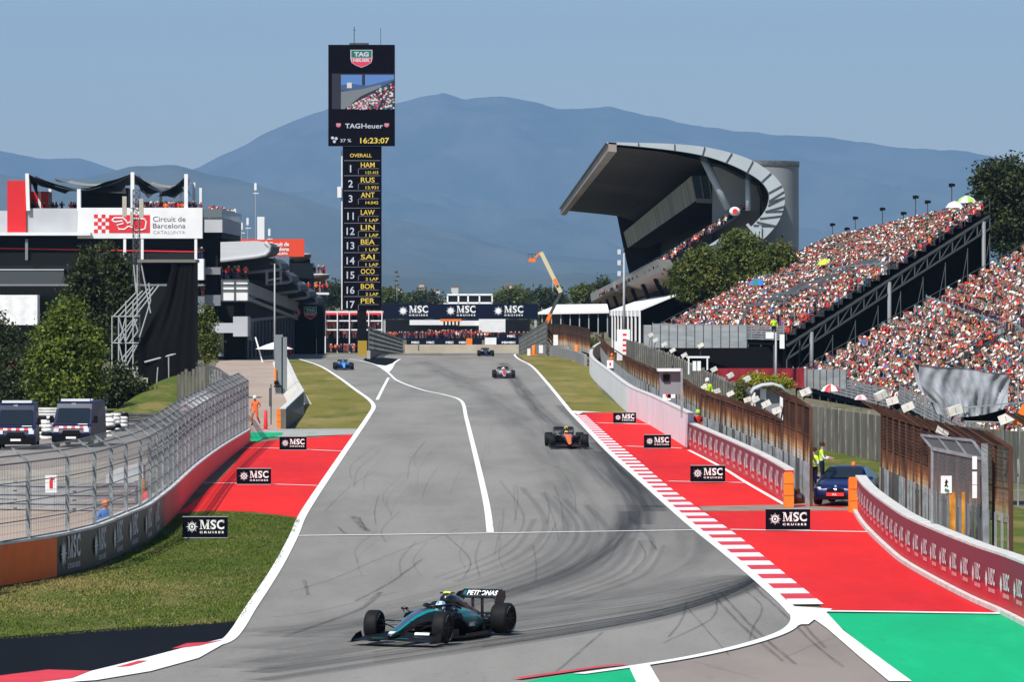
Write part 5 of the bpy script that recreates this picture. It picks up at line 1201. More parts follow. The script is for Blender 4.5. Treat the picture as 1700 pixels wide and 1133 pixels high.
# cantilevered terrace on the right end, receding
part('terrace_block', hb, (338,362,369,386,600,42), mt=LGREY)
part('terrace_soffit', hb, (338,386,368,396,602,42), mt=DARK)
part('end_wall', hb, (338,396,362,600,602,60), mt=SHADE)
part('terrace_railing', hb, (338,347,369,361,599.8,.08), mt=mat('rail_glass',(.12,.15,.16),.2))
mb = MB(); mb.m(mat('rail_glass',(.12,.15,.16),.2)); a = W(369,361,600); b = W(369,347,600); mb.box((a.x,621,(a.z+b.z)/2),(.08,42,b.z-a.z)); mb.build('terrace_railing', hb)
for (x0,y0,x1,y1) in ((328,430,338,465),(328,492,338,528)): part('end_balcony', hb, (x0,y0,x1,y1,598.4,3), mt=WCLAD)
part('side_slat', hb, (338,444,366,452,600.3,1.2), (338,452,366,456,600.3,1), mt=MGREY)
part('small_screen', hb, (338,490,366,508,600.2,1), mt=mat('screen_blue_grey',(.16,.18,.21),.4))
# tensile canopies: each is a saddle between masts
def saddle(hi1, low, hi2, d0, dep, label_m):
    mb = MB(); mb.smooth = True; mb.m(label_m); n = 10
    P0, P1, P2 = W(*hi1,d0), W(*low,d0), W(*hi2,d0)
    vs = []
    for i in range(2*n+1):
        u = i/n; 
        if u <= 1: x = P0.x+(P1.x-P0.x)*u; z = P0.z+(P1.z-P0.z)*(1-(1-u)**1.7)
        else: x = P1.x+(P2.x-P1.x)*(u-1); z = P2.z+(P1.z-P2.z)*(1-(u-1)**1.7)
        for j in range(7):
            v = j/6; vs.append((x, d0+dep*v, z + (P1.z-z)*.75*math.sin(math.pi*v)*(1 if z > P1.z+.5 else 0) + .35*math.sin(math.pi*v)))
    mb.add(vs, [(i*7+j,(i+1)*7+j,(i+1)*7+j+1,i*7+j+1) for i in range(2*n) for j in range(6)]); return mb.build('canopy', hb)
saddle((46,288),(131,317),(220,288),600.5,10,CANV); saddle((221,288),(268,318),(309,291),600.5,9,CANV); saddle((90,296),(150,309),(222,292),611,8,CANV2); saddle((222,292),(280,312),(311,300),611,8,CANV2)
MEMB = mat('membrane_dark', (.035,.038,.042), .7)
def membrane(L, d0, bul):                  # taut dark sheet hung between three or four points, bulging back
    P0 = [W(x,y,d0) for x,y in L]; c = sum(P0, Vector((0,0,0)))/len(P0) + Vector((0,bul,0)); mb = MB(); mb.smooth = True; mb.m(MEMB)
    for a, b in zip(P0, P0[1:]+P0[:1]): m_ = (a+b)/2*.86+c*.14; mb.add([a,m_,b,c],[(0,1,3),(1,2,3)])
    mb.build('membrane', hb)
for L in ([(46,289),(58,294),(131,317),(108,322),(66,309)],[(46,289),(62,302),(64,330),(58,318)],[(131,317),(175,302),(220,288),(214,298),(210,322),(136,320)],[(221,288),(245,303),(268,318),(246,330),(234,318),(226,304)],[(268,318),(292,308),(309,291),(303,303),(306,318),(290,330),(262,326)],[(309,292),(300,304),(318,328),(306,312)]): membrane(L, 600.9, 1.6)
for px, py, d in ((45,288,600),(131,314,600),(220,286,600),(300,318,602),(309,289,600),(322,303,610),(333,312,618),(267,318,604),(83,312,612),(66,318,604)):
    mb = MB(); mb.m(WCLAD); a = W(px,py,d); b = W(px+(2 if px < 60 else 0),350,d); mb.beam(a, b, .42 if d == 600 else .32); mb.build('mast', hb)
part('terrace_bar', hb, (135,312,212,346,606,4), mt=BLACK)
# people on the terraces, as crowds at their rails
def people_row(px0, px1, py, d, n, dj=2.0, sc=1.0, pool=None):
    out = []
    for k in range(n):
        px = px0+(px1-px0)*nrng.rand(); q = W(px, py, d+nrng.uniform(0,dj)); out.append((q.x,q.y,q.z,nrng.uniform(-.8,.8),sc*nrng.uniform(.92,1.05)))
    return out
crowd('crowd', people_row(48,130,357,603,26) + people_row(215,335,357,600.6,80,4) , 'guests standing under the grey canopies of the hospitality terrace', SVAR)
pl = []
for k in range(60):
    d_ = nrng.uniform(601,640); pl.append(((336-850)*600/F + nrng.uniform(.3,1.9) if d_ > 604 else W(nrng.uniform(338,369),0,600).x, d_, W(0,364,600).z, nrng.uniform(-.4,1.6), nrng.uniform(.92,1.05)))
crowd('crowd', pl, 'guests along the railing of the receding side terrace', SVAR)
crowd('crowd', people_row(328,338,432,598.6,3,1)+people_row(330,338,494,598.6,2,1)+people_row(366,410,464,600.5,16,4), 'guests on the small white side balconies', SVAR)
# the pit building beyond, with its row of curved canopies
pb = thing('pit_building', W(460,590,640), 'pit building with a row of overlapping curved grey canopies and white balcony boxes', 'building')
CANW = mat('canopy_face_grey', (.50,.51,.52), .6, var=.06, scale=1, vec=(.2,1,8))
tips = [(600,449,416,430),(625,466,444,0),(652,483,465,0),(680,497,480,0),(712,512,491,0),(745,526,501,0)]
for k, (d, tx, ty, _) in enumerate(tips):
    T_ = W(tx,ty,d); x0 = W(366,0,600).x - 2; mb = MB(); mb.smooth = False; mb.m(CANW if k == 0 else CANV); L_ = T_.x - x0; th = 2.1
    prof = [(x0,T_.z+th*.55),(T_.x-L_*.28,T_.z+th*.62),(T_.x-L_*.12,T_.z+th*.5),(T_.x-L_*.03,T_.z+th*.25),(T_.x,T_.z-.1),(T_.x-L_*.04,T_.z-.28),(T_.x-L_*.25,T_.z-.45),(x0,T_.z-th*.85 if k == 0 else T_.z-1.0)]
    if k == 0: prof = [(p.x,p.z) for p in (W(366,402,600),W(425,400,600),W(440,402,600),W(448,409,600),W(447,417,600),W(441,423,600),W(427,426,600),W(366,433,600))]
    dep = (tips[k+1][0]-d if k < 5 else 30)
    mb.ext([(x,d,z) for x,z in prof], (0, .4, 0)); mb.m(CANV); mb.ext([(x,d+.41,z) for x,z in prof], (0, dep-.5, 0)); mb.build('curved_canopy', pb)
    mb = MB(); mb.smooth = True; mb.m(LGREY); mb.tube([(x,d-.05,z) for x,z in (prof[7:]+prof[6:3:-1] + [prof[3],prof[2]])], .24, 6); mb.build('canopy_rim', pb)
part('main_block', pb, (340,440,366,600,603,340), mt=SHADE)
mb = MB(); mb.m(SHADE); mb.box((-33.2,668,2.2),(3.6,130,14.5)); mb.build('garage_block', pb)
mb = MB(); mb.m(MGREY)
for k in range(15): mb.box((-31.3,607+k*9,1.4),(.25,.5,7))
for z in (4.6,7.4): mb.box((-31.3,668,z),(.3,130,.35))
mb.build('facade_frame', pb)
part('balcony_box', pb, (368,465,389,500,598,3), (390,465,411,500,598,3), mt=WCLAD)
mb = MB(); mb.m(DSTEEL)
for y in (465,473,482,500):
    a, b = W(367,y,597.9), W(413,y,597.9); mb.beam(a,b,.14)
for x in (368,389.5,412): mb.beam(W(x,465,597.85),W(x,500,597.85),.14)
mb.build('balcony_frame', pb)
BAND = mat('balcony_grey', (.30,.31,.32), .6, var=.1, scale=.3)
mb = MB(); mb.m(BAND)
for zt0, h0 in ((468,20),(493,6)):
    a = W(412,zt0,600); b = W(500,zt0+36,753); n_ = 1
    mb.add([(a.x,a.y,a.z),(b.x,b.y,b.z),(b.x,b.y,b.z-h0/14.17),(a.x,a.y,a.z-h0/14.17),(a.x-2,a.y,a.z),(b.x-2,b.y,b.z),(b.x-2,b.y,b.z-h0/14.17),(a.x-2,a.y,a.z-h0/14.17)],[(3,2,1,0),(0,1,5,4),(7,6,2,3),(4,7,3,0)])
mb.build('long_balcony', pb)
part('lower_box', pb, (387,526,411,559,597,6), (350,537,387,553,597,6), mt=LGREY)
mb = MB(); mb.m(BAND)
for y0, hh in ((528,1.6),(545,.5),(555,.5)):
    a = W(411,y0,603); b = W(478,y0+16,760); mb.add([(a.x,a.y,a.z),(b.x,b.y,b.z),(b.x,b.y,b.z-hh),(a.x,a.y,a.z-hh*1.4)],[(3,2,1,0),(0,1,2,3)])
mb.build('lower_louvre', pb)
mb = MB(); mb.m(LGREY)
for px, d in ((443,615),(466,626)): mb.beam(W(px,449,d),W(px,472,d),.3); 
mb.beam(W(443,466,615),W(466,462,626),.2); mb.build('canopy_strut', pb)
part('support_post', pb, (362,553,371,592,599,.8), mt=MGREY)
pl = []
for k in range(70):
    t = nrng.rand(); d_ = 603+t*230; a = W(412,464,600); x_ = -31.4+nrng.uniform(-1.6,-.3); z_ = a.z-1.1 - t*4.6*.95; pl.append((x_, d_, z_, nrng.uniform(-.3,1.7), 1.0))
crowd('crowd', pl, 'people leaning on the long receding balcony of the pit building', SVAR)
# red circuit sign, white post, round viewing decks
root = thing('roof_sign', W(450,425,690), 'red sign with white lettering on the roof behind the curved canopies', 'sign')
part('panel', root, (398,397,505,426,700,.5), mt=mat('roof_sign_red', (.72,.07,.03), .5))
mb = MB(); mb.m(WHITE); sd_ = F/699.9
for txt, px, py, pw, ph in (('Circuit de',446,409,34,7),('Barcelona',446,417,34,6.5),('CATALUNYA',452,423.5,26,4.5)): put_text(mb, txt, W(px,py,699.9), (1,0,0), (0,0,1), w=pw/sd_, h=ph/sd_, bold=.03)
mb.build('lettering', root)
root = thing('viewing_tower', W(520,560,760), 'round race-control tower with two brown-edged viewing decks', 'tower'); BRN = mat('deck_edge_brown', (.20,.11,.07), .6)
for cx, cy, rx_, d, nm in ((498,427,19,800,'upper_deck'),(527,461,20,800,'lower_deck')):
    q = W(cx,cy,d); r = rx_/(F/d)*1.0; mb = MB(); mb.smooth = True; mb.m(WCLAD); mb.lathe([(r*1.0,.35),(r*1.02,.55),(0,.6)], q, n=28); mb.m(BRN); mb.lathe([(r*.45,-.7),(r*.95,-.1),(r,.35)], q, n=28, cap=False); mb.build(nm, root)
part('shaft', root, (480,430,513,520,800,5), mt=SHADE); part('glazed_room', root, (487,437,520,462,798,6), mt=GLASS)
crowd('crowd', people_row(512,542,458,799,12,3), 'people on the lower round viewing deck', SVAR)
part('lower_terrace', root, (492,486,546,489.5,780,4), mt=WCLAD)
crowd('crowd', people_row(494,545,486,781,22,3)+people_row(520,535,505,781,6,3), 'people on the thin white terrace below the viewing decks', SVAR)
mb = MB(); bx(mb,427,360,439,398,650,1.0,WCLAD); o = mb.build('rooftop_post', loc=W(433,398,650)); tag(o, 'tall white box post on the roof above the curved canopies', 'post')
for px, y0, y1, d in ((390,345,398,655),(401,368,398,660),(411,360,398,662),(424,302,398,660),(447,378,398,662)):
    mb = MB(); mb.m(GREYP); mb.beam(W(px,y0,d),W(px,y1,d),.07); mb.m(WCLAD); mb.box(W(px,y0+8,d),(.3,.2,.9)); mb.box(W(px+1,y0+19,d),(.7,.1,.1))
    tag(mb.build('roof_antenna', loc=W(px,y1,d)), 'thin %s antenna on the pit building roof, %s' % (('grey',)[0], {390:'beside the side terrace',401:'second from the terrace',411:'left of the white post',424:'tallest, beside the white post',447:'right of the white post'}[px]), 'antenna', 'roof antennas')
# black emblem wall at the far end of the pits
root = thing('emblem_wall', W(508,600,742), 'black wall at the end of the pit lane with a round emblem and a green and red shield', 'wall')
part('panel', root, (476,506,525,600,742,.6), (525.5,508,538,600,743,.6), mt=BLACK)
GRN = mat('shield_green', (.01,.30,.12), .5); SRD = mat('shield_red', (.75,.04,.04), .5)
def shield(mb, c, w, h, t=WHITE, em=None):
    g_, r_ = em or (GRN, SRD); c = Vector(c); y = c.y
    def Q(L, mt, o): mb.m(mt); mb.poly([(c.x+a*w/2, y-o, c.z+b*h/2) for a, b in L])
    Q([(-1.06,-.02),(-.95,-.5),(-.5,-.85),(0,-1.08),(.5,-.85),(.95,-.5),(1.06,-.02),(1.06,1.05),(-1.06,1.05)], t, 0)
    Q([(-.98,.12),(.98,.12),(.98,.98),(-.98,.98)], g_, .02); Q([(-.98,.04),(-.9,-.48),(-.48,-.8),(0,-1),(.48,-.8),(.9,-.48),(.98,.04)], r_, .02)
    mb.m(t); put_text(mb, 'TAG', (c.x,y-.04,c.z+h*.12), (1,0,0), (0,0,1), w=w*.72, h=h*.28, bold=.05, just='C'); put_text(mb, 'HEUER', (c.x,y-.04,c.z-h*.2), (1,0,0), (0,0,1), w=w*.82, h=h*.18, bold=.05, just='C')
mb = MB(); shield(mb, W(515,520,741.9), 1.75, 1.75); mb.build('shield', root)
mb = MB(); c = W(490,519,741.9); mb.m(SRD); disc(mb,c,(1,0,0),(0,0,1),.85,28); mb.m(WHITE); disc(mb,c+Vector((0,-.02,0)),(1,0,0),(0,0,1),.62,28); mb.m(SRD); mb.box(c+Vector((-.1,-.05,0)),(.16,.01,.9)); mb.box(c+Vector((-.1,-.05,0)),(.5,.01,.16)); mb.m(NAVY); mb.box(c+Vector((.25,-.05,0)),(.16,.01,.6)); mb.build('emblem', root)
# ---------------------------------------------------------------- the timing tower
SC = {k: mat('led_'+k, c, .5, emit=e) for k, (c, e) in dict(yellow=((.52,.38,.06),.35), white=((.33,.35,.40),.45), red=((.45,.03,.06),.45), green=((.01,.10,.06),.4), sky=((.06,.13,.30),.5), grey=((.10,.11,.12),.6), dark=((.02,.022,.03),.5), pale=((.35,.33,.33),.6), line=((.12,.12,.14),.6), navy=((.03,.06,.13),.6)).items()}
d = 645.0; s_ = F/d; tw = thing('timing_tower', (W(601,590,d).x, d, 0), 'tall black timing tower with a big screen above a column of names', 'tower')
TBK = mat('tower_black', (.003,.002,.005), .6, spec=.05)
part('screen_box', tw, (545,74,655,242,d,2.2), mt=TBK); part('display_column', tw, (569,243,633,515,d+.3,1.6), mt=TBK)
part('support_column', tw, (593,515,608,566,d+.4,1.2), mt=BLACK); part('plinth', tw, (594,566,609,594,d+.2,1.6), mt=mat('plinth_gold', (.36,.24,.03), .5))
mb = MB(); mb.m(WCLAD); mb.beam(W(567.5,250,d+1),W(567.5,515,d+1),.14); bx(mb,560,310,567,328,d+.6,.3); mb.build('service_rail', tw)
mb = MB(); mb.m(DSTEEL); mb.beam(W(588,74,d+1),W(588,44,d+1),.10); mb.beam(W(632,74,d+1),W(632,46,d+1),.07); mb.beam(W(586,50,d+1),W(591,50,d+1),.06); bx(mb,580,71,612,74,d+.6,1.0); mb.build('antenna', tw)
dd = d-.01
def tx(mb, s, px, py, pw, ph, mt, bold=.02, o=.02): bold *= .4; mb.m(mt); put_text(mb, s, W(px,py,dd-o), (1,0,0), (0,0,1), w=pw/s_, h=ph/s_, bold=bold)
def rc(mb, x0, y0, x1, y1, mt, o=.01): mb.m(mt); a, b = W(x0,y1,dd-o), W(x1,y0,dd-o); mb.poly([(a.x,a.y,a.z),(b.x,a.y,a.z),(b.x,a.y,b.z),(a.x,a.y,b.z)])
mb = MB(); shield(mb, W(600,97,dd), 2.6, 2.1, SC['white'], (SC['green'],SC['red'])); mb.build('shield', tw)
mb = MB(); rc(mb,551,122,655,181,SC['dark']); rc(mb,566,124,654,148,SC['sky'],.02); rc(mb,553,124,566,181,SC['dark'],.03)
mb.m(SC['navy']); mb.poly([W(x,y,dd-.03) for x,y in ((566,150),(566,141),(585,139),(610,142),(654,131),(654,150))])
mb.m(SC['grey']); mb.poly([W(x,y,dd-.04) for x,y in ((566,172),(566,152),(600,148),(632,140),(634,146),(600,160),(580,181),(566,181))])
mb.m(SC['dark']); mb.poly([W(x,y,dd-.05) for x,y in ((572,181),(600,159),(636,143),(654,133),(654,181))]); rc(mb,601,124,606,141,SC['dark'],.05); rc(mb,576,137,584,146,SC['pale'],.05)
for k in range(420):
    x = rnd.uniform(578,654); y0 = 181-(x-572)*.56; y = rnd.uniform(max(136,y0), 181); q = rnd.uniform(.8,1.9)
    rc(mb, x-q, y-q, min(655,x+q), y+q*.8, rnd.choice([SC['red'],SC['red'],SC['pale'],SC['pale'],SC['dark'],SC['white'],SC['green'],SC['navy']]), .055+k*.0002)
mb.build('video_screen', tw)
mb = MB(); tx(mb,'TAG',573,213,25,8,SC['white'],.05); tx(mb,'Heuer',600,213,36,8,SC['white'])
tx(mb,'16:23:07',598,238,48,9.5,SC['yellow'],.04); tx(mb,'37 %',565,236,18,5.5,SC['white'])
for x,y in ((552,229),(558,230),(555,235)): mb.m(SC['white']); mb.lathe([(.16,0),(.22,0)], W(x,y,dd-.03), 'Z', 10, cap=False); disc(mb, W(x,y,dd-.03), (1,0,0),(0,0,1), .2, 10)
mb.build('display_text', tw)
for x in (562,642):
    mb = MB(); shield(mb, W(x,208,dd), .55, .5, SC['white'], (SC['red'],SC['red'])); mb.build('shield', tw)
dd = d+.29
mb = MB(); tx(mb,'OVERALL',581,261,36,6,SC['yellow'])
rows = [('1','HAM','1:21.415',266),('2','RUS','13.931',291),('3','ANT','14.042',316),('11','LAW','1 LAP',345),('12','LIN','1 LAP',370),('13','BEA','1 LAP',394),('14','SAI','1 LAP',419),('15','OCO','2 LAP',443),('16','BOR','2 LAP',468),('17','PER','2 LAP',492)]
for n_, nm, tm, y in rows:
    pn = 12/s_*text_geo(n_, .012)[2]*s_
    rc(mb,571,y+.2,631,y+1,SC['line']); tx(mb,n_,582-pn/2,y+20,pn,12,SC['white'],.03); tx(mb,nm,599,y+12,23,8.5,SC['yellow'],.02)
    if y < 490: tx(mb,tm,607,y+23,21,5,SC['yellow'])
    rc(mb,596,y+13.5,629,y+14.2,SC['line']); rc(mb,594.5,y+14.5,595.3,y+23,SC['line'])
mb.build('display_text', tw)
# ---------------------------------------------------------------- main covered grandstand on the right
d0, d1 = 560.0, 950.0
gs = thing('covered_grandstand', (W(1200,590,d0).x, d0, 0), 'huge covered grandstand with an overhanging dark roof and a curved pale end frame', 'grandstand')
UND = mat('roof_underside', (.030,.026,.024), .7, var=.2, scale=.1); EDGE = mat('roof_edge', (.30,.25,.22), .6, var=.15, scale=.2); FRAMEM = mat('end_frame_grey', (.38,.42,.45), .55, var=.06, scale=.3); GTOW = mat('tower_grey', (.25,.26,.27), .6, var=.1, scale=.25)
def cr(L, k=6):
    out = []
    for i in range(len(L)-1):
        a,b,c,d = L[max(i-1,0)],L[i],L[i+1],L[min(i+2,len(L)-1)]
        for j in range(k):
            t = j/k; out.append(tuple(.5*(2*b[q]+(c[q]-a[q])*t+(2*a[q]-5*b[q]+4*c[q]-d[q])*t*t+(3*b[q]-a[q]-3*c[q]+d[q])*t**3) for q in (0,1)))
    return out+[L[-1]]
OUT = cr([(1006,236),(1060,237),(1120,239),(1170,244),(1215,254),(1250,267),(1280,287),(1298,308),(1303,327),(1300,350),(1288,375),(1262,402),(1232,420),(1200,432),(1170,445),(1140,462)])
INN = cr([(1010,239),(1060,243),(1120,250),(1166,258),(1205,270),(1240,286),(1264,302),(1276,320),(1276,336),(1270,351),(1256,368),(1238,384),(1214,392),(1190,404),(1168,418),(1138,440)])
n = min(len(OUT),len(INN))
mb = MB(); mb.m(FRAMEM); rings = []
for o, i in zip(OUT[:n],INN[:n]):
    a, b = W(*o,d0), W(*i,d0); rings.append([tuple(a),tuple(b),(b.x,b.y+1.6,b.z),(a.x,a.y+1.6,a.z)])
mb.loft(rings); mb.build('end_frame', gs)
mb = MB(); mb.m(DSTEEL)
for k in range(6, n, 6): mb.beam(W(*OUT[k],d0-.1), W(*INN[k],d0-.1), .10, .08)
for k in (45,48,52,56,60,70): 
    if k+3 < n: mb.beam(W(*OUT[k],d0-.1), W(*INN[min(k+2,n-1)],d0-.1), .09, .08)
mb.build('frame_rib', gs)
# roof shell: the upper edge of the frame extruded to the far end, with slight fall
def far(p, d=d1, dx=0.0, dz=0.0): return Vector((p.x+dx, d, p.z+dz))
top = [W(*o,d0) for o in OUT[:int(n*.62)]]
mb = MB(); mb.m(MGREY); k = len(top)
vs = [tuple(p) for p in top] + [tuple(far(p, dx=-1.6*(1-i/k), dz=-1.0)) for i, p in enumerate(top)]
mb.add(vs, [(i,i+1,k+i+1,k+i) for i in range(k-1)]); mb.build('roof', gs)
# underside ceiling, then the back wall
tipn = W(1010,240,d0); tipf = W(931,349,d1)
un = [tipn, W(1100,250,d0), W(1200,272,d0), W(1262,305,d0), W(1270,330,d0)]
uf = [tipf, W(1000,356,d1), W(1026,359,d1), W(1060,372,d1), W(1075,385,d1)]
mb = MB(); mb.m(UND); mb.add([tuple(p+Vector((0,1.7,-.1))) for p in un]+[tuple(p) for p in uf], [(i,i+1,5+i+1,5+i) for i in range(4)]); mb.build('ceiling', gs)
mb = MB(); mb.m(EDGE); a = tipn; b = tipf
mb.add([a+Vector((0,0,.25)), b+Vector((0,0,.3)), b+Vector((0,0,-.9)), a+Vector((0,0,-.75)), a+Vector((.9,0,.2)), b+Vector((.9,0,.25)), b+Vector((.9,0,-.95)), a+Vector((.9,0,-.8))], [(0,1,2,3),(1,5,6,2),(4,0,3,7),(3,2,6,7),(5,1,0,4)]); mb.build('roof_edge', gs)
mb = MB(); mb.m(UND)                       # back wall and far end wall
a1, a2 = W(1262,300,d0+2), W(1262,420,d0+2); 
mb.add([(27.5,d0+2,21.5),(27.5,d1,22.5),(27.5,d1,-6),(27.5,d0+2,3)],[(0,1,2,3)])
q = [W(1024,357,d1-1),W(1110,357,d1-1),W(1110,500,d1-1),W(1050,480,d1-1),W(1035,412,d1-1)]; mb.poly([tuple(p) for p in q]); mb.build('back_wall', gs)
# hanging gallery: a long glazed box whose street side catches the sun
GAL = mat('gallery_panels', (.27,.275,.21), .5, var=.6, scale=.35, vec=(1,.9,.12))
gn = [W(1148,292,d0+14),W(1156,333,d0+14),W(1245,337,d0+14),W(1245,290,d0+14)]; gf = [W(1035,386,d1),W(1042,412,d1),W(1075,412,d1),W(1075,386,d1)]
mb = MB(); mb.m(GAL); mb.add([gn[0],gf[0],gf[1],gn[1]],[(0,1,2,3)]); mb.build('gallery_front', gs)
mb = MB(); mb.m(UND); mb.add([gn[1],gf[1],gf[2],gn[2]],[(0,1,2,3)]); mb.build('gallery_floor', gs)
mb = MB(); mb.m(mat('gallery_glass',(.02,.045,.055),.3,spec=.2)); mb.poly(gn); mb.build('gallery_end_glazing', gs)
mb = MB(); mb.m(MGREY)
for k in range(1,7): mb.beam(gn[0].lerp(gn[3],k/7)+Vector((0,-.1,0)), gn[1].lerp(gn[2],k/7)+Vector((0,-.1,0)), .12)
mb.beam(gn[1]+Vector((0,-.1,0)), gn[2]+Vector((0,-.1,0)), .5); mb.build('mullion', gs)
# sloping seats with spectators, front parapet, lower concourse
sn0, sn1 = W(1100,442,d0+4), W(1248,345,d0+4); sf0, sf1 = W(978,503,d1), W(1040,470,d1)
mb = MB(); mb.m(DECK); mb.add([sn0,sn1,sf1,sf0],[(0,1,2,3)]); mb.build('seating_deck', gs)
pl = []
for k in range(1500):
    v = nrng.rand()**1.0; u = nrng.rand()**1.3; a_ = sn0.lerp(sn1,v*.95); b_ = sf0.lerp(sf1,v*.95); p = a_.lerp(b_,u*.75); pl.append((p.x,p.y,p.z-.1,-1.2+nrng.uniform(-.3,.3),1.0))
crowd('crowd', pl, 'spectators on the sloping seats of the huge covered grandstand')
mb = MB(); mb.m(CONC); a, b = W(1082,430,d0+4), W(980,488,d1); e, f = W(1100,449,d0+4), W(982,503,d1)
a = W(1090,431,d0+3); mb.add([a,b,f,e,a+Vector((1.5,0,0)),b+Vector((1.5,0,0)),f+Vector((1.5,0,-.1)),e+Vector((1.5,0,0))],[(0,1,2,3),(0,4,5,1),(4,0,3,7)]); mb.build('parapet', gs)
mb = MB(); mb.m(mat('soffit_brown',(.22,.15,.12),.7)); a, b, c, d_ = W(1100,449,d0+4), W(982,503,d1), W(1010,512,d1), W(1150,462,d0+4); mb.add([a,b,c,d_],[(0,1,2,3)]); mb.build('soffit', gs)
mb = MB(); mb.m(SHADE); mb.add([W(1150,462,d0+4),W(1010,512,d1),W(1010,560,d1),W(1150,640,d0+4)],[(0,1,2,3)]); mb.build('concourse_wall', gs)
for k in range(8):
    t = k/8; a = W(1112,452,d0+4).lerp(W(986,506,d1),t); b = W(1130,492,d0+4).lerp(W(992,525,d1),t); mb = MB(); mb.m(BLACK); mb.beam(a,b,.55-.1*t); mb.build('raking_column', gs)
mb = MB(); mb.smooth = True; mb.m(FRAMEM); mb.tube([W(1166,259,d0+3),W(1209,347,d0+3)],.42,8); mb.build('strut', gs)
mb = MB(); mb.smooth = True; mb.m(FRAMEM); mb.tube([W(1242,285,d0+3),W(1242,350,d0+3)],.32,8); mb.build('strut', gs)
# drum-shaped stair tower behind the frame
mb = MB(); mb.smooth = True; mb.m(GTOW); c0 = W(1255,0,d0+12).x; R0 = W(1327,0,d0+12).x - c0; zt = W(0,268,d0+12).z
mb.lathe([(R0,-1),(R0,zt-.6)], (c0,d0+13,0), n=48, cap=False); mb.m(DSTEEL); mb.lathe([(R0+.08,zt-.6),(R0+.08,zt),(0,zt)], (c0,d0+13,0), n=48, cap=False); mb.build('stair_tower', gs)
mb = MB(); mb.m(FRAMEM)
for a, b in (((1200,395),(1130,440)),((1232,384),(1150,450)),((1262,375),(1262,400)),((1240,372),(1262,398))): mb.beam(W(*a,d0-.2),W(*b,d0-.2),.3)
mb.build('brace', gs)
c = W(1220,351,d0-2); mb = MB(); mb.smooth = True; mb.m(WHITE)
mb.loft([[(c.x+r*math.cos(2*math.pi*j/16), c.y+y, c.z+r*.8*math.sin(2*math.pi*j/16)) for j in range(16)] for r, y in ((.05,-.5),(.5,-.35),(.62,0),(.5,.35),(.05,.5))]); mb.m(REDP); disc(mb, c+Vector((0,-.52,0)),(1,0,0),(0,0,1),.3,14)
tag(mb.build('round_sign', loc=c), 'round white sign with a red mark in front of the covered grandstand seats', 'sign')
# ---------------------------------------------------------------- bridge, buildings and barriers at the far end
db = 1100.0; br = thing('banner_bridge', W(765,588,db), 'navy banner bridge with three white logos across the far straight', 'bridge')
part('banner', br, (634,505,893,530,db,1.2), mt=NAVY)
for k, px in enumerate((686,765,844)):
    mb = MB(); logo(mb, W(px,516.5,db-.1), (1,0,0), (0,0,1), 50/(F/db)); mb.build('logo', br)
for px in (638,889): part('support', br, (px-2,530,px+2,590,db+.2,.8), mt=GREYP)
root = thing('control_cabin', W(780,505,db+8), 'white-framed glazed cabin on top of the banner bridge', 'building')
part('frame', root, (742,488,818,491,db+8,5),(742,502,818,506,db+8,5), mt=WCLAD)
for px in (743,761,777,796,817): part('mullion', root, (px-1.2,490,px+1.2,504,db+8,.4), mt=WCLAD)
part('glazing', root, (744,491,817,502,db+8.6,3), mt=GLASS); part('slab', root, (736,503.5,812,506.5,db+6,3), mt=WCLAD)
root = thing('far_building', W(765,560,db+30), 'white-roofed pavilion glimpsed below the banner bridge', 'building')
part('roof', root, (680,532,760,540,db+30,8),(762,533,796,541,db+30,8),(795,528,839,552,db+28,8), mt=WCLAD); part('front', root, (640,531,880,565,db+40,4), mt=SHADE); part('orange_sign', root, (731,528,766,534,db+27,.4), mt=ORANGE); part('window_band', root, (690,541,790,552,db+31,.5), mt=GLASS)
mb = MB(); mb.m(BLACK)
for k in range(5): bx(mb, 736+k*6, 534, 739+k*6, 540, db+26.5, .3)
mb.build('banner_row', root)
crowd('crowd', people_row(640,890,563,db+20,150,14)+people_row(700,800,560,db+24,60,4), 'people behind the navy banners at the far end of the straight', SVAR)
root = thing('far_barrier', W(765,573,db-8), 'navy banner fence with small white logos at the far end of the straight', 'barrier')
part('banner', root, (675,562,756,574,db-8,.5),(756,562,800,574,db-8,.5),(824,562,862,575,db-8,.5),(828,555,856,562,db-7,.5), mt=NAVY)
mb = MB()
for px in (683,708,740,762,833,842,843): mb.m(WHITE); put_text(mb,'MSC',W(px,571 if px != 842 else 560.5,db-8.5-.1*(px==842)),(1,0,0),(0,0,1),w=13/7.8,h=4/7.8,bold=.05)
mb.build('lettering', root)
mb = MB(); bx(mb,774,562,784,574,db-9,.6,ORANGE); tag(mb.build('orange_box', loc=W(779,574,db-9)),'orange marker box in the far navy banner fence','marker')
mb = MB(); bx(mb,805,561,824,575,db-9,.6,WHITE); tag(mb.build('white_arch', loc=W(815,575,db-9)),'white panel beside the navy banners at the far end','panel')
mb = MB(); mb.m(mat('wall_tan',(.42,.36,.27),.8,var=.1,scale=.3)); a, b = W(672,572.5,db-12), W(868,572.5,db-12); c_ = W(868,589,db-12).z; mb.box(((a.x+b.x)/2,db-12,(a.z+c_)/2),(b.x-a.x,.6,a.z-c_)); tag(mb.build('far_wall', loc=W(765,589,db-12)),'tan concrete wall across the far end of the straight','wall')
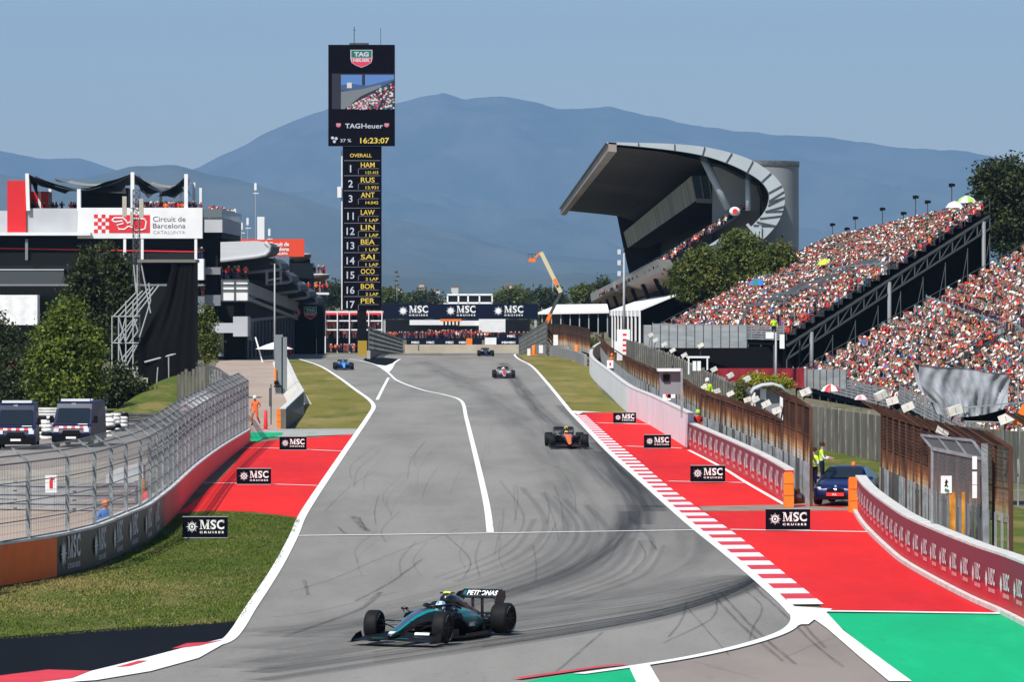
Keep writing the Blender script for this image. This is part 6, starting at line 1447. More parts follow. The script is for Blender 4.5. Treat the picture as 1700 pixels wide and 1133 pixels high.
# small two-storey stand left of the bridge
root = thing('small_stand', W(588,580,1000), 'small white-framed two-storey stand with red trim beside the timing tower', 'grandstand')
part('frame', root, (538,517,636,519.5,1000,5),(538,532,636,534,1000,5),(538,547,636,549,1000,5), mt=WCLAD); part('red_trim', root, (538,519.5,636,523,999.6,.3), mt=REDP); part('interior', root, (538,519,636,586,1005,2), mt=SHADE)
for px in (540,560,580,612,634): part('post', root, (px-.8,517,px+.8,586,999.5,.4), mt=WCLAD)
crowd('crowd', people_row(540,634,532,1001,60,3)+people_row(540,634,547,1001,60,3)+people_row(540,600,562,1000,60,3,1.0)+people_row(545,598,585,990,30,6), 'people in the small two-storey stand beside the timing tower', SVAR)
# far fences on both sides of the straight beyond the crest
MESHG = mat('far_mesh_grey', (.16,.17,.165), .7, var=.25, scale=.8)
def far_fence(P0, P1, h, label, mt=MESHG, n=26):
    root = thing('far_fence', P0, label, 'fence'); mb = MB(); mb.m(mt)
    for k in range(90): p = P0.lerp(P1,k/89); mb.beam(p, p+Vector((0,0,h)), .10)
    for k in range(7): mb.beam(P0+Vector((0,0,h*k/6)), P1+Vector((0,0,h*k/6)), .12)
    mb.build('mesh', root)
    for k in range(0,n): p = P0.lerp(P1,k/(n-1)); mb = MB(); mb.m(DSTEEL); mb.beam(p, p+Vector((0,0,h+.3)), .16); mb.build('post', root)
far_fence(G(612,596), Vector((W(668,0,900).x,900,-4.2)), 3.6, 'grey mesh fence on the pit wall right of the timing tower')
mb = MB(); mb.m(CONC); a, b = G(612,596.5), Vector((W(672,0,900).x,900,-4.2)); mb.beam(a+Vector((0,0,.5)), b+Vector((0,0,.5)), .4, 1.0); tag(mb.build('pit_wall', loc=a), 'low concrete pit wall below the grey mesh fence', 'wall')
far_fence(Vector((W(862,0,800).x,800,-3.0)), W(908,584,640), 3.6, 'grey-brown mesh fence right of the crest of the straight')
root = thing('curved_wall', G(975,606), 'grey curved barrier wall under brown fence panels, beside the dry grass on the right', 'wall')
QG = resample([Vector((W(888,0,690).x,690,zg(690))),G(905,591),G(930,593),G(955,600),G(972,608)],3)
mb = MB(); mb.m(mat('wall_grey',(.26,.26,.27),.7,var=.1,scale=.5)); 
for a, b in zip(QG,QG[1:]): mb.beam(a+Vector((0,0,.6)), b+Vector((0,0,.6)), .35, 1.2)
mb.build('panel', root); mb = MB(); mb.m(RUST)
Q2 = offs(QG,-.5)
for a, b in zip(Q2,Q2[1:]):
    for k in range(14): p = Vector(a).lerp(Vector(b),k/14); mb.beam((p.x,p.y,1.3),(p.x,p.y,4.0),.06)
    for z in (1.5,2.3,3.1,3.95): mb.beam((a.x,a.y,z),(b.x,b.y,z),.06)
mb.build('fence_panel', root)
for px, py, h, lab in ((957,600,1.9,'tall orange post pad in front of the curved grey wall'),(886,590,1.3,'red-orange post pad near the crest, left of the curved grey wall')):
    g = G(px,py); mb = MB(); mb.smooth = True; mb.m(ORANGE); mb.lathe([(.24,0),(.26,.2),(.24,h-.1),(.1,h)], (g.x,g.y-1,g.z), n=12); mb.smooth = False; mb.box((g.x,g.y-1,g.z+.05),(.9,.9,.1)); tag(mb.build('post_pad', loc=(g.x,g.y-1,g.z)), lab, 'pad')
for px, py, d, w, h in ((898,580,640,.5,1.0),(924,565,640,.8,1.3),(941,575,640,.7,1.5),(961,585,615,.6,.9),(878,585,650,.4,.9)):
    plate(px,py,w,h,d-3,{898:'white square board on the brown panel',924:'white board between the brown panels',941:'taller white board beside the grey post',961:'small white board at the right end of the curved wall',878:'small white board on the mesh fence by the crest'}[px]+' far right of the track', name='board', cat='board')
# marquees and the cherry picker
root = thing('marquee', W(950,545,760), 'long white flat-roofed marquee right of the banner bridge', 'marquee')
mb = MB(); mb.m(WFAB); a, b, c_, e = W(893,519,760),W(1011,517,760),W(1008,505,766),W(925,506,766); mb.add([a,b,c_,e,a+Vector((0,0,-.3)),b+Vector((0,0,-.3)),c_+Vector((0,5,0)),e+Vector((0,5,0))],[(0,1,2,3),(4,5,1,0),(3,2,6,7)]); mb.build('roof', root)
for k in range(8): px = 900+k*15.5; part('pole', root, (px-.9,519,px+.9,553,760.5,.3), mt=GREYP)
part('back_wall', root, (896,519,1010,552,772,.4), mt=SHADE)
root = thing('marquee', W(1090,540,600), 'white gabled marquee with a dark open end below the covered grandstand', 'marquee')
mb = MB(); mb.m(WFAB); rf = [W(1062,515,545),W(1124,489,545),W(1161,505,545)]; fr_ = [W(1012,516,700),W(1068,496,700),W(1100,505,700)]
mb.add(rf+fr_,[(0,1,4,3),(1,2,5,4)]); mb.add([rf[0],fr_[0],fr_[0]+Vector((0,0,-.7)),rf[0]+Vector((0,0,-.7))],[(0,1,2,3)]); mb.build('roof', root)
mb = MB(); mb.m(WCLAD)
for a,b in ((rf[0],rf[1]),(rf[1],rf[2])): mb.beam(a+Vector((0,-.2,0)),b+Vector((0,-.2,0)),.22)
mb.build('frame', root)
for p in [rf[2]]+[rf[0].lerp(fr_[0],k/9) for k in range(9)]: mb = MB(); mb.m(WCLAD); mb.beam(p,(p.x,p.y,zg(p.y)),.2); mb.build('pole', root)
mb = MB(); mb.m(SHADE_BLK); mb.add([rf[0]+Vector((.1,8,-.2)),rf[1]+Vector((0,8,-.2)),rf[2]+Vector((-.1,8,-.2)),(rf[2].x,rf[2].y+8,0),(rf[0].x,rf[0].y+8,0)],[(0,1,2,3,4)]); mb.build('inner_shade', root)  # black sheet added inside, painting the shade of the open tent
mb = MB(); mb.m(WFAB); a = W(1132,527,500); mb.add([W(1115,536,500),W(1140,517,500),W(1152,530,500),(W(1152,540,500)),W(1115,540,500),W(1125,532,506),W(1145,519,506)],[(0,4,3,2,1),(0,1,6,5),(1,2,6)]); tag(mb.build('tent', loc=a),'small white peaked tent at the left end of the highest stand','tent')
dk = 700.0; root = thing('cherry_picker', W(905,548,dk), 'yellow and orange cherry picker with its arm raised above the marquee', 'crane'); CRY = mat('crane_cream',(.62,.55,.35),.5)
mb = MB(); mb.m(ORANGE); mb.beam(W(903,547,dk),W(914,521,dk),.5); mb.build('lower_boom', root)
mb = MB(); mb.m(DSTEEL); mb.beam(W(914,521,dk),W(932,484,dk),.4); mb.build('middle_boom', root)
mb = MB(); mb.m(CRY); mb.beam(W(931,486,dk),W(898,419,dk),.55); mb.m(ORANGE); mb.beam(W(925,474,dk-.3),W(920,463,dk-.3),.4); mb.build('upper_boom', root)
mb = MB(); mb.m(ORANGE); mb.beam(W(898,420,dk),W(888,428,dk),.3); bx(mb,877,429,889,435,dk,1.2); mb.m(DSTEEL)
for x in (877,883,889): mb.beam(W(x,422,dk),W(x,430,dk),.08)
mb.beam(W(877,422,dk),W(889,422,dk),.08); mb.build('basket', root); crowd_ = None
# masts and lamp posts
def mast(px, y0, y1, d, r, label, head=None, cat='mast', name='mast'):
    a, b = W(px,y0,d), W(px,y1,d); root = thing(name, (b.x,b.y,b.z), label, cat); mb = MB(); mb.smooth = True; mb.m(GREYP); mb.tube([b,a],[r,r*.6],8); mb.build('pole', root)
    if head: mb = MB(); head(mb, a); mb.build('head', root)
def lamps(mb, a):
    mb.m(LAMP)
    for k in range(3): mb.box((a.x-.5,a.y,a.z+.1-k*1.1),(.35,.4,.5)); 
    mb.m(DSTEEL); mb.beam(a,(a.x,a.y,a.z+.5),.06); 
    for k in range(3): mb.beam((a.x-.4,a.y,a.z-k*1.1),(a.x,a.y,a.z-k*1.1),.06)
mast(1036,420,566,520,.16,'tall slim lighting mast in front of the covered grandstand',lamps)
mast(1288,552,650,330,.10,'grey lamp post between the highest and middle stands',lambda mb,a:(mb.m(WFAB),mb.box((a.x-.4,a.y,a.z-.2),(.5,.4,.4)),mb.box((a.x+.4,a.y,a.z-.6),(.3,.3,.9))))
mast(456,438,592,560,.12,'slim dark mast left of the pit exit',lambda mb,a:(mb.m(DSTEEL),mb.beam((a.x-.5,a.y,a.z),(a.x+.5,a.y,a.z),.06)))
mast(659,452,500,1080,.12,'dark antenna mast right of the timing tower',lambda mb,a:[ (mb.m(DSTEEL),mb.box((a.x+.3*(k%2)-.15,a.y,a.z-k*.9),(.7,.4,.5))) for k in range(4)])
mast(918,466,500,1300,.15,'thin white antenna left of the cherry picker arm')
# lattice telecom mast in front of the left building
root = thing('lattice_mast', W(226,600,470), 'lattice mast with beige antenna panels in front of the white circuit sign', 'mast'); dm = 470.0
mb = MB(); mb.m(DSTEEL)
for x in (221,232): mb.beam(W(x,315,dm),W(x,600,dm),.10); mb.beam(W(x,315,dm+.6),W(x,600,dm+.6),.08)
for k in range(26): y = 315+k*11; mb.beam(W(221,y,dm),W(232,y+11,dm),.06); mb.beam(W(232,y,dm),W(221,y+11,dm),.06); mb.beam(W(221,y,dm),W(232,y,dm),.05)
mb.build('lattice', root)
for x0,x1,y0,y1 in ((203,210,326,360),(231,238,330,362),(216,221,352,374)): 
    mb = MB(); bx(mb,x0,y0,x1,y1,dm-.5,.3,mat('antenna_beige',(.42,.38,.32),.6)); mb.m(DSTEEL); mb.beam(W((x0+x1)/2,(y0+y1)/2,dm-.2),W(226,(y0+y1)/2+4,dm),.07); mb.build('antenna_panel', root)
# town and buildings in the haze
for k, (px, py, w, h, d) in enumerate(((660,486,14,8,2600),(700,484,12,6,2600),(722,487,16,6,2500),(846,483,14,9,2400),(700,478,8,6,2900),(912,492,26,9,1700),(968,484,14,7,2400),(612,480,10,6,2700),(550,482,10,6,2700),(755,482,12,5,2700))):
    mb = MB(); z0 = zg(d); a, b = W(px-w/2,py,d), W(px+w/2,py-h,d); mb.m(mat('far_render_%d' % (k%3), [(.55,.53,.50),(.50,.42,.34),(.45,.46,.48)][k%3], .8)); mb.box(((a.x+b.x)/2,d+6,(z0+b.z)/2),(b.x-a.x,12,b.z-z0)); mb.m(mat('far_tile',(.30,.13,.08),.8)); mb.box(((a.x+b.x)/2,d+6,b.z+.15),(b.x-a.x+.8,12.6,.3))
    tag(mb.build('house', loc=((a.x+b.x)/2,d,z0)), ['pale','ochre','grey'][k%3]+' distant town building, %s' % ['just right of the timing tower','above the left logo of the bridge','over the left end of the cabin','right of the glazed cabin','smallest, above the left logo','below the cherry picker arm','right of the cherry picker arm','behind the timing tower column','left of the timing tower column','above the glazed cabin'][k], 'house', 'distant town buildings')
# ---------------------------------------------------------------- trees, shrubs, grass
def leafm(n, c, tr=.25):
    m = bpy.data.materials.new(n); m.use_nodes = True; nt = m.node_tree; b = nt.nodes['Principled BSDF']; b.inputs['Base Color'].default_value = (*c,1); b.inputs['Roughness'].default_value = .55; b.inputs['Specular IOR Level'].default_value = .3
    t = nt.nodes.new('ShaderNodeBsdfTranslucent'); t.inputs[0].default_value = (c[0]*1.3, c[1]*1.5, c[2]*.6, 1); mx = nt.nodes.new('ShaderNodeMixShader'); mx.inputs[0].default_value = tr
    nt.links.new(b.outputs[0], mx.inputs[1]); nt.links.new(t.outputs[0], mx.inputs[2]); nt.links.new(mx.outputs[0], nt.nodes['Material Output'].inputs['Surface']); return m
LV = {'bright': [leafm('leaf_bright_%s' % k, c) for k, c in (('a',(.105,.145,.016)),('b',(.058,.085,.011)),('c',(.17,.20,.028)))],
      'dark': [leafm('leaf_dark_%s' % k, c) for k, c in (('a',(.032,.046,.013)),('b',(.020,.030,.009)),('c',(.065,.078,.020)))],
      'mid': [leafm('leaf_mid_%s' % k, c) for k, c in (('a',(.085,.105,.016)),('b',(.052,.070,.012)),('c',(.135,.145,.028)))],
      'yellow': [leafm('leaf_yellow_%s' % k, c) for k, c in (('a',(.26,.26,.02)),('b',(.16,.18,.02)),('c',(.40,.36,.03)))]}
BARK = mat('bark', (.09,.065,.045), .9, var=.35, scale=3, bump=.3)
def leaves(lobes, nclump, per, leaf, spread, seed):
    r = np.random.RandomState(seed); vol = np.array([l[3]*l[4]*l[5] for l in lobes])**.8; pick = r.choice(len(lobes), nclump, p=vol/vol.sum()); L = np.array(lobes)[pick]
    d = r.normal(size=(nclump,3)); d /= np.linalg.norm(d,axis=1)[:,None]; rad = r.rand(nclump)**.38
    rad *= 1 + .18*np.sin(d[:,0]*7+pick)*np.cos(d[:,2]*6+pick*2)
    C = L[:,:3] + d*rad[:,None]*L[:,3:6]
    ci = r.choice(3, nclump, p=[.5,.32,.18]); C2 = np.repeat(C, per, 0); n = len(C2); o = r.normal(size=(n,3))*spread*np.array([1,1,.75]); P_ = C2+o
    mi = np.where(r.rand(n) < .75, np.repeat(ci,per), r.choice(3,n)); a = r.normal(size=(n,3)); a /= np.linalg.norm(a,axis=1)[:,None]; nn = r.normal(size=(n,3)) + d.repeat(per,0)*.8 + np.array([0,0,.5]); b = np.cross(a,nn); b /= np.linalg.norm(b,axis=1)[:,None]
    s = leaf*r.uniform(.6,1.3,n)[:,None]; a = a*s; b = b*s*.62
    V = np.stack([P_-a, P_-b*.9+a*.1, P_+a, P_+b], 1).reshape(-1,3); Fq = np.arange(n*4).reshape(-1,4); return V, Fq, mi
def tree(name, base, lobes, pal, label, group=None, nclump=260, per=26, leaf=.16, spread=.33, trunk=.25, seed=1, cat='tree', limbs=7):
    base = Vector(base); root = thing(name, base, label, cat, group)
    V, Fq, mi = leaves(lobes, nclump, per, leaf, spread, seed); me = npmesh('crown', V, Fq, mi, LV[pal], loc=base); o = bpy.data.objects.new('crown' if cat == 'tree' else 'foliage', me); COL.objects.link(o); o.parent = root
    mb = MB(); mb.smooth = True; mb.m(BARK); r = random.Random(seed); cz = sum(l[2] for l in lobes)/len(lobes); top = Vector((base.x+r.uniform(-.3,.3), base.y, base.z+(cz-base.z)*.75))
    mb.tube([base, base.lerp(top,.5)+Vector((r.uniform(-.2,.2),0,0)), top], [trunk, trunk*.75, trunk*.5], 8)
    for k in range(limbs):
        l = lobes[k % len(lobes)]; e = Vector((l[0]+r.uniform(-.6,.6)*l[3], l[1]+r.uniform(-.6,.6)*l[4], l[2]+r.uniform(-.1,.7)*l[5])); st = base.lerp(top, r.uniform(.45,1)); mid = st.lerp(e,.5)+Vector((r.uniform(-.3,.3),0,r.uniform(.1,.5)))
        mb.tube([st, mid, e], [trunk*.42, trunk*.28, trunk*.08], 6)
    mb.build('trunk' if cat == 'tree' else 'stem', root); return root
def lob(d, *L):                            # lobes from pixel ellipses (cx, cy, rx, ry) at distance d, with depth
    out = []; s = F/d
    for k, (cx,cy,rx,ry) in enumerate(L):
        q = W(cx,cy,d + rnd.uniform(-.4,.4)*rx/s); out.append((q.x,q.y,q.z,rx/s,rx/s*1.0,ry/s))
    return out
tree('broadleaf_tree', (W(100,0,338).x,338,0), lob(338,(104,560,50,46),(78,600,36,42),(135,592,40,50),(110,522,30,28),(68,640,26,34),(118,642,50,36),(150,628,24,34)), 'bright', 'bright green bushy tree behind the right-hand police van', nclump=520, per=34, leaf=.15, spread=.30, seed=2)
tree('poplar', (W(150,0,390).x,390,0), lob(390,(146,462,15,66),(132,500,17,62),(160,520,22,66),(122,500,12,44),(150,560,30,50)), 'dark', 'tall dark upright tree left of the black draped scaffold', 'dark upright trees by the scaffold', nclump=420, per=30, leaf=.16, spread=.34, seed=3)
tree('poplar', (W(192,0,396).x,396,0), lob(396,(182,455,14,62),(200,470,14,66),(190,530,28,72),(205,580,20,60),(212,500,11,50)), 'dark', 'dark upright tree touching the left side of the draped scaffold', 'dark upright trees by the scaffold', nclump=420, per=30, leaf=.16, spread=.34, seed=4)
tree('shrub', (W(35,0,350).x,350,0), lob(350,(10,620,34,50),(45,650,40,34),(90,668,50,28)), 'dark', 'dark shrub behind the left police van', nclump=300, per=26, leaf=.14, spread=.3, seed=5, cat='shrub', trunk=.1)
tree('shrub', (W(165,0,352).x,352,0), lob(352,(165,655,40,34),(205,640,26,40),(230,655,20,24)), 'dark', 'dark shrub at the foot of the draped scaffold', nclump=240, per=26, leaf=.14, spread=.3, seed=6, cat='shrub', trunk=.1)
tree('broadleaf_tree', (W(8,0,420).x,420,0), lob(420,(-15,560,40,36),(20,570,22,26)), 'dark', 'dark tree at the left edge below the white canopy', nclump=160, per=26, leaf=.16, spread=.34, seed=7)
tree('conifer', (W(342,0,430).x,430,0), lob(430,(340,550,18,40),(350,575,16,26),(335,530,14,24)), 'mid', 'small dark green tree just right of the draped scaffold', nclump=150, per=26, leaf=.13, spread=.28, seed=8)
for px, py, rx, ry, d, lb, sd_ in ((1163,455,52,50,505,'leftmost of three rounded trees in front of the covered grandstand',11),(1228,430,50,56,515,'middle and tallest of three rounded trees in front of the covered grandstand',12),(1290,448,46,48,510,'rightmost of three rounded trees, behind the left end of the highest stand',13)):
    tree('pine_tree', (W(px,0,d).x,d,0), lob(d,(px,py,rx*.75,ry*.8),(px-rx*.45,py+ry*.25,rx*.55,ry*.6),(px+rx*.45,py+ry*.2,rx*.55,ry*.6),(px+rx*.1,py-ry*.45,rx*.45,ry*.45),(px,py+ry*.5,rx*.8,ry*.45)), 'mid', lb, 'rounded trees in front of the covered grandstand', nclump=420, per=34, leaf=.19, spread=.42, seed=sd_, trunk=.35)
tree('broadleaf_tree', (W(1690,0,500).x,500,0), lob(500,(1650,330,42,50),(1680,300,42,44),(1700,360,50,60),(1660,390,44,40),(1735,320,50,60),(1640,290,26,26)), 'dark', 'large dark green tree behind the upper right end of the highest stand', nclump=620, per=36, leaf=.20, spread=.45, seed=15, trunk=.5)
tree('shrub', (W(985,0,640).x,640,0), lob(640,(985,580,17,18),(972,590,12,10)), 'mid', 'dark green bush beside the brown fence panels far right of the track', nclump=90, per=24, leaf=.16, spread=.3, seed=16, cat='shrub', trunk=.1)
tree('shrub', (W(1270,0,318).x,318,0), lob(318,(1255,634,24,11),(1290,636,22,10)), 'yellow', 'yellow-green flowering bush behind the grey arched cabin', nclump=140, per=26, leaf=.08, spread=.2, seed=17, cat='shrub', trunk=.06)
tree('shrub', (W(1228,0,300).x,300,0), lob(300,(1228,660,9,22)), 'mid', 'narrow green bush left of the grey arched cabin', nclump=60, per=24, leaf=.08, spread=.18, seed=18, cat='shrub', trunk=.06)
for k, (px, py, rx, ry, d) in enumerate(((553,488,22,20,1250),(648,492,20,12,1400),(700,496,34,12,1450),(850,492,40,16,1350),(905,495,34,18,1300),(968,488,18,14,1250),(1000,482,20,16,1300),(600,486,26,14,1500))):
    tree('distant_tree', (W(px,0,d).x,d,zg(d)), lob(d,(px,py,rx*.7,ry),(px-rx*.5,py+4,rx*.5,ry*.7),(px+rx*.5,py+3,rx*.5,ry*.8)), ('dark','mid')[k%2], 'distant round-crowned tree '+['between the pit tower and the timing tower','just right of the timing tower','above the first bridge logo','above the third bridge logo','left of the cherry picker arm','above the white flat marquee','at the far end of the covered grandstand','behind the timing tower column'][k], 'distant trees beyond the straight', nclump=150, per=22, leaf=.42, spread=.8, seed=30+k, trunk=.4)
# the far wood that reads as one mass
r = np.random.RandomState(4); lobes = []
for k in range(420):
    d = r.uniform(1500,2600); px = r.uniform(-500,2400); q = W(px, 0, d); h = r.uniform(5,9)*(1 if d < 2000 else 1.15); lobes.append((q.x, d, zg(d)+h*.55, r.uniform(4,10), 5, h*.62))
V, Fq, mi = leaves(lobes, 5200, 9, .95, 1.5, 5); tag(link('woods', npmesh('woods', V, Fq, mi, LV['mid'])), 'hazy band of trees along the horizon behind the track', 'woods', kind='stuff')
# low bushes and scrub covering the ground left and right of the circuit
def scrub(name, pts, label, pal, leaf, spread, per, kind='stuff'):
    V, Fq, mi = leaves(pts, len(pts)*8, per, leaf, spread, 8); tag(link(name, npmesh(name, V, Fq, mi, LV[pal])), label, name, kind=kind)
# near grass blades on the left verge
GPm = [mat('blade_'+k, c, .8) for k, c in (('green',(.095,.135,.015)),('dark',(.050,.080,.010)),('straw',(.25,.20,.075)))]
poly = [G(*p) for p in [(-40,990),(0,977),(70,966),(134,951),(171,939),(225,913),(249,901),(272,880),(298,855),(345,851),(420,853),(470,859),(500,864),(486,893),(461,938),(436,978),(412,1014),(400,1034),(200,1049),(0,1064),(-40,1067)]]
px_ = np.array([p.x for p in poly]); py_ = np.array([p.y for p in poly])
def inside(x, y):
    c = np.zeros(len(x), bool); j = len(px_)-1
    for i in range(len(px_)):
        k = ((py_[i] > y) != (py_[j] > y)) & (x < (px_[j]-px_[i])*(y-py_[i])/(py_[j]-py_[i]+1e-9)+px_[i]); c ^= k; j = i
    return c
r = np.random.RandomState(9); n = 150000; x = r.uniform(px_.min(), px_.max(), n); y = r.uniform(py_.min(), py_.max(), n); k = inside(x,y); x, y = x[k], y[k]
cl = fbm(x, y*.4, 3.0, 21); cl2 = fbm(x, y*.5, .8, 22); n = len(x); h = r.uniform(.015,.05,n)*(1+np.clip(cl2,-.6,1)); a = r.uniform(0,6.28,n); w = r.uniform(.008,.02,n)
dx, dy = np.cos(a)*w, np.sin(a)*w; lx, ly = r.normal(0,.03,n), r.normal(0,.03,n)
V = np.stack([np.stack([x-dx,y-dy,np.zeros(n)],1), np.stack([x+dx,y+dy,np.zeros(n)],1), np.stack([x+lx+dx*.3,y+ly+dy*.3,h],1), np.stack([x+lx-dx*.3,y+ly-dy*.3,h],1)],1).reshape(-1,3)
dry = np.exp(-((x+14.0)/5.0)**2-((y-137.0)/6.0)**2)*.9 + .25*np.sin(x*1.7+y*.35)*.3
mi = np.where(cl+dry+r.normal(0,.25,n) > .50, 2, np.where(cl2+r.normal(0,.3,n) > .05, 0, 1)); tag(link('turf', npmesh('turf', V, np.arange(n*4).reshape(-1,4), mi, GPm)), 'short green and straw-coloured grass on the verge in the left foreground', 'grass', kind='stuff')
# ---------------------------------------------------------------- scaffold, rails, tents and small things
dS = 378.0
root = thing('draped_scaffold', W(275,668,dS), 'tall scaffold hung with black cloth, its left side bare tube braces', 'scaffold')
BCL = mat('black_cloth', (.004,.004,.004), .85, bump=.3, scale=1.2)
mb = MB(); mb.smooth = True; mb.m(BCL); vs = []; nx_, nz_ = 26, 40
for i in range(nx_+1):
    for j in range(nz_+1):
        u, v = i/nx_, j/nz_; yb = 434+(228)*v
        lx = 284 - 4*v if v < .1 else (284 - 56*min(1,(v-.0)/.62)**1.6 if v < .62 else 228+ (8*(v-.62)))
        x = lx+(323-lx)*u; q = W(x,yb,dS); dd = .10*math.sin(u*9+v*4)*(1-u)+.14*math.sin(u*16-v*7)*(1-u)**2+.04*math.sin(u*31); vs.append((q.x,q.y-dd,q.z))
mb.add(vs, [(i*(nz_+1)+j,(i+1)*(nz_+1)+j,(i+1)*(nz_+1)+j+1,i*(nz_+1)+j+1) for i in range(nx_) for j in range(nz_)])
a0, a1 = W(323,434,dS), W(323,662,dS); mb.add([a0,a1,a1+Vector((0,4,0)),a0+Vector((0,4,0))],[(0,1,2,3)]); mb.build('cloth', root)
mb = MB(); mb.m(mat('stage_roof',(.16,.15,.14),.7)); bx(mb,228,431,325,436,dS-.2,4.4); mb.build('top_edge', root)
mb = MB(); mb.m(SHADE); bx(mb,232,436,284,470,dS+1.2,.2); mb.build('rear_cloth', root)
mb = MB(); mb.m(GREYP)
def T(x0,y0,x1,y1,r=.05,o=0.0): mb.tube([W(x0,y0,dS+o),W(x1,y1,dS+o)], r, 5, cap=False)
for x in (186,197,209,221): T(x,526 if x < 200 else 500,x,612 if x == 186 else 668)
for y in (526,570,613,658): T(185,y,232 if y > 600 else 226,y); T(185,y,232,y,.04,2)
for k in range(5): T(188+k*9,526,228+k*9 if k else 226,486-k*3,.055)
for y0 in (570,613): 
    for k in range(3): T(188+k*10,y0,222+k*3,y0-40,.05)
for x0,y0,x1,y1 in ((197,526,209,570),(209,526,198,570),(221,526,229,550),(229,550,215,570),(197,570,207,613),(197,613,207,656),(207,656,225,613),(220,613,238,672),(228,613,200,656),(226,470,227,486),(222,440,226,484),(228,440,228,526),(234,436,250,520),(250,500,232,560),(247,470,250,500)): T(x0,y0,x1,y1,.05)
T(280,590,280,668); T(258,668,262,610); T(240,602,292,588,.08); T(186,658,285,660); T(286,660,296,645)
mb.build('brace', root)
for x0, x1 in ((208,224),(232,245)):
    mb = MB(); bx(mb,x0,628,x1,644,dS-.6,.8,mat('ballast_cream',(.50,.46,.36),.7)); tag(mb.build('water_tank', loc=W((x0+x1)/2,644,dS)), ('left' if x0 == 208 else 'right')+' cream ballast tank at the foot of the draped scaffold', 'tank', 'ballast tanks')
mb = MB(); mb.smooth = True; mb.m(GRASS); vs = []
for i in range(25):
    for j in range(7):
        u, v = i/24, j/6; p = G(152,698).lerp(G(302,692),u); zt = 1.6*math.sin(math.pi*min(1,u*1.0+.05))**.6 if u < .97 else 1.2; vs.append((p.x, 332+v*40, (zt+.4)*(math.sin(v*math.pi/2))-.05))
mb.add(vs,[(i*7+j,(i+1)*7+j,(i+1)*7+j+1,i*7+j+1) for i in range(24) for j in range(6)]); tag(mb.build('grass_bank'), kind='structure')
# armco guard rails
ARM = mat('armco', (.27,.28,.29), .6, .0, var=.15, scale=2)
def armco(Q, n, label, z0=.25, gap=.32, mt=ARM):
    root = thing('guard_rail', Q[0], label, 'guard rail'); mb = MB(); mb.m(mt)
    for k in range(n):
        z = z0+k*gap
        for a, b in zip(Q,Q[1:]):
            for o, w in ((-.08,.11),(.08,.11)): mb.beam((a.x,a.y,a.z+z+o),(b.x,b.y,b.z+z+o),.05,w)
            mb.beam((a.x,a.y+.04,a.z+z),(b.x,b.y+.04,b.z+z),.03,.08)
    mb.build('rail', root)
    for p in resample(Q,2.2): mb = MB(); mb.m(STEEL); mb.beam((p.x,p.y+.15,p.z),(p.x,p.y+.15,p.z+z0+gap*n-.12),.12); mb.build('post', root)
armco([G(-60,846),G(0,848),G(90,850),G(160,850),G(226,848.5)], 3, 'triple guard rail seen through the left catch fence')
armco([G(46,716),G(110,716),G(175,716)], 4, 'white stacked guard rail between the police vans', mt=mat('armco_white',(.62,.62,.60),.6,var=.2,scale=2))
armco([G(205,716),G(270,716),G(330,712)], 3, 'dark guard rail in front of the grass bank', mt=mat('armco_dark',(.10,.10,.10),.6,var=.2,scale=2))
# white tyre stacks
TW_ = mat('tyre_painted_white', (.66,.65,.62), .7, var=.3, scale=4)
for k, (px, py) in enumerate([(72,722),(84,722),(66,730),(78,731),(90,726),(168,718),(180,718),(192,717),(204,716),(170,728),(182,728)]):
    g = G(px,py); mb = MB(); mb.smooth = True; n_ = 5
    for j in range(n_): mb.m(TW_ if (j+k) % 4 else TYREM); z = .11+j*.21; mb.lathe([(.16,z-.09),(.28,z-.10),(.33,z),(.28,z+.10),(.16,z+.09)], (g.x,g.y,0), n=14, cap=False)
    tag(mb.build('tyre_stack', loc=(g.x,g.y,0)), ('white-painted tyre stack %s the right-hand police van, %s' % (('left of' if px < 100 else 'right of'), ['back row first','back row second','front row first','front row second','nearest to the van','back row first','back row second','back row third','farthest right','front row first','front row second'][k])), 'tyre stack', 'white tyre stacks beside the vans')
root = thing('tent', G(335,712), 'white peaked tent with a small red mark behind the left catch fence', 'tent'); g = G(335,705); sT = F/g.y
mb = MB(); mb.m(WFAB); pk = W(341,649,g.y); cs = [W(299,672,g.y-1.2),W(352,678,g.y-1.8),W(372,660,g.y+1.5),W(318,660,g.y+2)]
for a,b in zip(cs,cs[1:]+cs[:1]): mb.add([a,b,pk],[(0,1,2)]); mb.add([a,b,b+Vector((0,0,-.35)),a+Vector((0,0,-.35))],[(0,1,2,3)])
mb.m(REDP); c = W(309,676,g.y-1.45); mb.box(c+Vector((0,-.03,-.0)),(.45,.02,.16)); mb.build('canopy', root)
for c in cs: mb = MB(); mb.m(GREYP); mb.beam(c,(c.x,c.y,0),.06); mb.build('leg', root)
for k in range(9):
    px = 297+k*6; g = G(px,704-k*2.5); mb = MB(); mb.m(CONCD); mb.beam((g.x,g.y,0),(g.x,g.y,3.0+.1*(k%3)),.18); 
    if k: pass
    tag(mb.build('concrete_post', loc=g), 'grey concrete post behind the white peaked tent, number %s from the left' % ['one','two','three','four','five','six','seven','eight','nine'][k], 'post', 'row of grey concrete posts')
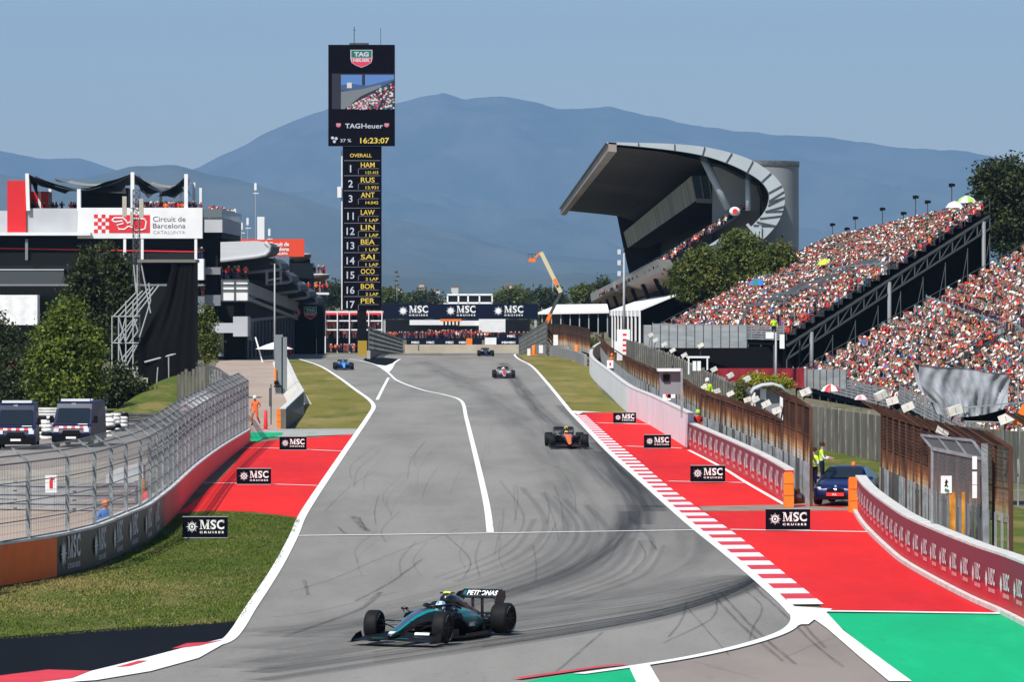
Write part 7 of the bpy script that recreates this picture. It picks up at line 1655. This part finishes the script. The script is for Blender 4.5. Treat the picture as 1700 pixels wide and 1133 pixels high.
# pale wall at the pit exit, grey column and camera pole
root = thing('barrier_wall', G(478,672), 'pale leaning barrier wall angled along the path left of the pit exit', 'wall')
WP = mat('wall_pale',(.60,.57,.50),.7,var=.15,scale=.6)
bs = [G(452,603),G(459,622),G(467,646),G(478,672)]; tp = [W(469,588,bs[0].y),W(478,608,bs[1].y),W(487,630,bs[2].y),W(498,651,bs[3].y)]
mb = MB(); mb.m(WP); mb.loft([[b_, t_, t_+Vector((.3,.1,0)), b_+Vector((1.7,.1,0))] for b_, t_ in zip(bs,tp)]); mb.build('leaning_panel', root)
e = G(470,713); te = W(466,680,e.y); v0 = Vector((tp[3].x,tp[3].y-.1,tp[3].z)); f0 = G(497,690)
mb = MB(); mb.m(CONCD); mb.add([v0,te,(te.x,te.y,0),(f0.x,f0.y,0),v0+Vector((.25,.3,0)),te+Vector((.3,.1,0)),(te.x+.3,te.y+.1,0),(f0.x+.3,f0.y+.3,0)],[(0,1,2,3),(5,4,7,6),(0,4,5,1),(1,5,6,2),(4,0,3,7)]); mb.build('end_panel', root)
mb = MB(); mb.m(CAPW); mb.beam(v0+Vector((.12,.1,.04)), te+Vector((.12,.1,.04)), .34,.06)
for p,q in zip(tp,tp[1:]): mb.beam(p+Vector((.14,0,.04)),q+Vector((.14,0,.04)),.34,.06)
mb.build('coping', root)
root = thing('camera_pole', G(470,700), 'thick grey steel column by the path, with small cameras and an orange band', 'column'); g = G(470,655); 
mb = MB(); mb.m(mat('column_blue_grey',(.22,.25,.26),.5,.3)); a, b = W(463,655,g.y), W(463,556,g.y); mb.beam(a,b,.62,.3); mb.beam(W(472,655,g.y),W(472,560,g.y),.42,.3); mb.build('column', root)
mb = MB(); mb.m(ORANGE); mb.beam(W(457,636,g.y-.3),W(457,612,g.y-.3),.14); mb.build('orange_band', root)
mb = MB(); mb.m(BLACK); mb.box(W(459,636,g.y-.4),(.35,.3,.3)); mb.box(W(462,642,g.y-.4),(.7,.2,.12)); mb.m(DSTEEL); mb.beam(W(450,706,G(0,706).y),W(450,638,G(0,706).y),.07); mb.box(W(449,660,G(0,706).y),(.16,.2,1.1)); mb.build('camera', root)
root = thing('parasol', G(447,600), 'white open parasol beside the grey column', 'parasol'); g = G(440,602); mb = MB(); mb.smooth = False; mb.m(WFAB)
a, b, c = W(424,580,g.y), W(487,580,g.y), W(452,568,g.y); m_ = (a+b)/2; rad = (b.x-a.x)/2
mb.lathe([(rad,0),(rad*.5,.45),(.02,.8)], (m_.x,m_.y,a.z), n=10, cap=False); mb.build('canopy', root)
mb = MB(); mb.m(WCLAD); mb.beam((m_.x,m_.y,a.z+.8),(m_.x,m_.y,zg(m_.y)),.08); mb.beam(W(424,560,g.y),W(436,602,g.y),.16); mb.build('pole', root)
for x0,x1,y0,y1,lb in ((401,424,575,590,'red plastic barrier block left of the parasol'),(469,484,573,590,'red plastic barrier block right of the grey column')):
    g = G(0,592); mb = MB(); a, b = W(x0,y1,g.y), W(x1,y0,g.y); w = b.x-a.x; cx = (a.x+b.x)/2; mb.m(REDP)
    mb.ext([(cx-w/2,g.y,a.z),(cx+w/2,g.y,a.z),(cx+w/2,g.y,a.z+.25),(cx+w*.4,g.y,b.z),(cx-w*.4,g.y,b.z),(cx-w/2,g.y,a.z+.25)],(0,.6,0)); mb.m(mat('red_dark',(.35,.01,.01),.6)); 
    for q in (-.3,-.1,.1,.3): mb.box((cx+w*q,g.y-.01,(a.z+b.z)/2),(.05,.02,b.z-a.z-.1))
    tag(mb.build('plastic_barrier', loc=(cx,g.y,a.z)), lb, 'barrier')
mb = MB(); g = G(331,746-30); mb.smooth = True; mb.m(REDP); g = G(441,714); mb.lathe([(.10,0),(.12,.2),(.09,1.1),(.04,1.15)], (g.x,g.y,0), n=10); mb.smooth = False; mb.box((g.x,g.y,.03),(.4,.4,.06)); tag(mb.build('red_bollard', loc=g), 'slim red bollard on the path beside the running marshal', 'bollard')
mb = MB(); mb.smooth = True; g = G(18,640); g = W(18,606,372); mb.m(REDP); mb.loft([[(g.x+x,g.y+y,g.z+z*1.0) for x,y,z in ((-.62*k,-.3,0),(-.3*k,-.5,.28*k),(.3*k,-.5,.25*k),(.62*k,-.3,0),(.3*k,-.4,-.3*k),(-.3*k,-.4,-.3*k))] if k > .99 else [(g.x+x*k,g.y+.4,g.z+z*k) for x,z in ((-.62,0),(-.3,.28),(.3,.25),(.62,0),(.3,-.3),(-.3,-.3))] for k in (1.0,.8)]); mb.smooth = False; mb.beam((g.x,g.y,g.z-.2),(g.x,g.y,0),.08); tag(mb.build('red_cover', loc=(g.x,g.y,0)), 'small red covered machine in the shade at the left edge', 'cover')
# white sheeted box behind the left fence
mb = MB(); g = G(205,815); a, b = W(176,812,g.y), W(238,770,g.y); mb.m(mat('sheet_grey_white',(.50,.52,.54),.7,var=.15,scale=2)); mb.ext([(a.x,g.y,a.z-.4),(b.x,g.y,a.z-.4),(b.x,g.y,b.z-.1),(b.x-.1,g.y,b.z),(a.x+.35,g.y,b.z-.25),(a.x,g.y,b.z-.5)],(0,1.2,0)); tag(mb.build('covered_box', loc=(a.x,g.y,0)), 'pale sheeted box beside the guard rail behind the left catch fence', 'box')
mb = MB(); g = G(236,842); mb.smooth = True; mb.m(mat('extinguisher_amber',(.45,.18,.03),.5)); mb.lathe([(.09,0),(.10,.1),(.10,.9),(.04,1.0)], (W(237,0,176).x,176,.6), n=12); mb.m(REDP); mb.lathe([(.12,0),(.13,.1),(.13,.6),(.03,.7)], (W(243,0,175).x,175,.5), n=12); tag(mb.build('extinguisher', loc=(W(237,0,176).x,176,.5)), 'amber and red extinguishers on the left catch fence, above the red wall', 'extinguisher')
# marshals' cabin with the arched roof, white stands and cards behind the middle fence
root = thing('arched_cabin', W(1283,700,290), 'small marshal cabin with a grey arched roof behind the rusty fence', 'cabin'); dA = 240.0
mb = MB(); mb.smooth = True; mb.m(LGREY); pts_ = [(1247,652),(1252,644),(1266,638),(1284,636),(1298,640),(1306,650)]
mb.loft([[W(x,y,dA),W(x,y+5,dA),W(x,y+5,dA)+Vector((0,2,0)),W(x,y,dA)+Vector((0,2,0))] for x,y in pts_]); mb.build('roof', root)
mb = MB(); mb.m(WCLAD); bx(mb,1248,652,1254,720,dA+.05,.4); bx(mb,1295,652,1301,720,dA+.05,.4); mb.build('frame', root); mb = MB(); bx(mb,1254,648,1296,720,dA+.6,1.2,MGREY); bx(mb,1262,646,1272,664,dA+.4,.1,WCLAD); mb.build('wall', root)
root = thing('white_frame_stand', W(1158,610,330), 'white frame with two hanging boards behind the rusty fence', 'frame'); dA = 325.0
mb = MB(); mb.m(WCLAD); bx(mb,1140,592,1178,595,dA,.8); bx(mb,1142,595,1144.5,622,dA,.1); bx(mb,1173,595,1175.5,615,dA,.1); mb.build('frame', root)
for x in (1150,1157.5): mb = MB(); bx(mb,x,600,x+6,616,dA-.1,.08,WFAB); mb.build('board', root)
for k, (px,py,d,w,h,lb) in enumerate(((1107,655,262,.42,.62,'white board with a red digit on the farthest rusty fence'),(1114,650,262,.42,.7,'white board beside the red-digit board on the farthest rusty fence'),(1013,605,400,.5,.62,'white number board at the far end of the farthest rusty fence'),(1035,573,430,1.1,2.6,'tall white and red banner board behind the farthest rusty fence'),(1026,576,433,.6,.9,'small cream board left of the tall white and red banner'))):
    def mk(mb,c,w,h,k=k):
        mb.m(REDP)
        if k in (0,2): mb.box(c+Vector((0,-.02,0)),(w*.28,.01,h*.4))
        if k == 3:
            for j in range(5): mb.box(c+Vector((.1,-.02,h*(-.35+.17*j))),(w*.3,.01,h*.07))
    plate(px,py,w,h,d,lb,marks=mk,name='number_board',cat='board')
root = thing('steel_cabin', W(1115,650,262), 'grey steel marshal post between the farthest and middle rusty fences', 'cabin'); dA = 258.0
mb = MB(); bx(mb,1092,613,1132,617,dA,2,WCLAD); mb.build('roof', root); mb = MB(); bx(mb,1096,617,1130,655,dA+.4,1.6,MGREY); mb.build('wall', root); mb = MB(); bx(mb,1101,622,1112,634,dA+.3,.1,BLACK); mb.build('window', root); mb = MB(); bx(mb,1130,612,1133.5,694,dA-.2,.12,STEEL); mb.build('post', root)
# cameras / floodlights along the concrete fence
for k,(px,py,d) in enumerate(((1080,557,400),(1088,565,392),(1103,572,380),(1117,582,368),(1136,590,352),(1185,614,335),(1212,624,322),(1240,630,310),(1164,574,342))):
    c = W(px,py,d); root = thing('security_floodlight', c, 'small white floodlight on the grey concrete fence, %s from the left' % ['first','second','third','fourth','fifth','seventh','eighth','ninth','sixth'][k], 'floodlight', 'small floodlights on the concrete fence', rz=rnd.uniform(-.4,.4))
    mb = MB(); mb.m(BOXM); mb.box((0,0,0),(.42,.3,.26), ry=-.5); mb.build('housing', root); mb = MB(); mb.m(DSTEEL); mb.tube([(0,0,-.1),(-.1,.1,-.8)],.03,6); mb.build('bracket', root)
# orange cloth at the right edge
mb = MB(); mb.m(ORANGE); c = W(1700,690,140); mb.loft([[(c.x-.32,c.y,c.z-.25),(c.x+.3,c.y,c.z-.25),(c.x+.3,c.y,c.z+.45),(c.x-.05,c.y,c.z+.3)],[(c.x-.3,c.y+.3,c.z-.25),(c.x+.3,c.y+.3,c.z-.25),(c.x+.3,c.y+.3,c.z+.4),(c.x,c.y+.3,c.z+.28)]]); tag(mb.build('orange_jacket', loc=c), 'orange cloth hanging over the brown fence at the right edge', 'cloth')
# ---------------------------------------------------------------- people of their own
def person(loc, rz, J, cols, label, helmet=None, group=None, vest=None, extra=None):
    """skin-modifier figure: J overrides joints (x right, y back, z up; facing -Y)"""
    j = dict(hip=(0,0,.95), sp=(0,.0,1.15), ch=(0,0,1.36), nk=(0,-.01,1.50), hd=(0,-.03,1.60), ht=(0,-.02,1.74), ls=(-.19,0,1.42), rs=(.19,0,1.42), le=(-.27,.02,1.16), re=(.27,.02,1.16), lh=(-.25,-.12,.93), rh=(.25,-.12,.93), lp=(-.10,0,.90), rp=(.10,0,.90), lk=(-.11,-.03,.50), rk=(.11,-.03,.50), la=(-.11,.03,.08), ra=(.11,.03,.08), lt=(-.12,-.14,.04), rt=(.12,-.14,.04)); j.update(J)
    for s in 'lr':                         # mitten of five short finger stubs
        h = Vector(j[s+'h']); e = Vector(j[s+'e']); d_ = (h-e).normalized(); sx = -1 if s == 'l' else 1
        for q, (ox, ln) in enumerate(((-.028,.06),(-.010,.075),(.010,.072),(.028,.055))): j[s+'f%d' % q] = tuple(h + d_*(.06+ln) + Vector((0,ox,0)))
        j[s+'f4'] = tuple(h + d_*.05 + Vector((-sx*.05,-.02,0)))
    names = list(j); E = [('hip','sp'),('sp','ch'),('ch','nk'),('nk','hd'),('hd','ht'),('ch','ls'),('ch','rs'),('ls','le'),('rs','re'),('le','lh'),('re','rh'),('hip','lp'),('hip','rp'),('lp','lk'),('rp','rk'),('lk','la'),('rk','ra'),('la','lt'),('ra','rt')] + [(s+'h', s+'f%d' % q) for s in 'lr' for q in range(5)]
    rad = dict(hip=(.15,.11),sp=(.145,.10),ch=(.17,.12),nk=(.06,.06),hd=(.075,.09),ht=(.07,.08),ls=(.075,.07),rs=(.075,.07),le=(.05,.05),re=(.05,.05),lh=(.036,.036),rh=(.036,.036),lp=(.10,.10),rp=(.10,.10),lk=(.065,.065),rk=(.065,.065),la=(.05,.05),ra=(.05,.05),lt=(.04,.035),rt=(.04,.035))
    me = bpy.data.meshes.new('person'); me.from_pydata([j[n] for n in names], [(names.index(a),names.index(b)) for a,b in E], []); o = bpy.data.objects.new('tmp', me); COL.objects.link(o)
    md = o.modifiers.new('s','SKIN'); 
    for k, n in enumerate(names):
        sv = me.skin_vertices[0].data[k]; sv.radius = rad.get(n, (.010,.010)); sv.use_root = (n == 'hip')
    ss = o.modifiers.new('u','SUBSURF'); ss.levels = 1; ss.render_levels = 1
    dg = bpy.context.evaluated_depsgraph_get(); m2 = bpy.data.meshes.new_from_object(o.evaluated_get(dg)); bpy.data.objects.remove(o); m2.name = 'person'
    top, bot, skin = cols; vst = vest or top
    for m in (top, bot, skin, BLACK, vst): m2.materials.append(m)
    hz_ = j['hip'][2]; nz = j['nk'][2]; J3 = {k: Vector(v) for k, v in j.items()}
    for p in m2.polygons:
        c = p.center; p.use_smooth = True
        dist = {k: (c-J3[k]).length for k in J3}; near_ = min(dist, key=dist.get)
        i = 0
        if near_ in ('hd','ht','nk') and c.z > nz-.01: i = 2
        elif near_[0] in 'lr' and near_[1:] in ('h','f0','f1','f2','f3','f4'): i = 2
        elif near_ in ('la','ra','lt','rt') and c.z < min(J3['la'].z,J3['ra'].z)+.08: i = 3
        elif near_ in ('lp','rp','lk','rk','la','ra','hip'): i = 1
        elif near_ in ('sp','ch','ls','rs'): i = 4
        p.material_index = i
    o = bpy.data.objects.new('person', m2); COL.objects.link(o); o.location = loc; o.rotation_euler = (0,0,rz); WL[o.name] = Vector((0,0,0)); tag(o, label, 'person', group)
    h = J3['ht']; hd = J3['hd']; c = hd.lerp(h,.5)
    mb = MB(); mb.smooth = True; mb.m(helmet or HAIR)
    rr = [(0.0,.128),(.06,.115),(.105,.085),(.128,.045),(.132,.004)] if not helmet else [(-.06,.125),(.0,.145),(.06,.135),(.115,.10),(.145,.05),(.15,.005)]
    mb.loft([[(c.x+r*math.cos(2*math.pi*k/14)*.86, c.y+.02+r*math.sin(2*math.pi*k/14), c.z+z+.01) for k in range(14)] for z, r in rr], cap=False); mb.build('helmet' if helmet else 'hair', o)
    mb = MB(); mb.m(mat('face_dark',(.06,.03,.02),.7))
    for s in (-.03,.03): mb.box((c.x+s,c.y-.098,c.z+.005),(.022,.02,.012))
    mb.box((c.x,c.y-.095,c.z-.055),(.045,.02,.010)); mb.m(skin); mb.box((c.x,c.y-.105,c.z-.022),(.022,.035,.035)); mb.build('face', o)
    if extra: extra(o, J3)
    return o
OSUIT = mat('marshal_orange', (.75,.13,.03), .8); NAVYC = mat('cloth_dark_navy', (.012,.015,.03), .85); WHC = mat('helmet_white', (.7,.7,.7), .4)
g = G(424,708); person((g.x,g.y,.02), R(-25), dict(ra=(.12,.30,.22),rk=(.12,.02,.52),rt=(.12,.38,.12),lk=(-.11,-.22,.55),la=(-.11,-.18,.08),lt=(-.11,-.34,.04),re=(.28,.12,1.2),rh=(.26,-.08,1.1),hd=(0,-.10,1.60),ht=(0,-.09,1.74)), (OSUIT,OSUIT,SKIN), 'marshal in orange overalls and white helmet running on the path', WHC)
g = G(1372,812); person((g.x,g.y+3,.0), R(75), dict(rh=(.15,-.38,1.15),lh=(-.15,-.40,1.1),re=(.24,-.12,1.18),le=(-.24,-.12,1.15)), (mat('sleeve_white',(.6,.62,.6),.8),NAVYC,SKIN), 'officer in a yellow vest standing beside the dark blue saloon car', vest=HIVIS)
g = G(1357,822); person((g.x,g.y+2,.0), R(-60), dict(rh=(.15,-.35,1.15)), (mat('sleeve_white',(.6,.62,.6),.8),NAVYC,SKIN), 'second officer half hidden by the rusty fence corner post', vest=HIVIS)
g = W(1285,555,405); person((g.x,g.y,g.z-.4), R(20), dict(lh=(-.3,-.3,1.2)), (HIVIS,NAVYC,SKIN), 'steward in a yellow jacket standing at the front rail of the highest stand')
def cam_(o, J):
    mb = MB(); mb.m(BLACK); mb.box((0,-.32,1.52),(.16,.22,.14)); mb.build('camera', o)
g = W(1008,628,440); person((g.x+.4,g.y,.9), R(40), dict(rh=(.08,-.28,1.48),lh=(-.08,-.28,1.45),re=(.24,-.14,1.25),le=(-.24,-.14,1.25)), (CM['orange'],CM['navy'],SKIN), 'marshal in orange and blue behind the far end of the white wall', CM['orange'])
g = W(1143,705,262); person((g.x+.5,g.y+.5,.15), R(30), {}, (CM['red'],NAVYC,SKIN), 'marshal in red standing behind the wall where white meets red', CM['lime'])
g = W(1178,640,270); person((g.x,g.y+3,1.6), R(10), dict(lh=(-.3,-.3,1.3)), (HIVIS,NAVYC,SKIN), 'steward in bright yellow above the middle rusty fence', WHC)
g = W(185,868,166); person((g.x-.2,g.y,-.55), R(30), dict(), (CM['blue'],NAVYC,SKIN), 'marshal with an orange helmet crouching behind the left wall', mat('helmet_orange',(.8,.2,.05),.4))
def umb(px, py, d, r, cols, label):
    c = W(px,py,d); mb = MB(); mb.smooth = False; n_ = 16
    rings = [[(c.x+rr*math.cos(2*math.pi*k/n_), c.y+rr*math.sin(2*math.pi*k/n_), c.z+z) for k in range(n_)] for rr, z in ((r,0),(r*.7,.22*r*2),(r*.3,.32*r*2),(.02,.36*r*2))]
    mb.m(cols[0]); mb.m(cols[1]); mb.loft(rings, False, lambda i,j: (j//2) % 2); root = thing('umbrella', c, label, 'umbrella'); mb.v = mb.v; mb.build('canopy', root)
    mb = MB(); mb.m(DSTEEL); mb.beam((c.x,c.y,c.z+.6*r),(c.x,c.y,c.z-.9),.03); mb.build('shaft', root)
umb(1379,650,322,.62,(WFAB,REDP),'red and white umbrella in front of the middle stand barrier'); umb(1430,664,300,.42,(WFAB,CM['pink']),'small pink and white umbrella above the concrete fence')
umb(1258,474,485,.9,(CM['blue'],CM['teal']),'turquoise umbrella at the left edge of the highest stand'); umb(1370,440,478,.8,(CM['lime'],CM['yellow']),'lime green umbrella in the middle of the highest stand'); umb(1605,337,450,.9,(CM['lime'],WFAB),'pale green umbrella on the top rows of the highest stand'); umb(1585,345,446,.8,(WFAB,WFAB),'white umbrella on the top rows of the highest stand')
